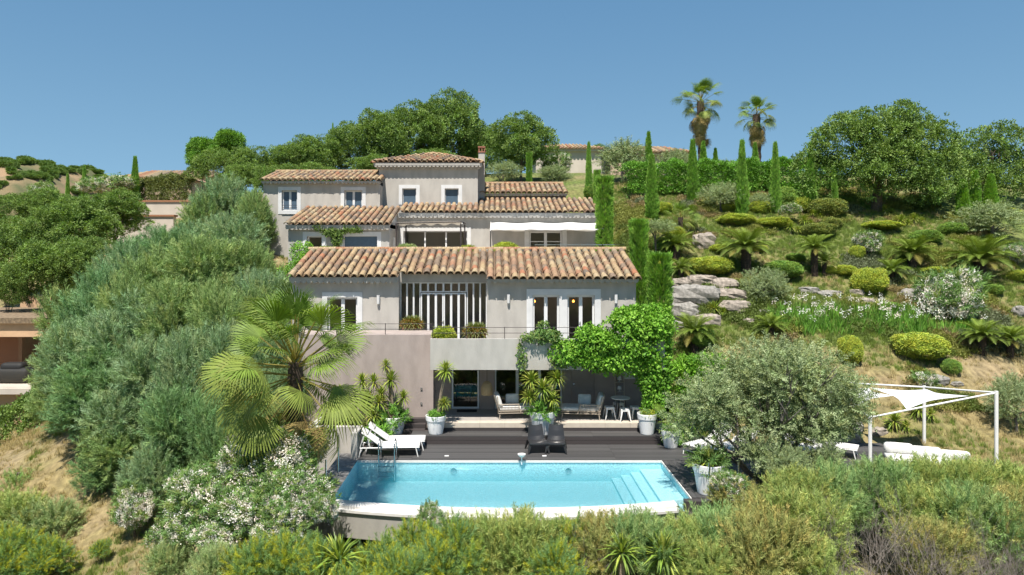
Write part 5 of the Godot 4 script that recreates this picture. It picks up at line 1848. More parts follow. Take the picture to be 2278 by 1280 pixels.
func make_ivy():
	var o := thing("ivy", "bright green ivy mass over the balcony end and down the patio pillar", "ivy")
	var lobes := []
	for k in [[4.6, 3.6, -24.9, 1.2, 0.85, 0.6], [3.6, 3.35, -24.8, 0.9, 0.6, 0.45], [2.7, 3.05, -24.78, 0.85, 0.42, 0.35], [5.6, 3.4, -25.0, 0.85, 0.9, 0.7], [5.0, 4.15, -25.2, 0.75, 0.45, 0.5], [5.75, 2.3, -24.9, 0.55, 0.8, 0.55], [5.7, 1.6, -24.85, 0.46, 0.7, 0.48], [5.62, 1.2, -24.8, 0.36, 0.4, 0.4], [4.5, 2.75, -24.75, 0.8, 0.4, 0.35], [3.7, 2.75, -24.75, 0.6, 0.35, 0.3], [5.9, 4.3, -25.4, 0.5, 0.4, 0.5]]:
		lobes.append([Vector3(k[0], k[1], k[2]), Vector3(k[3], k[4], k[5])])
	var g := crown(lumps(lobes, 9, 0.42), "ivy", 3600, IVY, 0.25, 0.5, 0.85, 0.45)
	crown(lobes, "ivy", 900, IVY, 0.2, 0.6, 1.0, 0.7, g)
	part("leaves", g, o, M.leaf)
	g = Geo.new()
	for k in 5: g.tube([Vector3(5.6 + k * 0.07, 0.6, -24.85), Vector3(5.5 + k * 0.1, 1.6, -24.85), Vector3(5.3 + k * 0.15, 2.9, -24.85)], [0.025, 0.02, 0.015], 5)
	part("stem", g, o, M.bark)
	# lighter vines on the parapet, on the upper wall and shrubs on the balcony
	for k in [["vine", "sparse trailing vine hanging over the parapet beside the ivy", [[1.55, 3.62, -24.8, 0.55, 0.16, 0.2], [0.95, 3.2, -24.78, 0.1, 0.5, 0.08], [1.0, 2.7, -24.78, 0.13, 0.35, 0.1], [2.0, 3.65, -24.9, 0.4, 0.2, 0.25], [1.75, 3.95, -25.1, 0.2, 0.25, 0.2], [2.3, 2.8, -24.76, 0.3, 0.25, 0.1]], 260, OLEANDER], ["vine", "dark climbing vine around the small window under the upper eave", [[-8.1, 7.65, -35.35, 0.65, 0.22, 0.2], [-7.95, 7.25, -35.35, 0.25, 0.3, 0.15], [-7.1, 7.8, -35.3, 0.5, 0.14, 0.15], [-8.0, 6.8, -35.35, 0.15, 0.3, 0.12], [-8.9, 7.9, -35.3, 0.3, 0.12, 0.12]], 300, OAK], ["vine", "leafy green climber at the outer edge of the lower roof", [[-9.0, 5.6, -31.5, 0.8, 0.7, 0.8], [-8.6, 6.3, -31.9, 0.5, 0.4, 0.5], [-9.2, 6.6, -33.5, 0.6, 0.7, 0.6]], 420, IVY]]:
		var w := thing(k[0], k[1], "vine")
		var l := []
		for q in k[2]: l.append([Vector3(q[0], q[1], q[2]), Vector3(q[3], q[4], q[5])])
		part("leaves", crown(l, "ivy", k[3], k[4], 0.1, 0.4, 0.75, 0.5), w, M.leaf)
		g = Geo.new()
		var f: Array = k[2][0]
		g.tube([Vector3(f[0], f[1] - 0.3, f[2] - 0.05), Vector3(f[0], f[1], f[2])], [0.02, 0.012], 5)
		part("stem", g, w, M.bark)

func balcony_plant(at: Vector3, label: String, box: bool, r: float, tint: Array, h := 0.35):
	var o := thing("planter_box", "terracotta trough under the " + label, "planter", at)
	var g := Geo.new()
	g.box(-r * 0.9, 0, -0.17, r * 0.9, h - 0.05, 0.17)
	part("body", g, o, M.terracotta)
	g = Geo.new()
	g.box(-r * 0.93, h - 0.048, -0.19, r * 0.93, h, 0.19)
	part("rim", g, o, M.terracotta)
	var p := thing("balcony_plant", label, "plant", at + Vector3(0, h - 0.02, 0))
	if box:
		part("foliage", crown([[Vector3(0, r * 0.35, 0), Vector3(r, r * 0.6, r * 0.6)]], "box", 320, tint, 0.3, 0.8, 1.2, 0.8), p, M.leaf)
	else:
		for k in 3: part("leaves", L.grass_head, p, M.leaf, Transform3D(Basis(Vector3.UP, k).scaled(Vector3.ONE * 1.15), Vector3((k - 1) * r * 0.4, 0.05, 0)))
		part("foliage", crown([[Vector3(0, 0.06, 0.05), Vector3(r, 0.14, 0.18)]], "box", 120, [[0.3, 0.16, 0.04], [0.2, 0.2, 0.04]], 0.3, 0.8, 1.1, 0.5), p, M.leaf)
	g = Geo.new()
	g.tube([Vector3(0, -0.1, 0), Vector3(0, r * 0.3, 0)], [0.03, 0.015], 5)
	part("stem", g, p, M.bark)

func make_plants():
	make_library()
	make_ivy()
	balcony_plant(Vector3(-3.28, 2.752, -27.85), "spiky yellow-green plant on the taupe wall by the entrance glazing", false, 0.42, BOXY, 1.0)
	balcony_plant(Vector3(-0.68, 2.752, -25.35), "spiky yellow-green plant behind the parapet before the entrance", false, 0.42, BOXY, 0.98)
	balcony_plant(Vector3(-1.83, 2.752, -25.3), "low yellow-green bush at the corner of the parapet railing", true, 0.36, BOXY, 0.8)
	balcony_plant(Vector3(0.55, 5.752, -33.0), "clipped yellow-green bush on the upper terrace under the awning", true, 0.62, BOXY, 0.75)
	balcony_plant(Vector3(-1.22, 5.752, -32.8), "small rounded bush on the upper terrace beside the pergola post", true, 0.42, BOXY, 0.75)
	balcony_plant(Vector3(-4.1, 5.752, -32.7), "low spiky plants on the upper terrace before the wide glass doors", true, 0.5, SCRUB, 0.75)
	balcony_plant(Vector3(-7.9, 5.752, -32.6), "small brownish bush on the upper terrace before the grey shutter", true, 0.3, BROOM, 0.8)
	# yuccas in and around the pots
	yucca(Vector3(-2.05, 0.86, -24.5), "tall yucca with one big head high on a bent trunk and a small one below", [[0.34, 1.62, 0, 0.82], [0.3, 0.5, 0.1, 0.55]])
	yucca(Vector3(-3.62, 0.66, -25.15), "many-headed yucca in the white pot beside the taupe wall", [[-0.1, 1.35, 0, 0.9], [-0.3, 1.85, -0.2, 0.6], [0.35, 0.75, 0.1, 0.7], [-0.5, 0.6, 0.2, 0.75], [-0.75, 1.25, -0.2, 0.8]])
	yucca(Vector3(1.68, 0.98, -24.5), "bushy bright yucca with five heads in the large pot on the steps", [[-0.38, 1.15, 0, 0.85], [0.5, 1.2, -0.1, 0.78], [0.0, 0.9, 0.2, 0.85], [-0.5, 0.62, 0.2, 0.7], [0.32, 0.55, 0.2, 0.7], [0.25, 0.2, 0.1, 0.5]])
	yucca(Vector3(-4.6, 0.3, -25.2), "tangle of yucca heads in the bed behind the planter wall", [[0.0, 1.0, 0, 0.9], [-0.6, 0.6, 0.3, 0.9], [0.3, 0.55, 0.4, 0.8], [-0.2, 1.6, -0.3, 0.8], [-0.9, 1.2, 0, 0.85], [0.55, 1.2, 0, 0.7]])
	yucca(Vector3(-5.4, 0.3, -24.6), "low yucca heads in the bed under the fan palm fronds", [[0.0, 0.35, 0, 0.85], [0.6, 0.35, 0.2, 0.75], [-0.4, 0.7, -0.2, 0.8]])
	for k in [[-3.62, 0.62, -25.0, 0.5, "ferny green filler spilling over the pot beside the taupe wall"], [-2.05, 0.86, -24.45, 0.36, "leafy filler plant spilling over the pot of the tall yucca"], [1.68, 1.0, -24.4, 0.42, "leafy filler plant in the large pot on the steps"], [5.32, 0.92, -24.4, 0.3, "yellow flowering filler in the pot under the ivy"], [6.0, 0.55, -23.8, 0.34, "green trailing plant in the deck pot beside the lounger"], [5.9, 0.75, -19.3, 0.42, "dark green filler in the large front pot"], [-4.1, 0.1, -24.6, 0.55, "ferny shrub behind the white loungers"], [6.35, -0.1, -24.3, 0.5, "leafy shrub between the ivy and the deck pot"]]:
		var w := thing("filler_plant", k[4], "plant", Vector3(k[0], k[1], k[2]))
		var pal: Array = BROOM if "yellow" in (k[4] as String) else OLEANDER if "dark" in (k[4] as String) else HEDGE
		part("foliage", crown([[Vector3(0, k[3] * 0.25, 0), Vector3(k[3] * 0.85, k[3] * 0.4, k[3] * 0.85)]], "oleander" if k[3] > 0.4 else "box", int(170 * k[3]), pal, 0.5, 0.6, 1.0, 0.3), w, M.leaf)
		var g := Geo.new()
		g.tube([Vector3(0, -0.05, 0), Vector3(0, k[3] * 0.3, 0)], [0.02], 5)
		part("stem", g, w, M.bark)
	var w := thing("sword_plant", "dark spiky agave-like plant in the large front pot", "plant", Vector3(5.9, 0.86, -19.3))
	part("leaves", L.sword_head, w, M.leaf_glossy, Transform3D(Basis.from_scale(Vector3.ONE * 0.62), Vector3.ZERO))
	w = thing("small_fan_palm", "small grassy palm beside the ivy pot", "palm", Vector3(6.0, 0.6, -23.85))
	for k in 9: part("frond", L["fan%d_%d" % [k % 2, k % 2]], w, M.leaf, Transform3D((Basis(Vector3.UP, k * 2.4) * Basis(Vector3(0, 0, 1), 1.1 - k * 0.08)).scaled(Vector3.ONE * 0.5), Vector3.ZERO))
	for k in [[-3.35, -15.1, 0.0, 0.85, "large yellow-striped sword plant below the pool's front wall"], [2.72, -15.0, 0.2, 0.68, "yellow-green sword plant in the scrub below the coping"], [3.6, -15.0, 0.16, 0.78, "taller yellow-green sword plant in the scrub beside its twin"], [-4.9, -20.2, -0.2, 0.7, "dark spiky plant between the oleander and the planter wall"]]:
		w = thing("sword_plant", k[4], "yucca", Vector3(k[0], k[2], k[1]))
		part("leaves", L.sword_head, w, M.leaf_glossy, Transform3D(Basis(Vector3.UP, k[0]).scaled(Vector3.ONE * k[3]), Vector3.ZERO))
		var g := Geo.new()
		g.tube([Vector3(0, ground_y(k[0], k[1]) - k[2] - 0.2, 0), Vector3(0, 0, 0)], [0.1, 0.07], 8)
		part("trunk", g, w, M.yucca_bark)
	# the big fan palm by the pool
	fan_palm(Vector3(-5.35, -2.2, -19.0), 5.85, 2.45, [16, 18, 17, 9], "large fan palm with drooping fronds standing beside the pool", "", 0.2, 0.3)
	w = thing("small_fan_palm", "young fan palm growing through the white oleander", "palm", Vector3(-6.6, -1.6, -18.3))
	for k in 9: part("frond", L["fan%d_%d" % [k % 2, k % 2]], w, M.leaf, Transform3D((Basis(Vector3.UP, k * 2.4) * Basis(Vector3(0, 0, 1), 1.2 - k * 0.1)).scaled(Vector3.ONE * 0.75), Vector3(0, 1.0, 0)))
	var tg := Geo.new()
	tg.tube([Vector3(0, -1.5, 0), Vector3(0, 1.0, 0)], [0.12], 8)
	part("trunk", tg, w, M.palm_bark)
	# the old olive by the pool
	w = thing("olive_tree", "big spreading silver-green olive tree growing beside the pool deck", "olive tree", Vector3(8.0, -0.8, -20.3))
	var lobes := []
	for k in [[-1.6, 2.9, 0.2, 1.35, 1.0, 1.2], [-0.4, 3.6, -0.2, 1.4, 1.0, 1.3], [0.7, 3.75, -0.1, 1.25, 0.95, 1.2], [1.45, 2.95, 0.1, 1.2, 1.0, 1.1], [1.9, 2.35, 0.3, 0.7, 0.5, 0.7], [-2.1, 2.55, 0.3, 0.75, 0.7, 0.8], [0.1, 2.7, 0.7, 1.4, 0.8, 0.8], [-0.8, 1.7, 0.8, 0.5, 0.45, 0.5], [0.9, 2.4, 0.7, 0.8, 0.6, 0.6]]:
		lobes.append([Vector3(k[0], k[1], k[2]), Vector3(k[3], k[4], k[5])])
	part("crown", crown(lumps(lobes, 9, 0.42), "olive", 5200, OLIVE, 0.35, 0.75, 1.15, 0.45), w, M.leaf_grey)
	var g := Geo.new()
	g.tube([Vector3(0, -0.6, 0), Vector3(0.05, 0.4, 0), Vector3(0.2, 0.9, 0)], [0.26, 0.2, 0.18], 10)
	for k in [[0.2, 0.9, 0, -0.7, 1.2, 0.1], [0.2, 0.9, 0, 0.5, 1.2, 0], [0.05, 0.5, 0, -0.9, 0.8, 0.3], [0.2, 0.9, 0, 0.1, 1.0, 0.5]]:
		branch(g, Vector3(k[0], k[1], k[2]), Vector3(k[3], k[4], k[5]).normalized(), 1.3, 0.11, 3, 0.7, 0.25)
	part("trunk", g, w, M.olive_bark)
	# the broad tree on the slope and its darker neighbour
	for k in [[23.6, 43.0, [[-3.5, 2.6, 0, 1.6, 2.3, 1.6], [-1.8, 4.0, 0, 2.1, 2.0, 2.1], [0.4, 4.5, 0, 2.2, 2.0, 2.1], [2.6, 3.7, 0, 2.1, 2.2, 2.0], [3.8, 2.2, 0, 1.6, 1.6, 1.6], [0.4, 2.5, 0.9, 2.4, 1.6, 1.6], [-1.0, 1.8, 1.4, 1.3, 1.1, 1.0], [2.0, 1.4, 0.8, 1.6, 1.0, 1.2]], "broad dense evergreen tree standing alone on the garden slope", OAK], [31.5, 45.0, [[-1.9, 1.9, 0, 1.7, 1.8, 1.6], [0.4, 2.8, 0, 2.2, 2.0, 2.0], [2.2, 1.8, 0, 1.8, 1.8, 1.6], [0, 1.2, 0.8, 2.4, 1.2, 1.2]], "darker evergreen tree at the edge of the garden behind small cypresses", OAK]]:
		w = thing("evergreen_tree", k[3], "tree", Vector3(k[0], ground_y(k[0], -k[1]), -k[1]))
		lobes = []
		for q in k[2]: lobes.append([Vector3(q[0], q[1], q[2]), Vector3(q[3], q[4], q[5])])
		part("crown", crown(lumps(lobes, 15, 0.4) + lobes, "broad", 1300 if k[0] > 30 else 3000, k[4], 0.45, 0.8, 1.4, 0.6), w, M.leaf)
		g = Geo.new()
		g.tube([Vector3(-0.2, -0.5, 0), Vector3(-0.1, 1.0, 0), Vector3(0, 2.0, 0)], [0.35, 0.28, 0.2], 10)
		for q in 6: branch(g, Vector3(-0.1, rr(0.9, 1.8), 0), Vector3(rr(-1, 1), 0.7, rr(-0.7, 0.7)).normalized(), 1.0, 0.14, 2)
		part("trunk", g, w, M.bark)
	# bare twiggy shrubs in the front scrub
	for k in [[8.35, -15.3, 2.1, "leafless grey twiggy shrub standing in the gap of the front scrub"], [9.9, -18.2, 1.5, "dry brownish twiggy shrub among the feathery scrub"], [10.9, -14.9, 1.9, "leafless reddish-grey shrub at the corner of the scrub"], [5.6, -16.9, 1.3, "small dead twigs beyond the sword plants"], [2.0, -15.7, 1.6, "pale dead twigs standing out of the broom"], [7.4, -16.4, 1.7, "dead twigs below the deck posts"], [9.3, -15.0, 1.9, "leafless twigs leaning out of the scrub beside the grey shrub"], [11.6, -16.2, 1.7, "brown bare twigs behind the corner shrub of the scrub"], [6.9, -15.2, 1.8, "bare pale twigs in the scrub nearer the sword plants"]]:
		w = thing("dead_shrub", k[3], "dead shrub", Vector3(k[0], ground_y(k[0], k[1]), k[1]))
		for q in 7:
			g = Geo.new()
			branch(g, Vector3(rr(-0.1, 0.1), 0, rr(-0.1, 0.1)), Vector3(rr(-0.7, 0.7), 1.2, rr(-0.7, 0.7)).normalized(), k[2] * 0.5, 0.032, 5, 0.75, 0.3)
			part("branch", g, w, M.dead_wood)
	var FEATHERY := [
		[-15.64, 6.37, -41.00, 2.36, Vector3(0.88, 1.10, 0.88)],
		[-13.50, 6.44, -39.00, 1.86, Vector3(0.59, 0.87, 0.59)],
		[-16.41, 5.39, -40.00, 2.28, Vector3(0.83, 1.06, 0.83)],
		[-13.38, 4.75, -36.00, 1.96, Vector3(0.88, 0.91, 0.88)],
		[-16.48, 3.60, -37.00, 2.25, Vector3(0.93, 1.05, 0.93)],
		[-11.38, 3.08, -33.50, 2.23, Vector3(0.59, 0.88, 0.59)],
		[-18.26, 2.25, -37.00, 2.68, Vector3(0.88, 1.25, 0.88)],
		[-19.15, 0.99, -36.00, 3.33, Vector3(0.88, 1.32, 0.88)],
		[-13.33, 2.94, -33.00, 2.27, Vector3(1.02, 1.06, 1.02)],
		[-15.65, 1.94, -33.00, 2.59, Vector3(1.02, 1.21, 1.02)],
		[-9.90, 1.25, -30.00, 2.68, Vector3(0.63, 0.95, 0.63)],
		[-17.98, 0.42, -33.00, 2.80, Vector3(0.98, 1.30, 0.98)],
		[-20.05, -0.50, -34.00, 2.88, Vector3(0.83, 1.24, 0.83)],
		[-12.88, 1.25, -30.00, 2.21, Vector3(0.98, 1.03, 0.98)],
		[-14.75, 0.59, -29.50, 2.24, Vector3(0.98, 1.04, 0.98)],
		[-16.92, -0.24, -30.00, 2.08, Vector3(0.93, 0.97, 0.93)],
		[-18.58, -0.75, -31.00, 2.09, Vector3(0.73, 0.98, 0.73)],
		[-18.17, -0.88, -30.00, 1.25, Vector3(0.68, 0.58, 0.68)],
		[-15.08, -0.37, -28.00, 1.63, Vector3(0.93, 0.76, 0.93)],
		[-12.63, -0.61, -27.00, 2.07, Vector3(0.93, 0.96, 0.93)],
		[-10.50, -1.05, -26.00, 2.64, Vector3(0.78, 1.17, 0.78)],
		[-16.06, -0.76, -28.00, 1.12, Vector3(0.83, 0.66, 0.83)],
		[-13.17, -1.49, -26.00, 1.54, Vector3(0.83, 0.77, 0.83)],
		[-10.84, -1.91, -24.50, 2.03, Vector3(0.73, 0.95, 0.73)],
		[-13.73, -1.97, -25.50, 1.16, Vector3(0.63, 0.54, 0.63)],
		[-11.44, -2.26, -23.80, 1.41, Vector3(0.54, 0.66, 0.54)],
		[-9.07, -1.91, -23.20, 2.19, Vector3(0.59, 0.88, 0.59)],
		[-8.31, -1.63, -24.00, 2.19, Vector3(0.59, 0.88, 0.59)],
		[-10.41, 0.28, -28.00, 2.61, Vector3(0.78, 1.17, 0.78)],
		[-8.15, -0.56, -26.50, 2.60, Vector3(0.59, 0.88, 0.59)],
		[-8.17, -1.10, -25.50, 2.11, Vector3(0.54, 0.80, 0.54)],
		[-16.10, 0.64, -31.00, 2.58, Vector3(0.78, 1.17, 0.78)],
		[-17.01, -0.69, -29.00, 0.79, Vector3(0.59, 0.47, 0.59)],
		[-14.38, -2.09, -25.50, 0.68, Vector3(0.44, 0.35, 0.44)],
		[-15.83, 4.67, -38.00, 1.85, Vector3(0.78, 0.86, 0.78)],
	]
	var OAKS := [
		[2.00, 11.55, -52.00, 2.76, Vector3(1.05, 0.92, 1.05), "grey-green oak leaning behind the chimney and long tiled wing", ""],
		[-3.29, 12.82, -57.00, 3.33, Vector3(1.15, 1.27, 1.15), "tallest dark oak on the crest behind the tower roof", ""],
		[-6.10, 12.23, -56.00, 3.39, Vector3(1.13, 1.05, 1.13), "dense oak on the crest", "oaks behind the villa"],
		[-8.46, 11.35, -55.00, 3.77, Vector3(0.98, 0.98, 0.98), "dense oak on the crest", "oaks behind the villa"],
		[-10.93, 10.95, -55.00, 3.63, Vector3(0.94, 0.86, 0.94), "dense oak on the crest", "oaks behind the villa"],
		[-13.33, 10.53, -54.00, 3.21, Vector3(0.92, 0.71, 0.92), "dense oak on the crest", "oaks behind the villa"],
		[-15.63, 9.85, -53.00, 3.25, Vector3(0.88, 0.64, 0.88), "dense oak on the crest", "oaks behind the villa"],
		[-17.67, 8.97, -52.00, 3.85, Vector3(0.74, 0.62, 0.74), "dense oak on the crest", "oaks behind the villa"],
		[-0.74, 12.80, -58.00, 1.84, Vector3(0.83, 0.83, 0.83), "dense oak on the crest", "oaks behind the villa"],
		[-4.67, 11.20, -52.00, 1.62, Vector3(0.86, 0.54, 0.86), "dense oak on the crest", "oaks behind the villa"],
		[-8.83, 10.28, -51.00, 2.09, Vector3(0.85, 0.48, 0.85), "dense oak on the crest", "oaks behind the villa"],
		[-12.82, 9.95, -50.00, 1.83, Vector3(0.71, 0.44, 0.71), "dense oak on the crest", "oaks behind the villa"],
		[-14.61, 9.11, -47.00, 2.36, Vector3(0.61, 0.42, 0.61), "dense oak on the crest", "oaks behind the villa"],
		[-17.95, 8.28, -50.00, 3.50, Vector3(0.65, 0.44, 0.65), "dense oak on the crest", "oaks behind the villa"],
		[-23.25, 10.79, -62.00, 4.81, Vector3(0.78, 0.80, 0.78), "bright green tree on the ridge, the bigger of two", ""],
		[-26.25, 10.88, -63.00, 4.25, Vector3(0.70, 0.77, 0.70), "bright green tree on the ridge, the smaller of two", ""],
		[-22.08, 8.78, -56.00, 4.51, Vector3(0.80, 0.58, 0.80), "dense oak on the crest", "oaks behind the villa"],
		[-30.67, 2.86, -46.00, 3.79, Vector3(0.93, 0.90, 0.93), "rounded oak in the grove above the neighbour's house", "oaks of the grove"],
		[-28.02, 3.64, -47.00, 4.22, Vector3(1.06, 0.86, 1.06), "rounded oak in the grove above the neighbour's house", "oaks of the grove"],
		[-27.08, 5.23, -50.00, 3.82, Vector3(1.01, 0.72, 1.01), "rounded oak in the grove above the neighbour's house", "oaks of the grove"],
		[-26.74, 0.95, -43.00, 4.32, Vector3(0.97, 0.79, 0.97), "rounded oak in the grove above the neighbour's house", "oaks of the grove"],
		[-35.67, 4.66, -52.00, 4.65, Vector3(0.74, 0.68, 0.74), "rounded oak in the grove above the neighbour's house", "oaks of the grove"],
		[-29.08, -0.38, -42.00, 4.88, Vector3(0.50, 0.60, 0.50), "rounded oak in the grove above the neighbour's house", "oaks of the grove"],
		[-24.23, 0.83, -42.00, 5.01, Vector3(0.70, 0.66, 0.70), "rounded oak in the grove above the neighbour's house", "oaks of the grove"],
		[-33.00, 5.06, -52.00, 4.59, Vector3(0.74, 0.61, 0.74), "rounded oak in the grove above the neighbour's house", "oaks of the grove"],
		[9.73, 13.17, -66.00, 2.58, Vector3(0.38, 0.38, 0.38), "small tree between the two ridge houses", ""],
	]
	var OLIVES := [
		[9.13, 11.54, -50.00, 1.26, Vector3(1.22, 1.02, 1.22), "olive tree with two trunks below the pinkish ridge house"],
		[13.33, 11.74, -52.00, 1.08, Vector3(0.97, 0.91, 0.97), "rounded olive below the pinkish ridge house window"],
		[16.99, 11.86, -53.00, 0.73, Vector3(0.94, 0.62, 0.94), "low olive showing above the long hedge"],
		[18.69, 11.82, -53.00, 0.67, Vector3(0.70, 0.57, 0.70), "low olive showing above the long hedge"],
		[21.91, 11.90, -53.00, 0.79, Vector3(0.70, 0.67, 0.70), "round olive above the hedge beside the broad tree"],
		[20.77, 12.04, -54.00, 0.50, Vector3(0.60, 0.42, 0.60), "low olive showing above the long hedge"],
		[13.92, 9.10, -43.00, 0.86, Vector3(0.91, 0.59, 0.91), "flat-topped silvery olive before the long hedge"],
		[16.26, 9.05, -43.00, 0.50, Vector3(0.57, 0.42, 0.57), "low silvery bush below the long hedge"],
		[27.75, 7.29, -39.00, 0.86, Vector3(1.29, 0.72, 1.29), "wide silvery olive at the far edge of the garden"],
		[18.62, 0.20, -25.00, 1.00, Vector3(0.55, 0.67, 0.55), "olive tree behind the outer sail post"],
		[0.60, 9.26, -47.00, 2.66, Vector3(0.79, 0.50, 0.79), "silvery bush behind the small tiled wing"],
		[3.92, 9.58, -47.00, 2.13, Vector3(0.79, 0.41, 0.79), "green-grey bush behind the end of the small tiled wing"],
		[8.54, 6.15, -37.00, 1.73, Vector3(0.65, 0.29, 0.65), "grey cushion bush behind the column cypress"],
		[12.69, 4.23, -33.00, 0.72, Vector3(0.66, 0.61, 0.66), "young open olive among the slope rocks"],
		[7.75, -1.39, -18.60, 2.32, Vector3(0.37, 0.36, 0.37), "olive regrowth at the foot of the big olive tree"],
		[8.98, -1.21, -19.20, 2.08, Vector3(0.34, 0.37, 0.34), "dark olive regrowth below the loungers"],
	]
	var OLEANDERS := [
		[-5.48, -1.75, -18.60, 2.91, Vector3(0.72, 0.63, 0.72), "white-flowering oleander in the bank beside the pool"],
		[-6.37, -1.93, -18.40, 2.68, Vector3(0.80, 0.73, 0.80), "white-flowering oleander in the bank beside the pool"],
		[-4.96, -1.89, -17.60, 2.56, Vector3(0.68, 0.60, 0.68), "white-flowering oleander in the bank beside the pool"],
		[-7.23, -2.13, -18.20, 2.36, Vector3(0.79, 0.67, 0.79), "white-flowering oleander in the bank beside the pool"],
		[-5.88, -2.06, -17.30, 2.17, Vector3(0.75, 0.59, 0.75), "white-flowering oleander in the bank beside the pool"],
		[-7.76, -2.31, -17.80, 2.11, Vector3(0.64, 0.55, 0.64), "white-flowering oleander in the bank beside the pool"],
		[-11.54, -2.52, -22.50, 0.82, Vector3(0.52, 0.63, 0.52), "smaller white oleander at the foot of the silvery thicket"],
		[-5.15, -1.61, -19.60, 2.60, Vector3(0.40, 0.44, 0.40), "white-flowering oleander in the bank beside the pool"],
		[-6.54, -2.23, -17.00, 1.91, Vector3(0.61, 0.38, 0.61), "white-flowering oleander in the bank beside the pool"],
		[-4.25, -1.98, -17.00, 2.42, Vector3(0.35, 0.38, 0.35), "white-flowering oleander in the bank beside the pool"],
		[-5.11, -2.10, -16.60, 2.05, Vector3(0.51, 0.37, 0.51), "white-flowering oleander in the bank beside the pool"],
		[-6.22, -1.77, -19.40, 2.82, Vector3(0.50, 0.44, 0.50), "white-flowering oleander in the bank beside the pool"],
		[-7.11, -1.90, -19.80, 2.97, Vector3(0.41, 0.39, 0.41), "white-flowering oleander in the bank beside the pool"],
		[-8.25, -2.16, -19.20, 2.29, Vector3(0.54, 0.49, 0.54), "white-flowering oleander in the bank beside the pool"],
		[-5.01, -2.01, -17.00, 2.34, Vector3(0.52, 0.43, 0.52), "white-flowering oleander in the bank beside the pool"],
		[-8.40, -2.35, -18.20, 1.65, Vector3(0.42, 0.41, 0.42), "white-flowering oleander in the bank beside the pool"],
		[-33.27, 8.56, -60.00, 3.79, Vector3(1.69, 0.81, 1.69), "big white-flowering oleander on the far slope below the ridge house"],
		[-40.14, 7.71, -62.00, 3.71, Vector3(1.11, 0.98, 1.11), "white-flowering oleander at the far end of the ridge"],
		[20.76, 3.58, -32.00, 1.02, Vector3(1.15, 1.24, 1.15), "large white oleander standing on the open slope"],
		[4.74, 12.21, -54.00, 1.08, Vector3(0.89, 0.91, 0.89), "white oleander before the pale ridge house"],
		[17.27, 8.30, -41.00, 0.77, Vector3(0.53, 0.32, 0.53), "small white-flowered bush below the cypresses"],
		[16.66, 1.04, -27.50, 0.41, Vector3(0.54, 0.50, 0.54), "low white-flowered bush behind the shade sail"],
		[26.88, 5.90, -36.00, 0.60, Vector3(0.46, 0.46, 0.46), "white-flowered bush at the garden edge"],
		[19.69, 6.40, -37.00, 0.68, Vector3(0.57, 0.52, 0.57), "leafy bush with a few white flowers on the upper lawn"],
		[-1.54, -1.89, -17.20, 2.03, Vector3(0.26, 0.31, 0.26), "young oleander before the pool's front wall"],
		[5.93, -1.62, -17.80, 2.28, Vector3(0.37, 0.30, 0.37), "oleander sprouts below the deck corner"],
		[0.31, -2.08, -16.20, 2.08, Vector3(0.25, 0.23, 0.25), "scattered oleander in the broom below the coping"],
	]
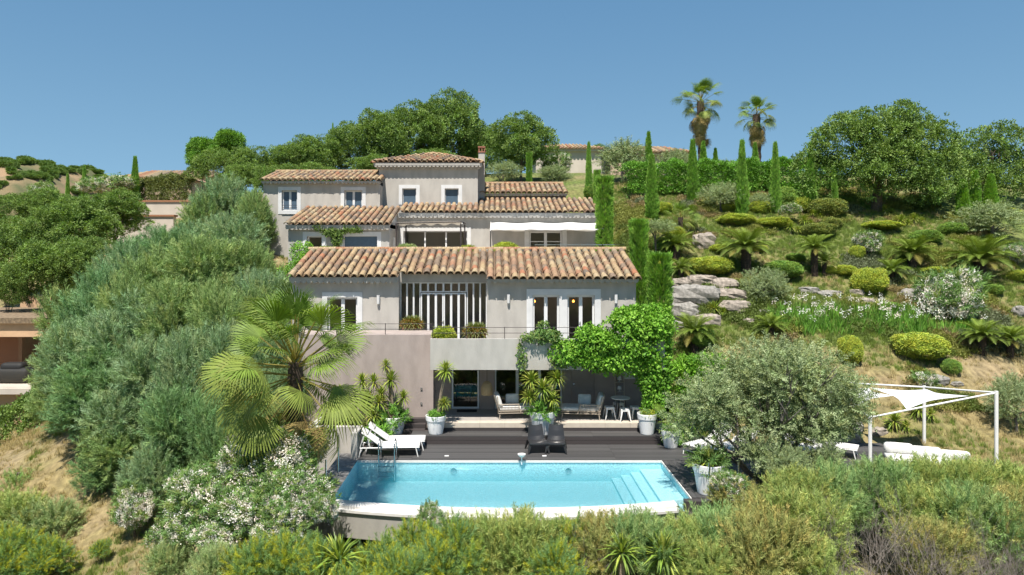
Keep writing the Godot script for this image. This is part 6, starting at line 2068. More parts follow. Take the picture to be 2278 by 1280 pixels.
	var SHRUBS := [
		[10.99, 5.57, -35.35, 0.38, Vector3(1.04, 0.55, 1.04), "low wide yellow-green mound above the slope rocks", 0],
		[14.40, 5.40, -35.00, 0.36, Vector3(0.99, 0.52, 0.99), "dark flat-topped clipped bush behind the young olive", 1],
		[19.01, 6.27, -36.75, 0.32, Vector3(0.42, 0.46, 0.42), "small round bright yellow bush on the lawn", 0],
		[17.57, 2.32, -28.85, 0.44, Vector3(1.04, 0.64, 1.04), "broad smooth yellow-green mound on the lower lawn", 0],
		[14.49, 2.14, -28.50, 0.50, Vector3(0.48, 0.71, 0.48), "upright yellow bush beside the white lilies", 0],
		[17.60, 5.50, -35.20, 0.22, Vector3(0.59, 0.31, 0.59), "low yellow clipped strip on the mid lawn", 0],
		[18.01, 4.73, -33.65, 0.52, Vector3(0.82, 0.74, 0.82), "loose yellowish bush on the slope edge", 0],
		[22.23, 5.50, -35.20, 0.18, Vector3(0.77, 0.26, 0.77), "low yellow clipped strip behind the large oleander", 0],
		[25.91, 5.20, -34.60, 0.25, Vector3(0.53, 0.36, 0.53), "yellow clipped mound at the garden edge", 0],
		[18.23, 9.40, -43.75, 0.58, Vector3(0.95, 0.84, 0.95), "round dark green bush before the long hedge", 1],
		[16.15, 8.98, -42.70, 0.35, Vector3(0.66, 0.50, 0.66), "yellow-green bush below the long hedge", 0],
		[18.14, 7.55, -39.30, 0.32, Vector3(0.96, 0.46, 0.96), "grey-green cushion bush near the broad tree", 3],
		[19.37, 8.01, -40.30, 0.27, Vector3(0.57, 0.39, 0.57), "small grey-green cushion bush", 3],
		[20.07, 8.82, -42.30, 0.48, Vector3(1.14, 0.69, 1.14), "blue-green rounded bush under the broad tree", 3],
		[10.13, 8.98, -42.70, 0.31, Vector3(0.71, 0.44, 0.71), "small yellow-green bush at a cypress foot", 0],
		[14.14, 8.24, -40.85, 0.29, Vector3(1.05, 0.42, 1.05), "straggly yellow-green groundcover below the olive", 0],
		[16.10, 8.09, -40.50, 0.25, Vector3(1.04, 0.36, 1.04), "straggly green groundcover below the cypresses", 0],
		[6.39, 4.19, -35.00, 0.36, Vector3(0.58, 0.52, 0.58), "yellow-green bush beside the awning corner", 0],
		[8.80, 2.66, -29.85, 0.37, Vector3(0.57, 0.53, 0.57), "leafy bush below the grey fronds", 1],
		[11.49, -0.67, -22.00, 0.23, Vector3(0.34, 0.32, 0.34), "yellow-green bush at the deck edge by a sail post", 0],
		[18.17, 1.80, -27.85, 0.26, Vector3(0.36, 0.37, 0.36), "small dark bush on the dry bank", 1],
		[6.77, 10.36, -48.00, 0.44, Vector3(0.68, 0.64, 0.68), "green bush by the roof end below the cypress", 1],
		[23.69, 7.15, -38.50, 0.32, Vector3(0.84, 0.45, 0.84), "bright green hedge bush behind the sago palm", 1],
		[30.92, 8.84, -42.50, 0.22, Vector3(0.82, 0.31, 0.82), "green bush at the far edge behind the olive", 0],
		[9.05, 6.66, -37.65, 0.35, Vector3(0.53, 0.50, 0.53), "dark bush behind the column cypress", 1],
		[18.79, 9.14, -43.10, 0.40, Vector3(0.72, 0.57, 0.72), "bright yellow-green bush between the cypresses", 0],
		[22.13, 7.95, -40.15, 0.21, Vector3(1.03, 0.30, 1.03), "low bright green strip in the shade of the broad tree", 0],
		[14.37, 9.14, -43.10, 0.31, Vector3(0.55, 0.44, 0.55), "yellow-green bush beside the flat-topped olive", 0],
		[16.95, 5.52, -35.25, 0.18, Vector3(0.41, 0.26, 0.41), "small yellow mound on the mid lawn", 0],
		[15.72, 6.20, -36.60, 0.17, Vector3(0.52, 0.24, 0.52), "low green mound beside the shaggy trunk", 1],
		[25.86, 7.67, -39.55, 0.28, Vector3(0.76, 0.41, 0.76), "rounded green bush below the small cypresses", 1],
		[12.04, 6.67, -37.55, 0.17, Vector3(0.53, 0.25, 0.53), "small yellow mound beside the largest sago palm", 0],
		[23.80, 4.63, -33.45, 0.21, Vector3(0.47, 0.30, 0.47), "loose green bush on the far lawn", 1],
		[14.20, 6.67, -37.55, 0.15, Vector3(0.43, 0.22, 0.43), "small low yellow bush on the lawn", 0],
		[8.18, 5.74, -36.45, 0.30, Vector3(0.47, 0.43, 0.47), "green bush behind the column cypresses", 0],
		[10.01, 7.42, -39.05, 0.28, Vector3(0.60, 0.40, 0.60), "yellow-green bush near the boulder", 0],
		[18.14, 3.98, -32.15, 0.16, Vector3(0.49, 0.24, 0.49), "low green tussock above the lilies", 1],
	]
	var FRONT := [
		[-4.60, -2.35, -15.60, 1.63, Vector3(0.64, 0.77, 0.64), "broom_shrub", "yellow-green broom shrub in the scrub below the pool", "broom"],
		[-3.70, -2.46, -15.20, 1.75, Vector3(0.56, 0.67, 0.56), "broom_shrub", "yellow-green broom shrub in the scrub below the pool", "broom"],
		[-2.50, -2.31, -15.60, 1.39, Vector3(0.64, 0.77, 0.64), "broom_shrub", "yellow-green broom shrub in the scrub below the pool", "broom"],
		[-1.81, -2.02, -16.60, 1.39, Vector3(0.52, 0.62, 0.52), "broom_shrub", "yellow-green broom shrub in the scrub below the pool", "broom"],
		[-1.09, -1.92, -17.00, 1.02, Vector3(0.48, 0.57, 0.48), "broom_shrub", "yellow-green broom shrub in the scrub below the pool", "broom"],
		[-0.99, -2.35, -15.40, 1.90, Vector3(0.64, 0.77, 0.64), "broom_shrub", "yellow-green broom shrub in the scrub below the pool", "broom"],
		[-0.11, -1.88, -17.10, 1.00, Vector3(0.44, 0.53, 0.44), "broom_shrub", "yellow-green broom shrub in the scrub below the pool", "broom"],
		[-0.20, -2.20, -15.80, 1.80, Vector3(0.56, 0.67, 0.56), "feathery_shrub", "feathery dull green shrub in the scrub below the pool", "scrub"],
		[0.88, -1.86, -17.10, 0.98, Vector3(0.44, 0.53, 0.44), "broom_shrub", "yellow-green broom shrub in the scrub below the pool", "broom"],
		[0.70, -2.25, -15.60, 1.83, Vector3(0.60, 0.72, 0.60), "feathery_shrub", "feathery dull green shrub in the scrub below the pool", "scrub"],
		[1.76, -1.82, -17.20, 0.96, Vector3(0.44, 0.53, 0.44), "feathery_shrub", "feathery dull green shrub in the scrub below the pool", "scrub"],
		[1.62, -2.17, -15.80, 1.71, Vector3(0.60, 0.72, 0.60), "broom_shrub", "yellow-green broom shrub in the scrub below the pool", "broom"],
		[2.66, -1.79, -17.30, 0.94, Vector3(0.40, 0.48, 0.40), "feathery_shrub", "feathery dull green shrub in the scrub below the pool", "scrub"],
		[2.33, -2.16, -15.80, 1.76, Vector3(0.56, 0.67, 0.56), "feathery_shrub", "feathery dull green shrub in the scrub below the pool", "scrub"],
		[3.57, -1.75, -17.40, 0.92, Vector3(0.40, 0.48, 0.40), "feathery_shrub", "feathery dull green shrub in the scrub below the pool", "scrub"],
		[3.30, -2.21, -15.60, 1.83, Vector3(0.60, 0.72, 0.60), "feathery_shrub", "feathery dull green shrub in the scrub below the pool", "scrub"],
		[4.41, -1.77, -17.20, 0.91, Vector3(0.44, 0.53, 0.44), "feathery_shrub", "feathery dull green shrub in the scrub below the pool", "scrub"],
		[4.20, -2.20, -15.60, 1.83, Vector3(0.56, 0.67, 0.56), "feathery_shrub", "feathery dull green shrub in the scrub below the pool", "scrub"],
		[5.47, -1.71, -17.40, 0.97, Vector3(0.48, 0.57, 0.48), "feathery_shrub", "feathery dull green shrub in the scrub below the pool", "scrub"],
		[5.06, -2.11, -15.80, 1.55, Vector3(0.72, 0.86, 0.72), "feathery_shrub", "feathery dull green shrub in the scrub below the pool", "scrub"],
		[6.25, -1.83, -16.80, 1.47, Vector3(0.64, 0.77, 0.64), "feathery_shrub", "feathery dull green shrub in the scrub below the pool", "scrub"],
		[5.75, -2.31, -15.20, 1.93, Vector3(0.72, 0.86, 0.72), "feathery_shrub", "feathery dull green shrub in the scrub below the pool", "scrub"],
		[7.64, -1.58, -17.80, 1.51, Vector3(0.60, 0.72, 0.60), "feathery_shrub", "feathery dull green shrub in the scrub below the pool", "scrub"],
		[7.15, -1.95, -16.40, 1.66, Vector3(0.72, 0.86, 0.72), "feathery_shrub", "feathery dull green shrub in the scrub below the pool", "scrub"],
		[8.77, -1.51, -18.00, 1.46, Vector3(0.64, 0.77, 0.64), "feathery_shrub", "feathery dull green shrub in the scrub below the pool", "scrub"],
		[10.14, -1.39, -18.40, 1.32, Vector3(0.64, 0.77, 0.64), "feathery_shrub", "feathery dull green shrub in the scrub below the pool", "scrub"],
		[11.45, -1.33, -18.60, 1.18, Vector3(0.68, 0.81, 0.68), "feathery_shrub", "feathery dull green shrub in the scrub below the pool", "scrub"],
		[10.45, -1.86, -16.80, 1.47, Vector3(0.72, 0.86, 0.72), "feathery_shrub", "feathery dull green shrub in the scrub below the pool", "scrub"],
		[9.80, -2.24, -15.60, 1.83, Vector3(0.56, 0.67, 0.56), "feathery_shrub", "feathery dull green shrub in the scrub below the pool", "scrub"],
		[12.38, -1.38, -18.40, 1.17, Vector3(0.72, 0.86, 0.72), "feathery_shrub", "feathery dull green shrub in the scrub below the pool", "scrub"],
		[11.39, -1.92, -16.60, 1.55, Vector3(0.72, 0.86, 0.72), "feathery_shrub", "feathery dull green shrub in the scrub below the pool", "scrub"],
		[13.30, -1.44, -18.20, 1.18, Vector3(0.72, 0.86, 0.72), "feathery_shrub", "feathery dull green shrub in the scrub below the pool", "scrub"],
		[12.34, -1.92, -16.60, 1.55, Vector3(0.72, 0.86, 0.72), "feathery_shrub", "feathery dull green shrub in the scrub below the pool", "scrub"],
		[-5.33, -2.45, -15.40, 1.95, Vector3(0.48, 0.57, 0.48), "broom_shrub", "yellow-green broom shrub in the scrub below the pool", "broom"],
		[-6.20, -2.52, -15.60, 1.85, Vector3(0.40, 0.48, 0.40), "feathery_shrub", "feathery dull green shrub in the scrub below the pool", "scrub"],
		[6.16, -1.61, -17.80, 1.57, Vector3(0.48, 0.57, 0.48), "feathery_shrub", "feathery dull green shrub in the scrub below the pool", "scrub"],
		[-1.90, -2.57, -14.80, 2.14, Vector3(0.48, 0.57, 0.48), "broom_shrub", "yellow-green broom shrub in the scrub below the pool", "broom"],
		[-2.99, -2.66, -14.60, 2.05, Vector3(0.40, 0.48, 0.40), "broom_shrub", "yellow-green broom shrub in the scrub below the pool", "broom"],
		[1.33, -2.52, -14.80, 2.15, Vector3(0.48, 0.57, 0.48), "broom_shrub", "yellow-green broom shrub in the scrub below the pool", "broom"],
		[4.36, -2.48, -14.80, 2.11, Vector3(0.48, 0.57, 0.48), "feathery_shrub", "feathery dull green shrub in the scrub below the pool", "scrub"],
		[6.73, -2.39, -15.00, 2.03, Vector3(0.48, 0.57, 0.48), "feathery_shrub", "feathery dull green shrub in the scrub below the pool", "scrub"],
		[-16.46, -2.90, -24.00, -0.09, Vector3(0.80, 0.83, 0.80), "bank_shrub", "low dull shrub on the sandy bank", "scrub"],
		[-15.06, -2.89, -23.50, -0.05, Vector3(0.72, 0.75, 0.72), "bank_shrub", "low dull shrub on the sandy bank", "scrub"],
		[-18.35, -2.00, -27.00, -1.15, Vector3(0.80, 0.83, 0.80), "bank_shrub", "low dull shrub on the sandy bank", "scrub"],
		[-14.40, -3.40, -21.00, 0.67, Vector3(0.72, 0.75, 0.72), "bank_shrub", "low dull shrub on the sandy bank", "broom"],
		[-13.33, -3.23, -21.00, 0.45, Vector3(0.56, 0.58, 0.56), "bank_shrub", "low dull shrub on the sandy bank", "broom"],
		[-12.06, -2.84, -21.50, 0.29, Vector3(0.24, 0.25, 0.24), "bank_shrub", "low dull shrub on the sandy bank", "broom"],
		[-18.27, -0.82, -30.00, -2.20, Vector3(0.48, 0.50, 0.48), "bank_shrub", "low dull shrub on the sandy bank", "scrub"],
		[-7.85, -2.48, -17.00, 1.33, Vector3(0.40, 0.48, 0.40), "bank_shrub", "low dull shrub on the sandy bank", "scrub"],
	]
	var CYPRESSES := [
		[6.46, 9.42, -48.00, 4.68, 0.52, 0, "dark pointed cypress behind the roof end"],
		[5.65, 4.58, -36.00, 5.72, 0.78, 3, "thick clipped cypress touching the awning side of the villa"],
		[5.85, 6.58, -40.00, 4.55, 0.46, 3, "clipped cypress behind the thick one beside the villa"],
		[6.28, 1.76, -30.50, 6.06, 0.70, 3, "clipped column cypress at the corner of the lower roof"],
		[6.51, 0.50, -27.60, 5.88, 0.78, 3, "widest clipped column cypress rising out of the ivy"],
		[2.30, 9.21, -46.50, 3.85, 0.45, 3, "small clipped cypress before the leaning oak"],
		[9.32, 8.48, -41.55, 3.90, 0.69, 0, "pointed cypress standing on the garden slope before the hedge"],
		[10.83, 11.33, -49.25, 3.72, 0.57, 2, "pointed cypress standing behind the long hedge"],
		[12.61, 9.74, -44.60, 4.00, 0.69, 0, "pointed cypress standing on the garden slope before the hedge"],
		[15.20, 11.88, -51.00, 2.78, 0.59, 2, "pointed cypress standing behind the long hedge"],
		[18.29, 12.78, -58.00, 2.42, 0.52, 2, "pointed cypress standing behind the long hedge"],
		[14.89, 8.76, -42.15, 4.56, 0.68, 2, "pointed cypress standing on the garden slope before the hedge"],
		[18.74, 11.69, -50.40, 2.78, 0.58, 0, "pointed cypress standing behind the long hedge"],
		[17.03, 8.90, -42.50, 4.34, 0.60, 0, "pointed cypress standing on the garden slope before the hedge"],
		[19.36, 9.08, -42.95, 4.18, 0.66, 0, "pointed cypress standing on the garden slope before the hedge"],
		[20.53, 8.82, -42.30, 2.93, 0.41, 0, "pointed cypress standing on the garden slope before the hedge"],
		[27.88, 8.58, -41.70, 2.35, 0.69, 0, "small cypress before the darker evergreen, one of three"],
		[28.77, 8.68, -41.95, 2.81, 0.65, 0, "small cypress before the darker evergreen, one of three"],
		[30.49, 9.08, -43.05, 2.31, 0.72, 0, "small cypress before the darker evergreen, one of three"],
		[-31.79, 9.60, -62.00, 5.40, 0.79, 0, "thick dark cypress beside the white oleander on the far ridge"],
		[-38.63, 9.27, -66.00, 5.42, 0.55, 0, "thin dark cypress on the far ridge"],
		[-41.41, 8.30, -68.00, 5.85, 0.52, 0, "thin dark cypress on the far ridge"],
		[-14.44, 8.30, -44.00, 3.71, 0.25, 0, "slim cypress in the thicket beside the upper wall"],
		[-15.23, 11.58, -66.00, 7.04, 0.42, 0, "dark cypress tip above the crest oaks"],
	]
	var CYCADS := [
		[12.73, 5.62, -35.45, 1.50, 1.14, "largest sago palm, on a thick trunk above the young olive", 38],
		[16.07, 5.50, -35.20, 1.04, 1.26, "sago palm with a thick shaggy trunk on the mid lawn", 30],
		[9.57, 6.30, -36.85, 1.09, 0.64, "sago palm beside the pale boulder", 28],
		[9.31, 5.35, -35.00, 0.81, 0.40, "small sago palm above the slope rocks", 26],
		[21.49, 5.92, -36.05, 1.25, 0.60, "sago palm before the bright green bush", 36],
		[19.57, 5.15, -34.50, 0.88, 0.49, "low dark sago palm beside the loose yellow bush", 30],
		[24.20, 5.38, -34.95, 1.70, 0.76, "wide sago palm at the far side of the lawn", 40],
		[8.49, 2.47, -29.75, 1.07, 0.72, "arching pale sago palm beside the column cypress", 30],
		[11.87, 2.95, -30.10, 0.85, 0.42, "sago palm just above the big olive tree", 26],
		[20.17, 2.40, -29.00, 0.97, 0.71, "upright sago palm on the lower lawn", 34],
		[21.19, 2.30, -28.80, 0.85, 0.70, "sago palm at the garden edge beside the upright one", 30],
		[16.58, 5.50, -35.20, 0.68, 0.61, "young sago palm leaning on the shaggy trunk", 20],
	]
	var ROCKS := [
		[9.37, 4.53, -32.85, Vector3(1.22, 0.60, 0.73), -0.21, "large flat grey rock slab beside the column cypress", 1],
		[10.14, 5.22, -34.40, Vector3(0.75, 0.29, 0.45), -0.32, "flat pale rock above the large slab", 0],
		[9.18, 5.12, -34.35, Vector3(0.48, 0.24, 0.29), -0.08, "pale rock lying against the column cypress", 0],
		[11.10, 5.01, -33.95, Vector3(0.70, 0.34, 0.42), -0.28, "layered brown rock beside the grey slab", 0],
		[11.03, 4.58, -33.10, Vector3(0.85, 0.33, 0.51), -0.35, "long brown rock under the layered one", 0],
		[8.68, 3.90, -32.10, Vector3(0.78, 0.41, 0.47), -0.08, "cracked grey rock below the large slab", 1],
		[11.04, 4.12, -32.20, Vector3(0.78, 0.30, 0.47), 0.33, "brown rock below the young olive", 0],
		[9.48, 3.56, -31.15, Vector3(0.60, 0.31, 0.36), 0.24, "brown rock behind the arching sago palm", 0],
		[11.36, 7.16, -38.10, Vector3(0.59, 0.51, 0.46), 0.21, "pale round boulder on the upper lawn", 0],
		[15.10, 4.79, -33.65, Vector3(0.47, 0.17, 0.28), -0.22, "flat stone on the slope right of the young olive", 1],
		[15.95, 4.66, -33.40, Vector3(0.60, 0.14, 0.36), 0.03, "flat stone in the slope turf", 1],
		[17.26, 4.69, -33.45, Vector3(0.34, 0.17, 0.21), -0.18, "small pale stone below the loose bush", 0],
		[17.21, 4.27, -32.55, Vector3(0.42, 0.23, 0.25), -0.26, "pink stone on the slope", 0],
		[19.56, 4.58, -33.10, Vector3(0.38, 0.33, 0.30), -0.32, "layered rock beside the large oleander", 1],
		[12.73, 0.36, -25.30, Vector3(0.52, 0.21, 0.31), -0.23, "flat rock beside the deck under the olive", 1],
		[12.46, 0.07, -24.60, Vector3(0.38, 0.21, 0.23), 0.34, "round rock at the deck edge", 0],
		[13.70, 0.21, -25.00, Vector3(0.32, 0.16, 0.19), 0.26, "half-buried rock behind the sail", 0],
		[17.18, 1.61, -27.35, Vector3(0.53, 0.23, 0.32), 0.25, "flat grey rock on the dry bank behind the sail", 1],
		[23.85, 3.91, -31.80, Vector3(0.33, 0.27, 0.24), 0.24, "pale stone at the garden edge", 1],
		[11.28, 3.54, -31.15, Vector3(0.28, 0.15, 0.17), -0.25, "pale stone below the rocks", 0],
		[12.25, 3.88, -31.85, Vector3(0.25, 0.13, 0.15), -0.15, "grey stone at the foot of the young olive", 1],
		[11.06, 3.95, -31.95, Vector3(0.41, 0.18, 0.25), 0.10, "rock ledge at the foot of the young olive", 0],
		[8.08, 3.27, -31.50, Vector3(0.44, 0.27, 0.27), 0.19, "grey rock at the hedge foot", 1],
		[17.99, 1.50, -27.25, Vector3(0.24, 0.10, 0.15), 0.28, "thin flat stone on the dry bank", 1],
		[14.74, 3.70, -31.50, Vector3(0.32, 0.13, 0.19), 0.30, "pale stone among the lilies", 0],
	]
	var PALMS := [
		[10.44, 7.62, -39.45, 0.96, 1.16, [8, 12, 10, 0], "short fan palm with a full crown on the upper lawn", 0.14, 0.0],
		[17.10, 12.98, -58.00, 6.12, 2.13, [12, 14, 12, 34], "taller of the two skirted fan palms rising above the hill", 0.3, 1.60],
		[21.71, 12.98, -58.00, 5.01, 1.69, [12, 14, 12, 34], "shorter of the two skirted fan palms rising above the hill", 0.3, 1.50],
	]
	var YUCCAS := [
		[17.91, 8.09, -40.50, 0.85, "spiky yucca pair on the upper lawn near the broad tree"],
		[16.73, 7.67, -39.55, 0.75, "spiky yucca beside the yucca pair"],
		[18.98, 8.58, -41.70, 0.60, "small yucca under the broad tree"],
		[23.50, 8.09, -40.50, 0.90, "dark yucca under the broad tree"],
		[24.48, 8.24, -40.85, 0.80, "dark yucca beside another under the broad tree"],
		[23.59, 8.82, -42.30, 0.80, "yucca in the shade of the broad tree"],
		[9.94, 3.73, -31.65, 0.80, "bushy fan-leaved plant below the brown rocks"],
		[14.32, 0.22, -25.10, 0.80, "dark grassy fan plant behind the sail post"],
		[15.54, 0.52, -25.65, 0.80, "upright grassy fan plant behind the sail"],
	]
	for k in FEATHERY: tree("silvery_shrub", "tall feathery silver-green shrub in the thicket below the villa", "shrub", "feathery shrubs of the thicket", "acacia", Vector3(k[0], k[1], k[2]), k[3], k[4], [M.leaf_grey, M.leaf_grey_1, M.leaf_grey, M.leaf_grey_2, M.leaf_grey_3][rng.randi() % 5], M.bark)
	for k in OAKS: tree("oak_tree", k[5], "tree", k[6], "spring" if "bright" in (k[5] as String) else "oak", Vector3(k[0], k[1], k[2]), k[3], k[4], M.leaf, M.bark)
	for k in OLIVES: tree("olive_tree", k[5], "olive tree", "small olive trees on the slope", "olive", Vector3(k[0], k[1], k[2]), k[3], k[4], M.leaf_grey, M.olive_bark)
	for k in OLEANDERS: tree("oleander", k[5], "oleander", "white oleanders", "oleander", Vector3(k[0], k[1], k[2]), k[3], k[4], M.leaf, M.bark, -1, true)
	for k in SHRUBS: tree("clipped_shrub", k[5], "shrub", "clipped shrubs in the garden", "box", Vector3(k[0], k[1], k[2]), k[3], k[4], L.tints[k[6]], M.bark)
	for k in FRONT: tree(k[5], k[6], "shrub", "scrub below the pool", k[7], Vector3(k[0], k[1], k[2]), k[3], k[4], [M.leaf_grey, M.leaf_grey_1, M.leaf_grey_2, M.leaf_brown, M.leaf_green, M.leaf_grey_2][rng.randi() % 6] if k[7] == "scrub" else M.leaf, M.bark)
	for k in CYPRESSES:
		w = thing("cypress", k[6], "cypress", Vector3(k[0], k[1], k[2]), 0, "cypresses in the garden")
		var wd: float = k[4] - (0.18 if k[5] == 3 else 0.1)
		var sc := Vector3(wd / 0.72, k[3] / 5.0, wd / 0.72)
		part("crown", L["cypress_crown%d" % k[5]], w, M.leaf, Transform3D(Basis.from_scale(sc) * Basis(Vector3.UP, rr(0, TAU)), Vector3.ZERO))
		part("trunk", L.cypress_trunk, w, M.bark, Transform3D(Basis.from_scale(sc), Vector3.ZERO))
	for k in CYCADS: cycad(Vector3(k[0], k[1], k[2]), k[3], k[4], k[5], k[6])
	for k in ROCKS: boulder(Vector3(k[0], k[1], k[2]), k[3], k[4], k[5], M.rock if k[6] == 0 else M.rock_grey)
	for k in PALMS: fan_palm(Vector3(k[0], k[1], k[2]), k[3], k[4], k[5], k[6], "", k[7], k[8])
	for k in YUCCAS: yucca(Vector3(k[0], k[1], k[2]), k[4], [[0, 0.35, 0, k[3]], [0.35, 0.2, 0.1, k[3] * 0.7]], 1.0, "yucca", "yuccas on the slope")
	leafy_box("hedge", "long bright green clipped hedge across the top of the garden", Vector3(8.6, 0, -46.5), Vector3(23.6, 0, -48.0), 1.75, 1.5, HEDGE, 2600, "broad", 60)
	leafy_box("hedge", "clipped dull green hedge wall on the far slope below the ridge house", Vector3(-33.5, 0, -64), Vector3(-27.0, 0, -62.5), 2.6, 1.0, [[0.2, 0.24, 0.08], [0.24, 0.27, 0.09], [0.16, 0.2, 0.07]], 1500)
	leafy_box("hedge", "glossy dark hedge under the neighbour's ochre house", Vector3(-27.5, 0, -34.3), Vector3(-20.2, 0, -33.6), 1.5, 1.2, OAK, 800)
	leafy_box("hedge", "dark green hedge foot behind the ivy and tall column cypress", Vector3(6.7, 0, -26.4), Vector3(8.4, 0, -26.0), 2.0, 0.9, IVY, 420)
	# lilies in bloom on the slope
	w = thing("lily_bed", "bed of strappy green plants with white flower heads on the slope", "flower bed")
	g = Geo.new()
	var fl := Geo.new()
	for i in 420:
		var x := rr(12.4, 19.2)
		var z := -31.2 - (x - 12.4) * 0.02 + rr(-0.75, 0.75)
		if i > 300: z = -30.5 + rr(-0.4, 0.4); x = rr(13.2, 21.5)
		var p := Vector3(x, ground_y(x, z), z)
		for q in 7:
			var d := Vector3(rr(-0.5, 0.5), 1, rr(-0.5, 0.5)) * rr(0.35, 0.6)
			g.blade(p, p + d, Vector3(rr(-1, 1), 0, rr(-1, 1)).normalized() * 0.02, shade_of(HEDGE))
		if i % 4 == 0:
			var top := p + Vector3(rr(-0.1, 0.1), rr(0.7, 0.95), rr(0, 0.2))
			g.blade(p, top, Vector3(0.012, 0, 0), Color(0.12, 0.2, 0.04))
			fl.put(L["bloom%d" % (i % 5)], Transform3D(Basis.from_scale(Vector3.ONE * rr(0.8, 1.2)), top), shade_of(WHITE))
	part("leaves", g, w, M.leaf)
	part("blossoms", fl, w, M.petal)
	make_grass()
	make_ground_cover()

func make_grass():
	# short turf and dry grass, sown over the slopes
	for kind in 2:
		var tr := []
		var col := []
		for i in 120000:
			var x := rr(-26, 27)
			var z := rr(-50, -15)
			if x > -9.5 and x < 6.6 and z < -18: continue
			if x > -5.2 and x < 14 and z < -18 and z > -25.2: continue
			var t := turf(x, z)
			if kind == 0 and rng.randf() > t.x - t.y * 0.8: continue
			if kind == 1 and rng.randf() > (1 - t.x) * 0.7 + 0.08 - t.y * 0.2: continue
			if tr.size() > (34000 if kind == 0 else 15000): break
			var y := ground_y(x, z) + field.get_noise_2d(x * 25, z * 25) * 0.16
			tr.append(Transform3D(Basis(Vector3.UP, rr(0, TAU)).scaled(Vector3.ONE * rr(0.6, 1.35)), Vector3(x, y - 0.02, z)))
			var s := rr(0.75, 1.25)
			col.append(Color(0.19 * s, 0.265 * s, 0.055) if kind == 0 else Color(0.42 * s, 0.34 * s, 0.155 * s))
		var mm := MultiMesh.new()
		mm.transform_format = MultiMesh.TRANSFORM_3D
		mm.use_colors = true
		var g := Geo.new()
		for q in 2: g.put(L["tuft%d" % (q + kind * 2)], Transform3D(Basis(), Vector3(rr(-0.1, 0.1), 0, rr(-0.1, 0.1))), Color(1, 1, 1))
		mm.mesh = g.mesh(M.leaf if kind == 0 else M.dry)
		mm.instance_count = tr.size()
		for i in tr.size():
			mm.set_instance_transform(i, tr[i])
			mm.set_instance_color(i, col[i])
		var o := MultiMeshInstance3D.new()
		o.name = "grass" if kind == 0 else "dry_grass"
		o.multimesh = mm
		add_child(o)
		tag(o, "short green turf growing over the garden slope" if kind == 0 else "straw-coloured dry grass growing over the garden slope", "grass", "", "stuff")

func make_ground_cover():
	# creeping plants and tussocks in patches over the garden slope
	var tr := []
	var col := []
	for i in 40000:
		if tr.size() >= 5200: break
		var x := rr(6.8, 28)
		var z := rr(-48, -26)
		var a := field.get_noise_2d(x * 22 + 700, z * 22)
		if a < 0.16: continue
		var y := ground_y(x, z) + field.get_noise_2d(x * 25, z * 25) * 0.16
		var s := rr(0.5, 1.25)
		tr.append(Transform3D(Basis(Vector3.UP, rr(0, TAU)).scaled(Vector3(s, s * rr(0.7, 1.5), s)), Vector3(x, y + 0.05, z)))
		var b := field.get_noise_2d(x * 11 - 300, z * 11 + 40)
		var k := Color(0.13, 0.18, 0.04) if b < -0.15 else Color(0.24, 0.26, 0.06) if b < 0.12 else Color(0.3, 0.24, 0.11) if b < 0.25 else Color(0.17, 0.2, 0.11)
		var q := rr(0.75, 1.25)
		col.append(Color(k.r * q, k.g * q, k.b * q))
	var mm := MultiMesh.new()
	mm.transform_format = MultiMesh.TRANSFORM_3D
	mm.use_colors = true
	var g := Geo.new()
	for q in 3: g.put(L["box%d" % q], Transform3D(Basis.from_scale(Vector3.ONE * 1.2), Vector3(rr(-0.12, 0.12), rr(0, 0.08), rr(-0.12, 0.12))), Color(1, 1, 1))
	for q in 2: g.put(L["tuft%d" % q], Transform3D(Basis.from_scale(Vector3.ONE * 1.3), Vector3(rr(-0.1, 0.1), 0, rr(-0.1, 0.1))), Color(1, 1, 1))
	mm.mesh = g.mesh(M.leaf)
	mm.instance_count = tr.size()
	for i in tr.size():
		mm.set_instance_transform(i, tr[i])
		mm.set_instance_color(i, col[i])
	var o := MultiMeshInstance3D.new()
	o.name = "undergrowth"
	o.multimesh = mm
	add_child(o)
	tag(o, "patches of creeping plants and tussocks on the garden slope", "ground cover", "", "stuff")

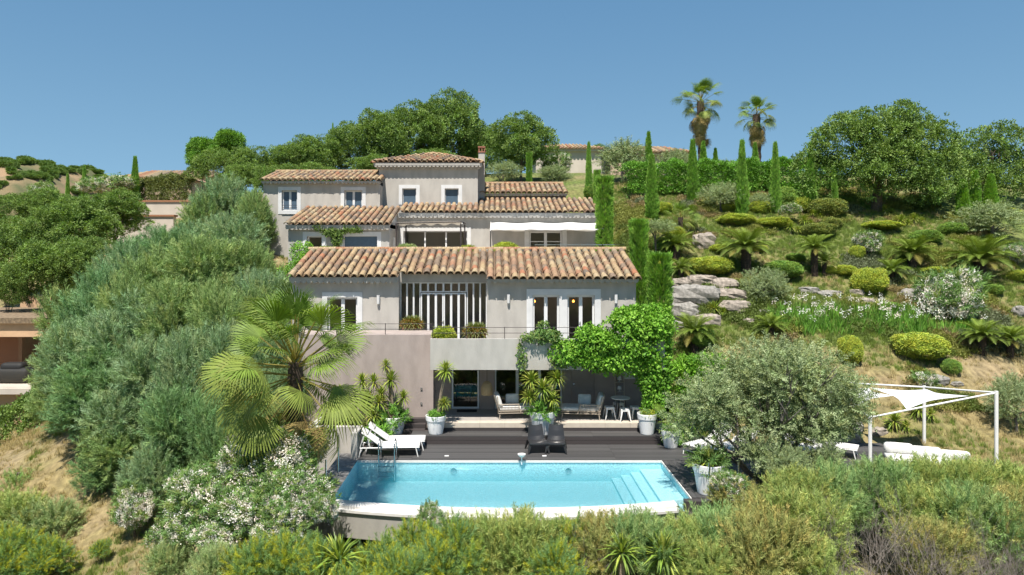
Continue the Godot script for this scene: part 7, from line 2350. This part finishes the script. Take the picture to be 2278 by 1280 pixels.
func make_hills():
	var f := FastNoiseLite.new()
	f.seed = 5
	f.frequency = 0.011
	var n := 110
	var hp := func(i, j):
		var x: float = -330.0 + i * 2.1
		var d: float = 210.0 + j * 2.1
		var peak: float = 50.0 * smoothstep(-140, -192, x)
		return Vector3(x, -22 + peak * sin(PI * clampf(j / float(n), 0, 1)) * 1.35 + f.get_noise_2d(x, d) * 7 + f.get_noise_2d(x * 5, d * 5) * 1.5, -d)
	var st := SurfaceTool.new()
	st.begin(Mesh.PRIMITIVE_TRIANGLES)
	for i in n + 1:
		for j in n + 1:
			var p: Vector3 = hp.call(i, j)
			var k := 0.45 + f.get_noise_2d(p.x * 4, p.z * 4) * 1.3 + f.get_noise_2d(p.x * 15, p.z * 15) * 0.5
			st.set_color(Color(0.42, 0.29, 0.17).lerp(Color(0.14, 0.16, 0.07), clampf(k, 0, 1)))
			st.add_vertex(p)
	for i in n:
		for j in n:
			var q := i * (n + 1) + j
			for e in [q, q + 1, q + n + 2, q, q + n + 2, q + n + 1]: st.add_index(e)
	st.generate_normals()
	setting("hills", st.commit(), M.ground_cover)
	var tr := []
	for q in 2600:
		var i := rr(2, n - 2)
		var j := rr(2, n * 0.62)
		if f.get_noise_2d(i * 14, j * 14) < -0.05: continue
		tr.append(Transform3D(Basis.from_scale(Vector3(rr(0.4, 1.3), rr(0.35, 0.9), rr(0.4, 1.3))), hp.call(i, j) + Vector3(0, 0.6, 0)))
	var mm := MultiMesh.new()
	mm.transform_format = MultiMesh.TRANSFORM_3D
	mm.mesh = crown(blob(2.2, 10, 0.4), "broad", 160, OAK, 0.3, 3.0, 4.5, 0.7).mesh(M.leaf)
	mm.instance_count = tr.size()
	for i in tr.size(): mm.set_instance_transform(i, tr[i])
	var o := MultiMeshInstance3D.new()
	o.name = "hillside_undergrowth"
	o.multimesh = mm
	add_child(o)
	tag(o, "dark scrub woodland covering the distant hill", "woodland", "", "stuff")

# ---------------------------------------------------------------- scene
func _ready():
	rng.seed = 20240611
	field.seed = 12
	field.frequency = 0.01
	field.noise_type = FastNoiseLite.TYPE_SIMPLEX_SMOOTH
	# camera: level, its lens shifted a little down and sideways
	var cam := Camera3D.new()
	cam.name = "camera"
	add_child(cam)
	cam.position = Vector3(0, 6.65, 0)
	var near := 0.3
	cam.set_frustum(near * 1280.0 / 1560.0, Vector2(near * 39.0 / 1560.0, near * -80.0 / 1560.0), near, 4000.0)
	cam.current = true
	# sky and sun
	var env := Environment.new()
	env.background_mode = Environment.BG_SKY
	var sky := Sky.new()
	var sm := ProceduralSkyMaterial.new()
	sm.sky_top_color = Color(0.045, 0.12, 0.235).linear_to_srgb()
	sm.sky_horizon_color = Color(0.178, 0.31, 0.42).linear_to_srgb()
	sm.sky_curve = 0.16
	sm.ground_bottom_color = Color(0.12, 0.12, 0.1).linear_to_srgb()
	sm.ground_horizon_color = Color(0.178, 0.31, 0.42).linear_to_srgb()
	sm.sun_angle_max = 3.0
	sky.sky_material = sm
	env.sky = sky
	env.tonemap_mode = Environment.TONE_MAPPER_LINEAR
	env.tonemap_exposure = 1.95
	env.sdfgi_enabled = true
	env.ssao_enabled = true
	env.ssil_enabled = true
	env.volumetric_fog_enabled = true
	env.volumetric_fog_density = 0.0
	var we := WorldEnvironment.new()
	we.environment = env
	add_child(we)
	var sun := DirectionalLight3D.new()
	sun.name = "sun"
	sun.light_energy = 1.3
	sun.light_color = Color(1.0, 0.97, 0.925)
	sun.light_angular_distance = 0.5
	sun.shadow_enabled = true
	add_child(sun)
	sun.look_at_from_position(Vector3(-0.2, 2.15, 1.0), Vector3.ZERO)
	make_materials()
	L.tints = []
	for k in [Color(1, 1, 1), Color(0.55, 0.75, 1.0), Color(0.85, 0.95, 2.2), Color(0.62, 0.62, 1.1)]:
		L.tints.append(leaf_mat("leaf_tint_%d" % L.tints.size(), k.clamp() if k.b <= 1 else Color(k.r, k.g, 1.0), 0.5, 0.45))
	make_ground()
	make_sprigs()
	make_hills()
	make_villa()
	make_pool()
	make_deck()
	make_planter_wall()
	make_neighbours()
	make_villa_fittings()
	make_yard()
	make_plants()
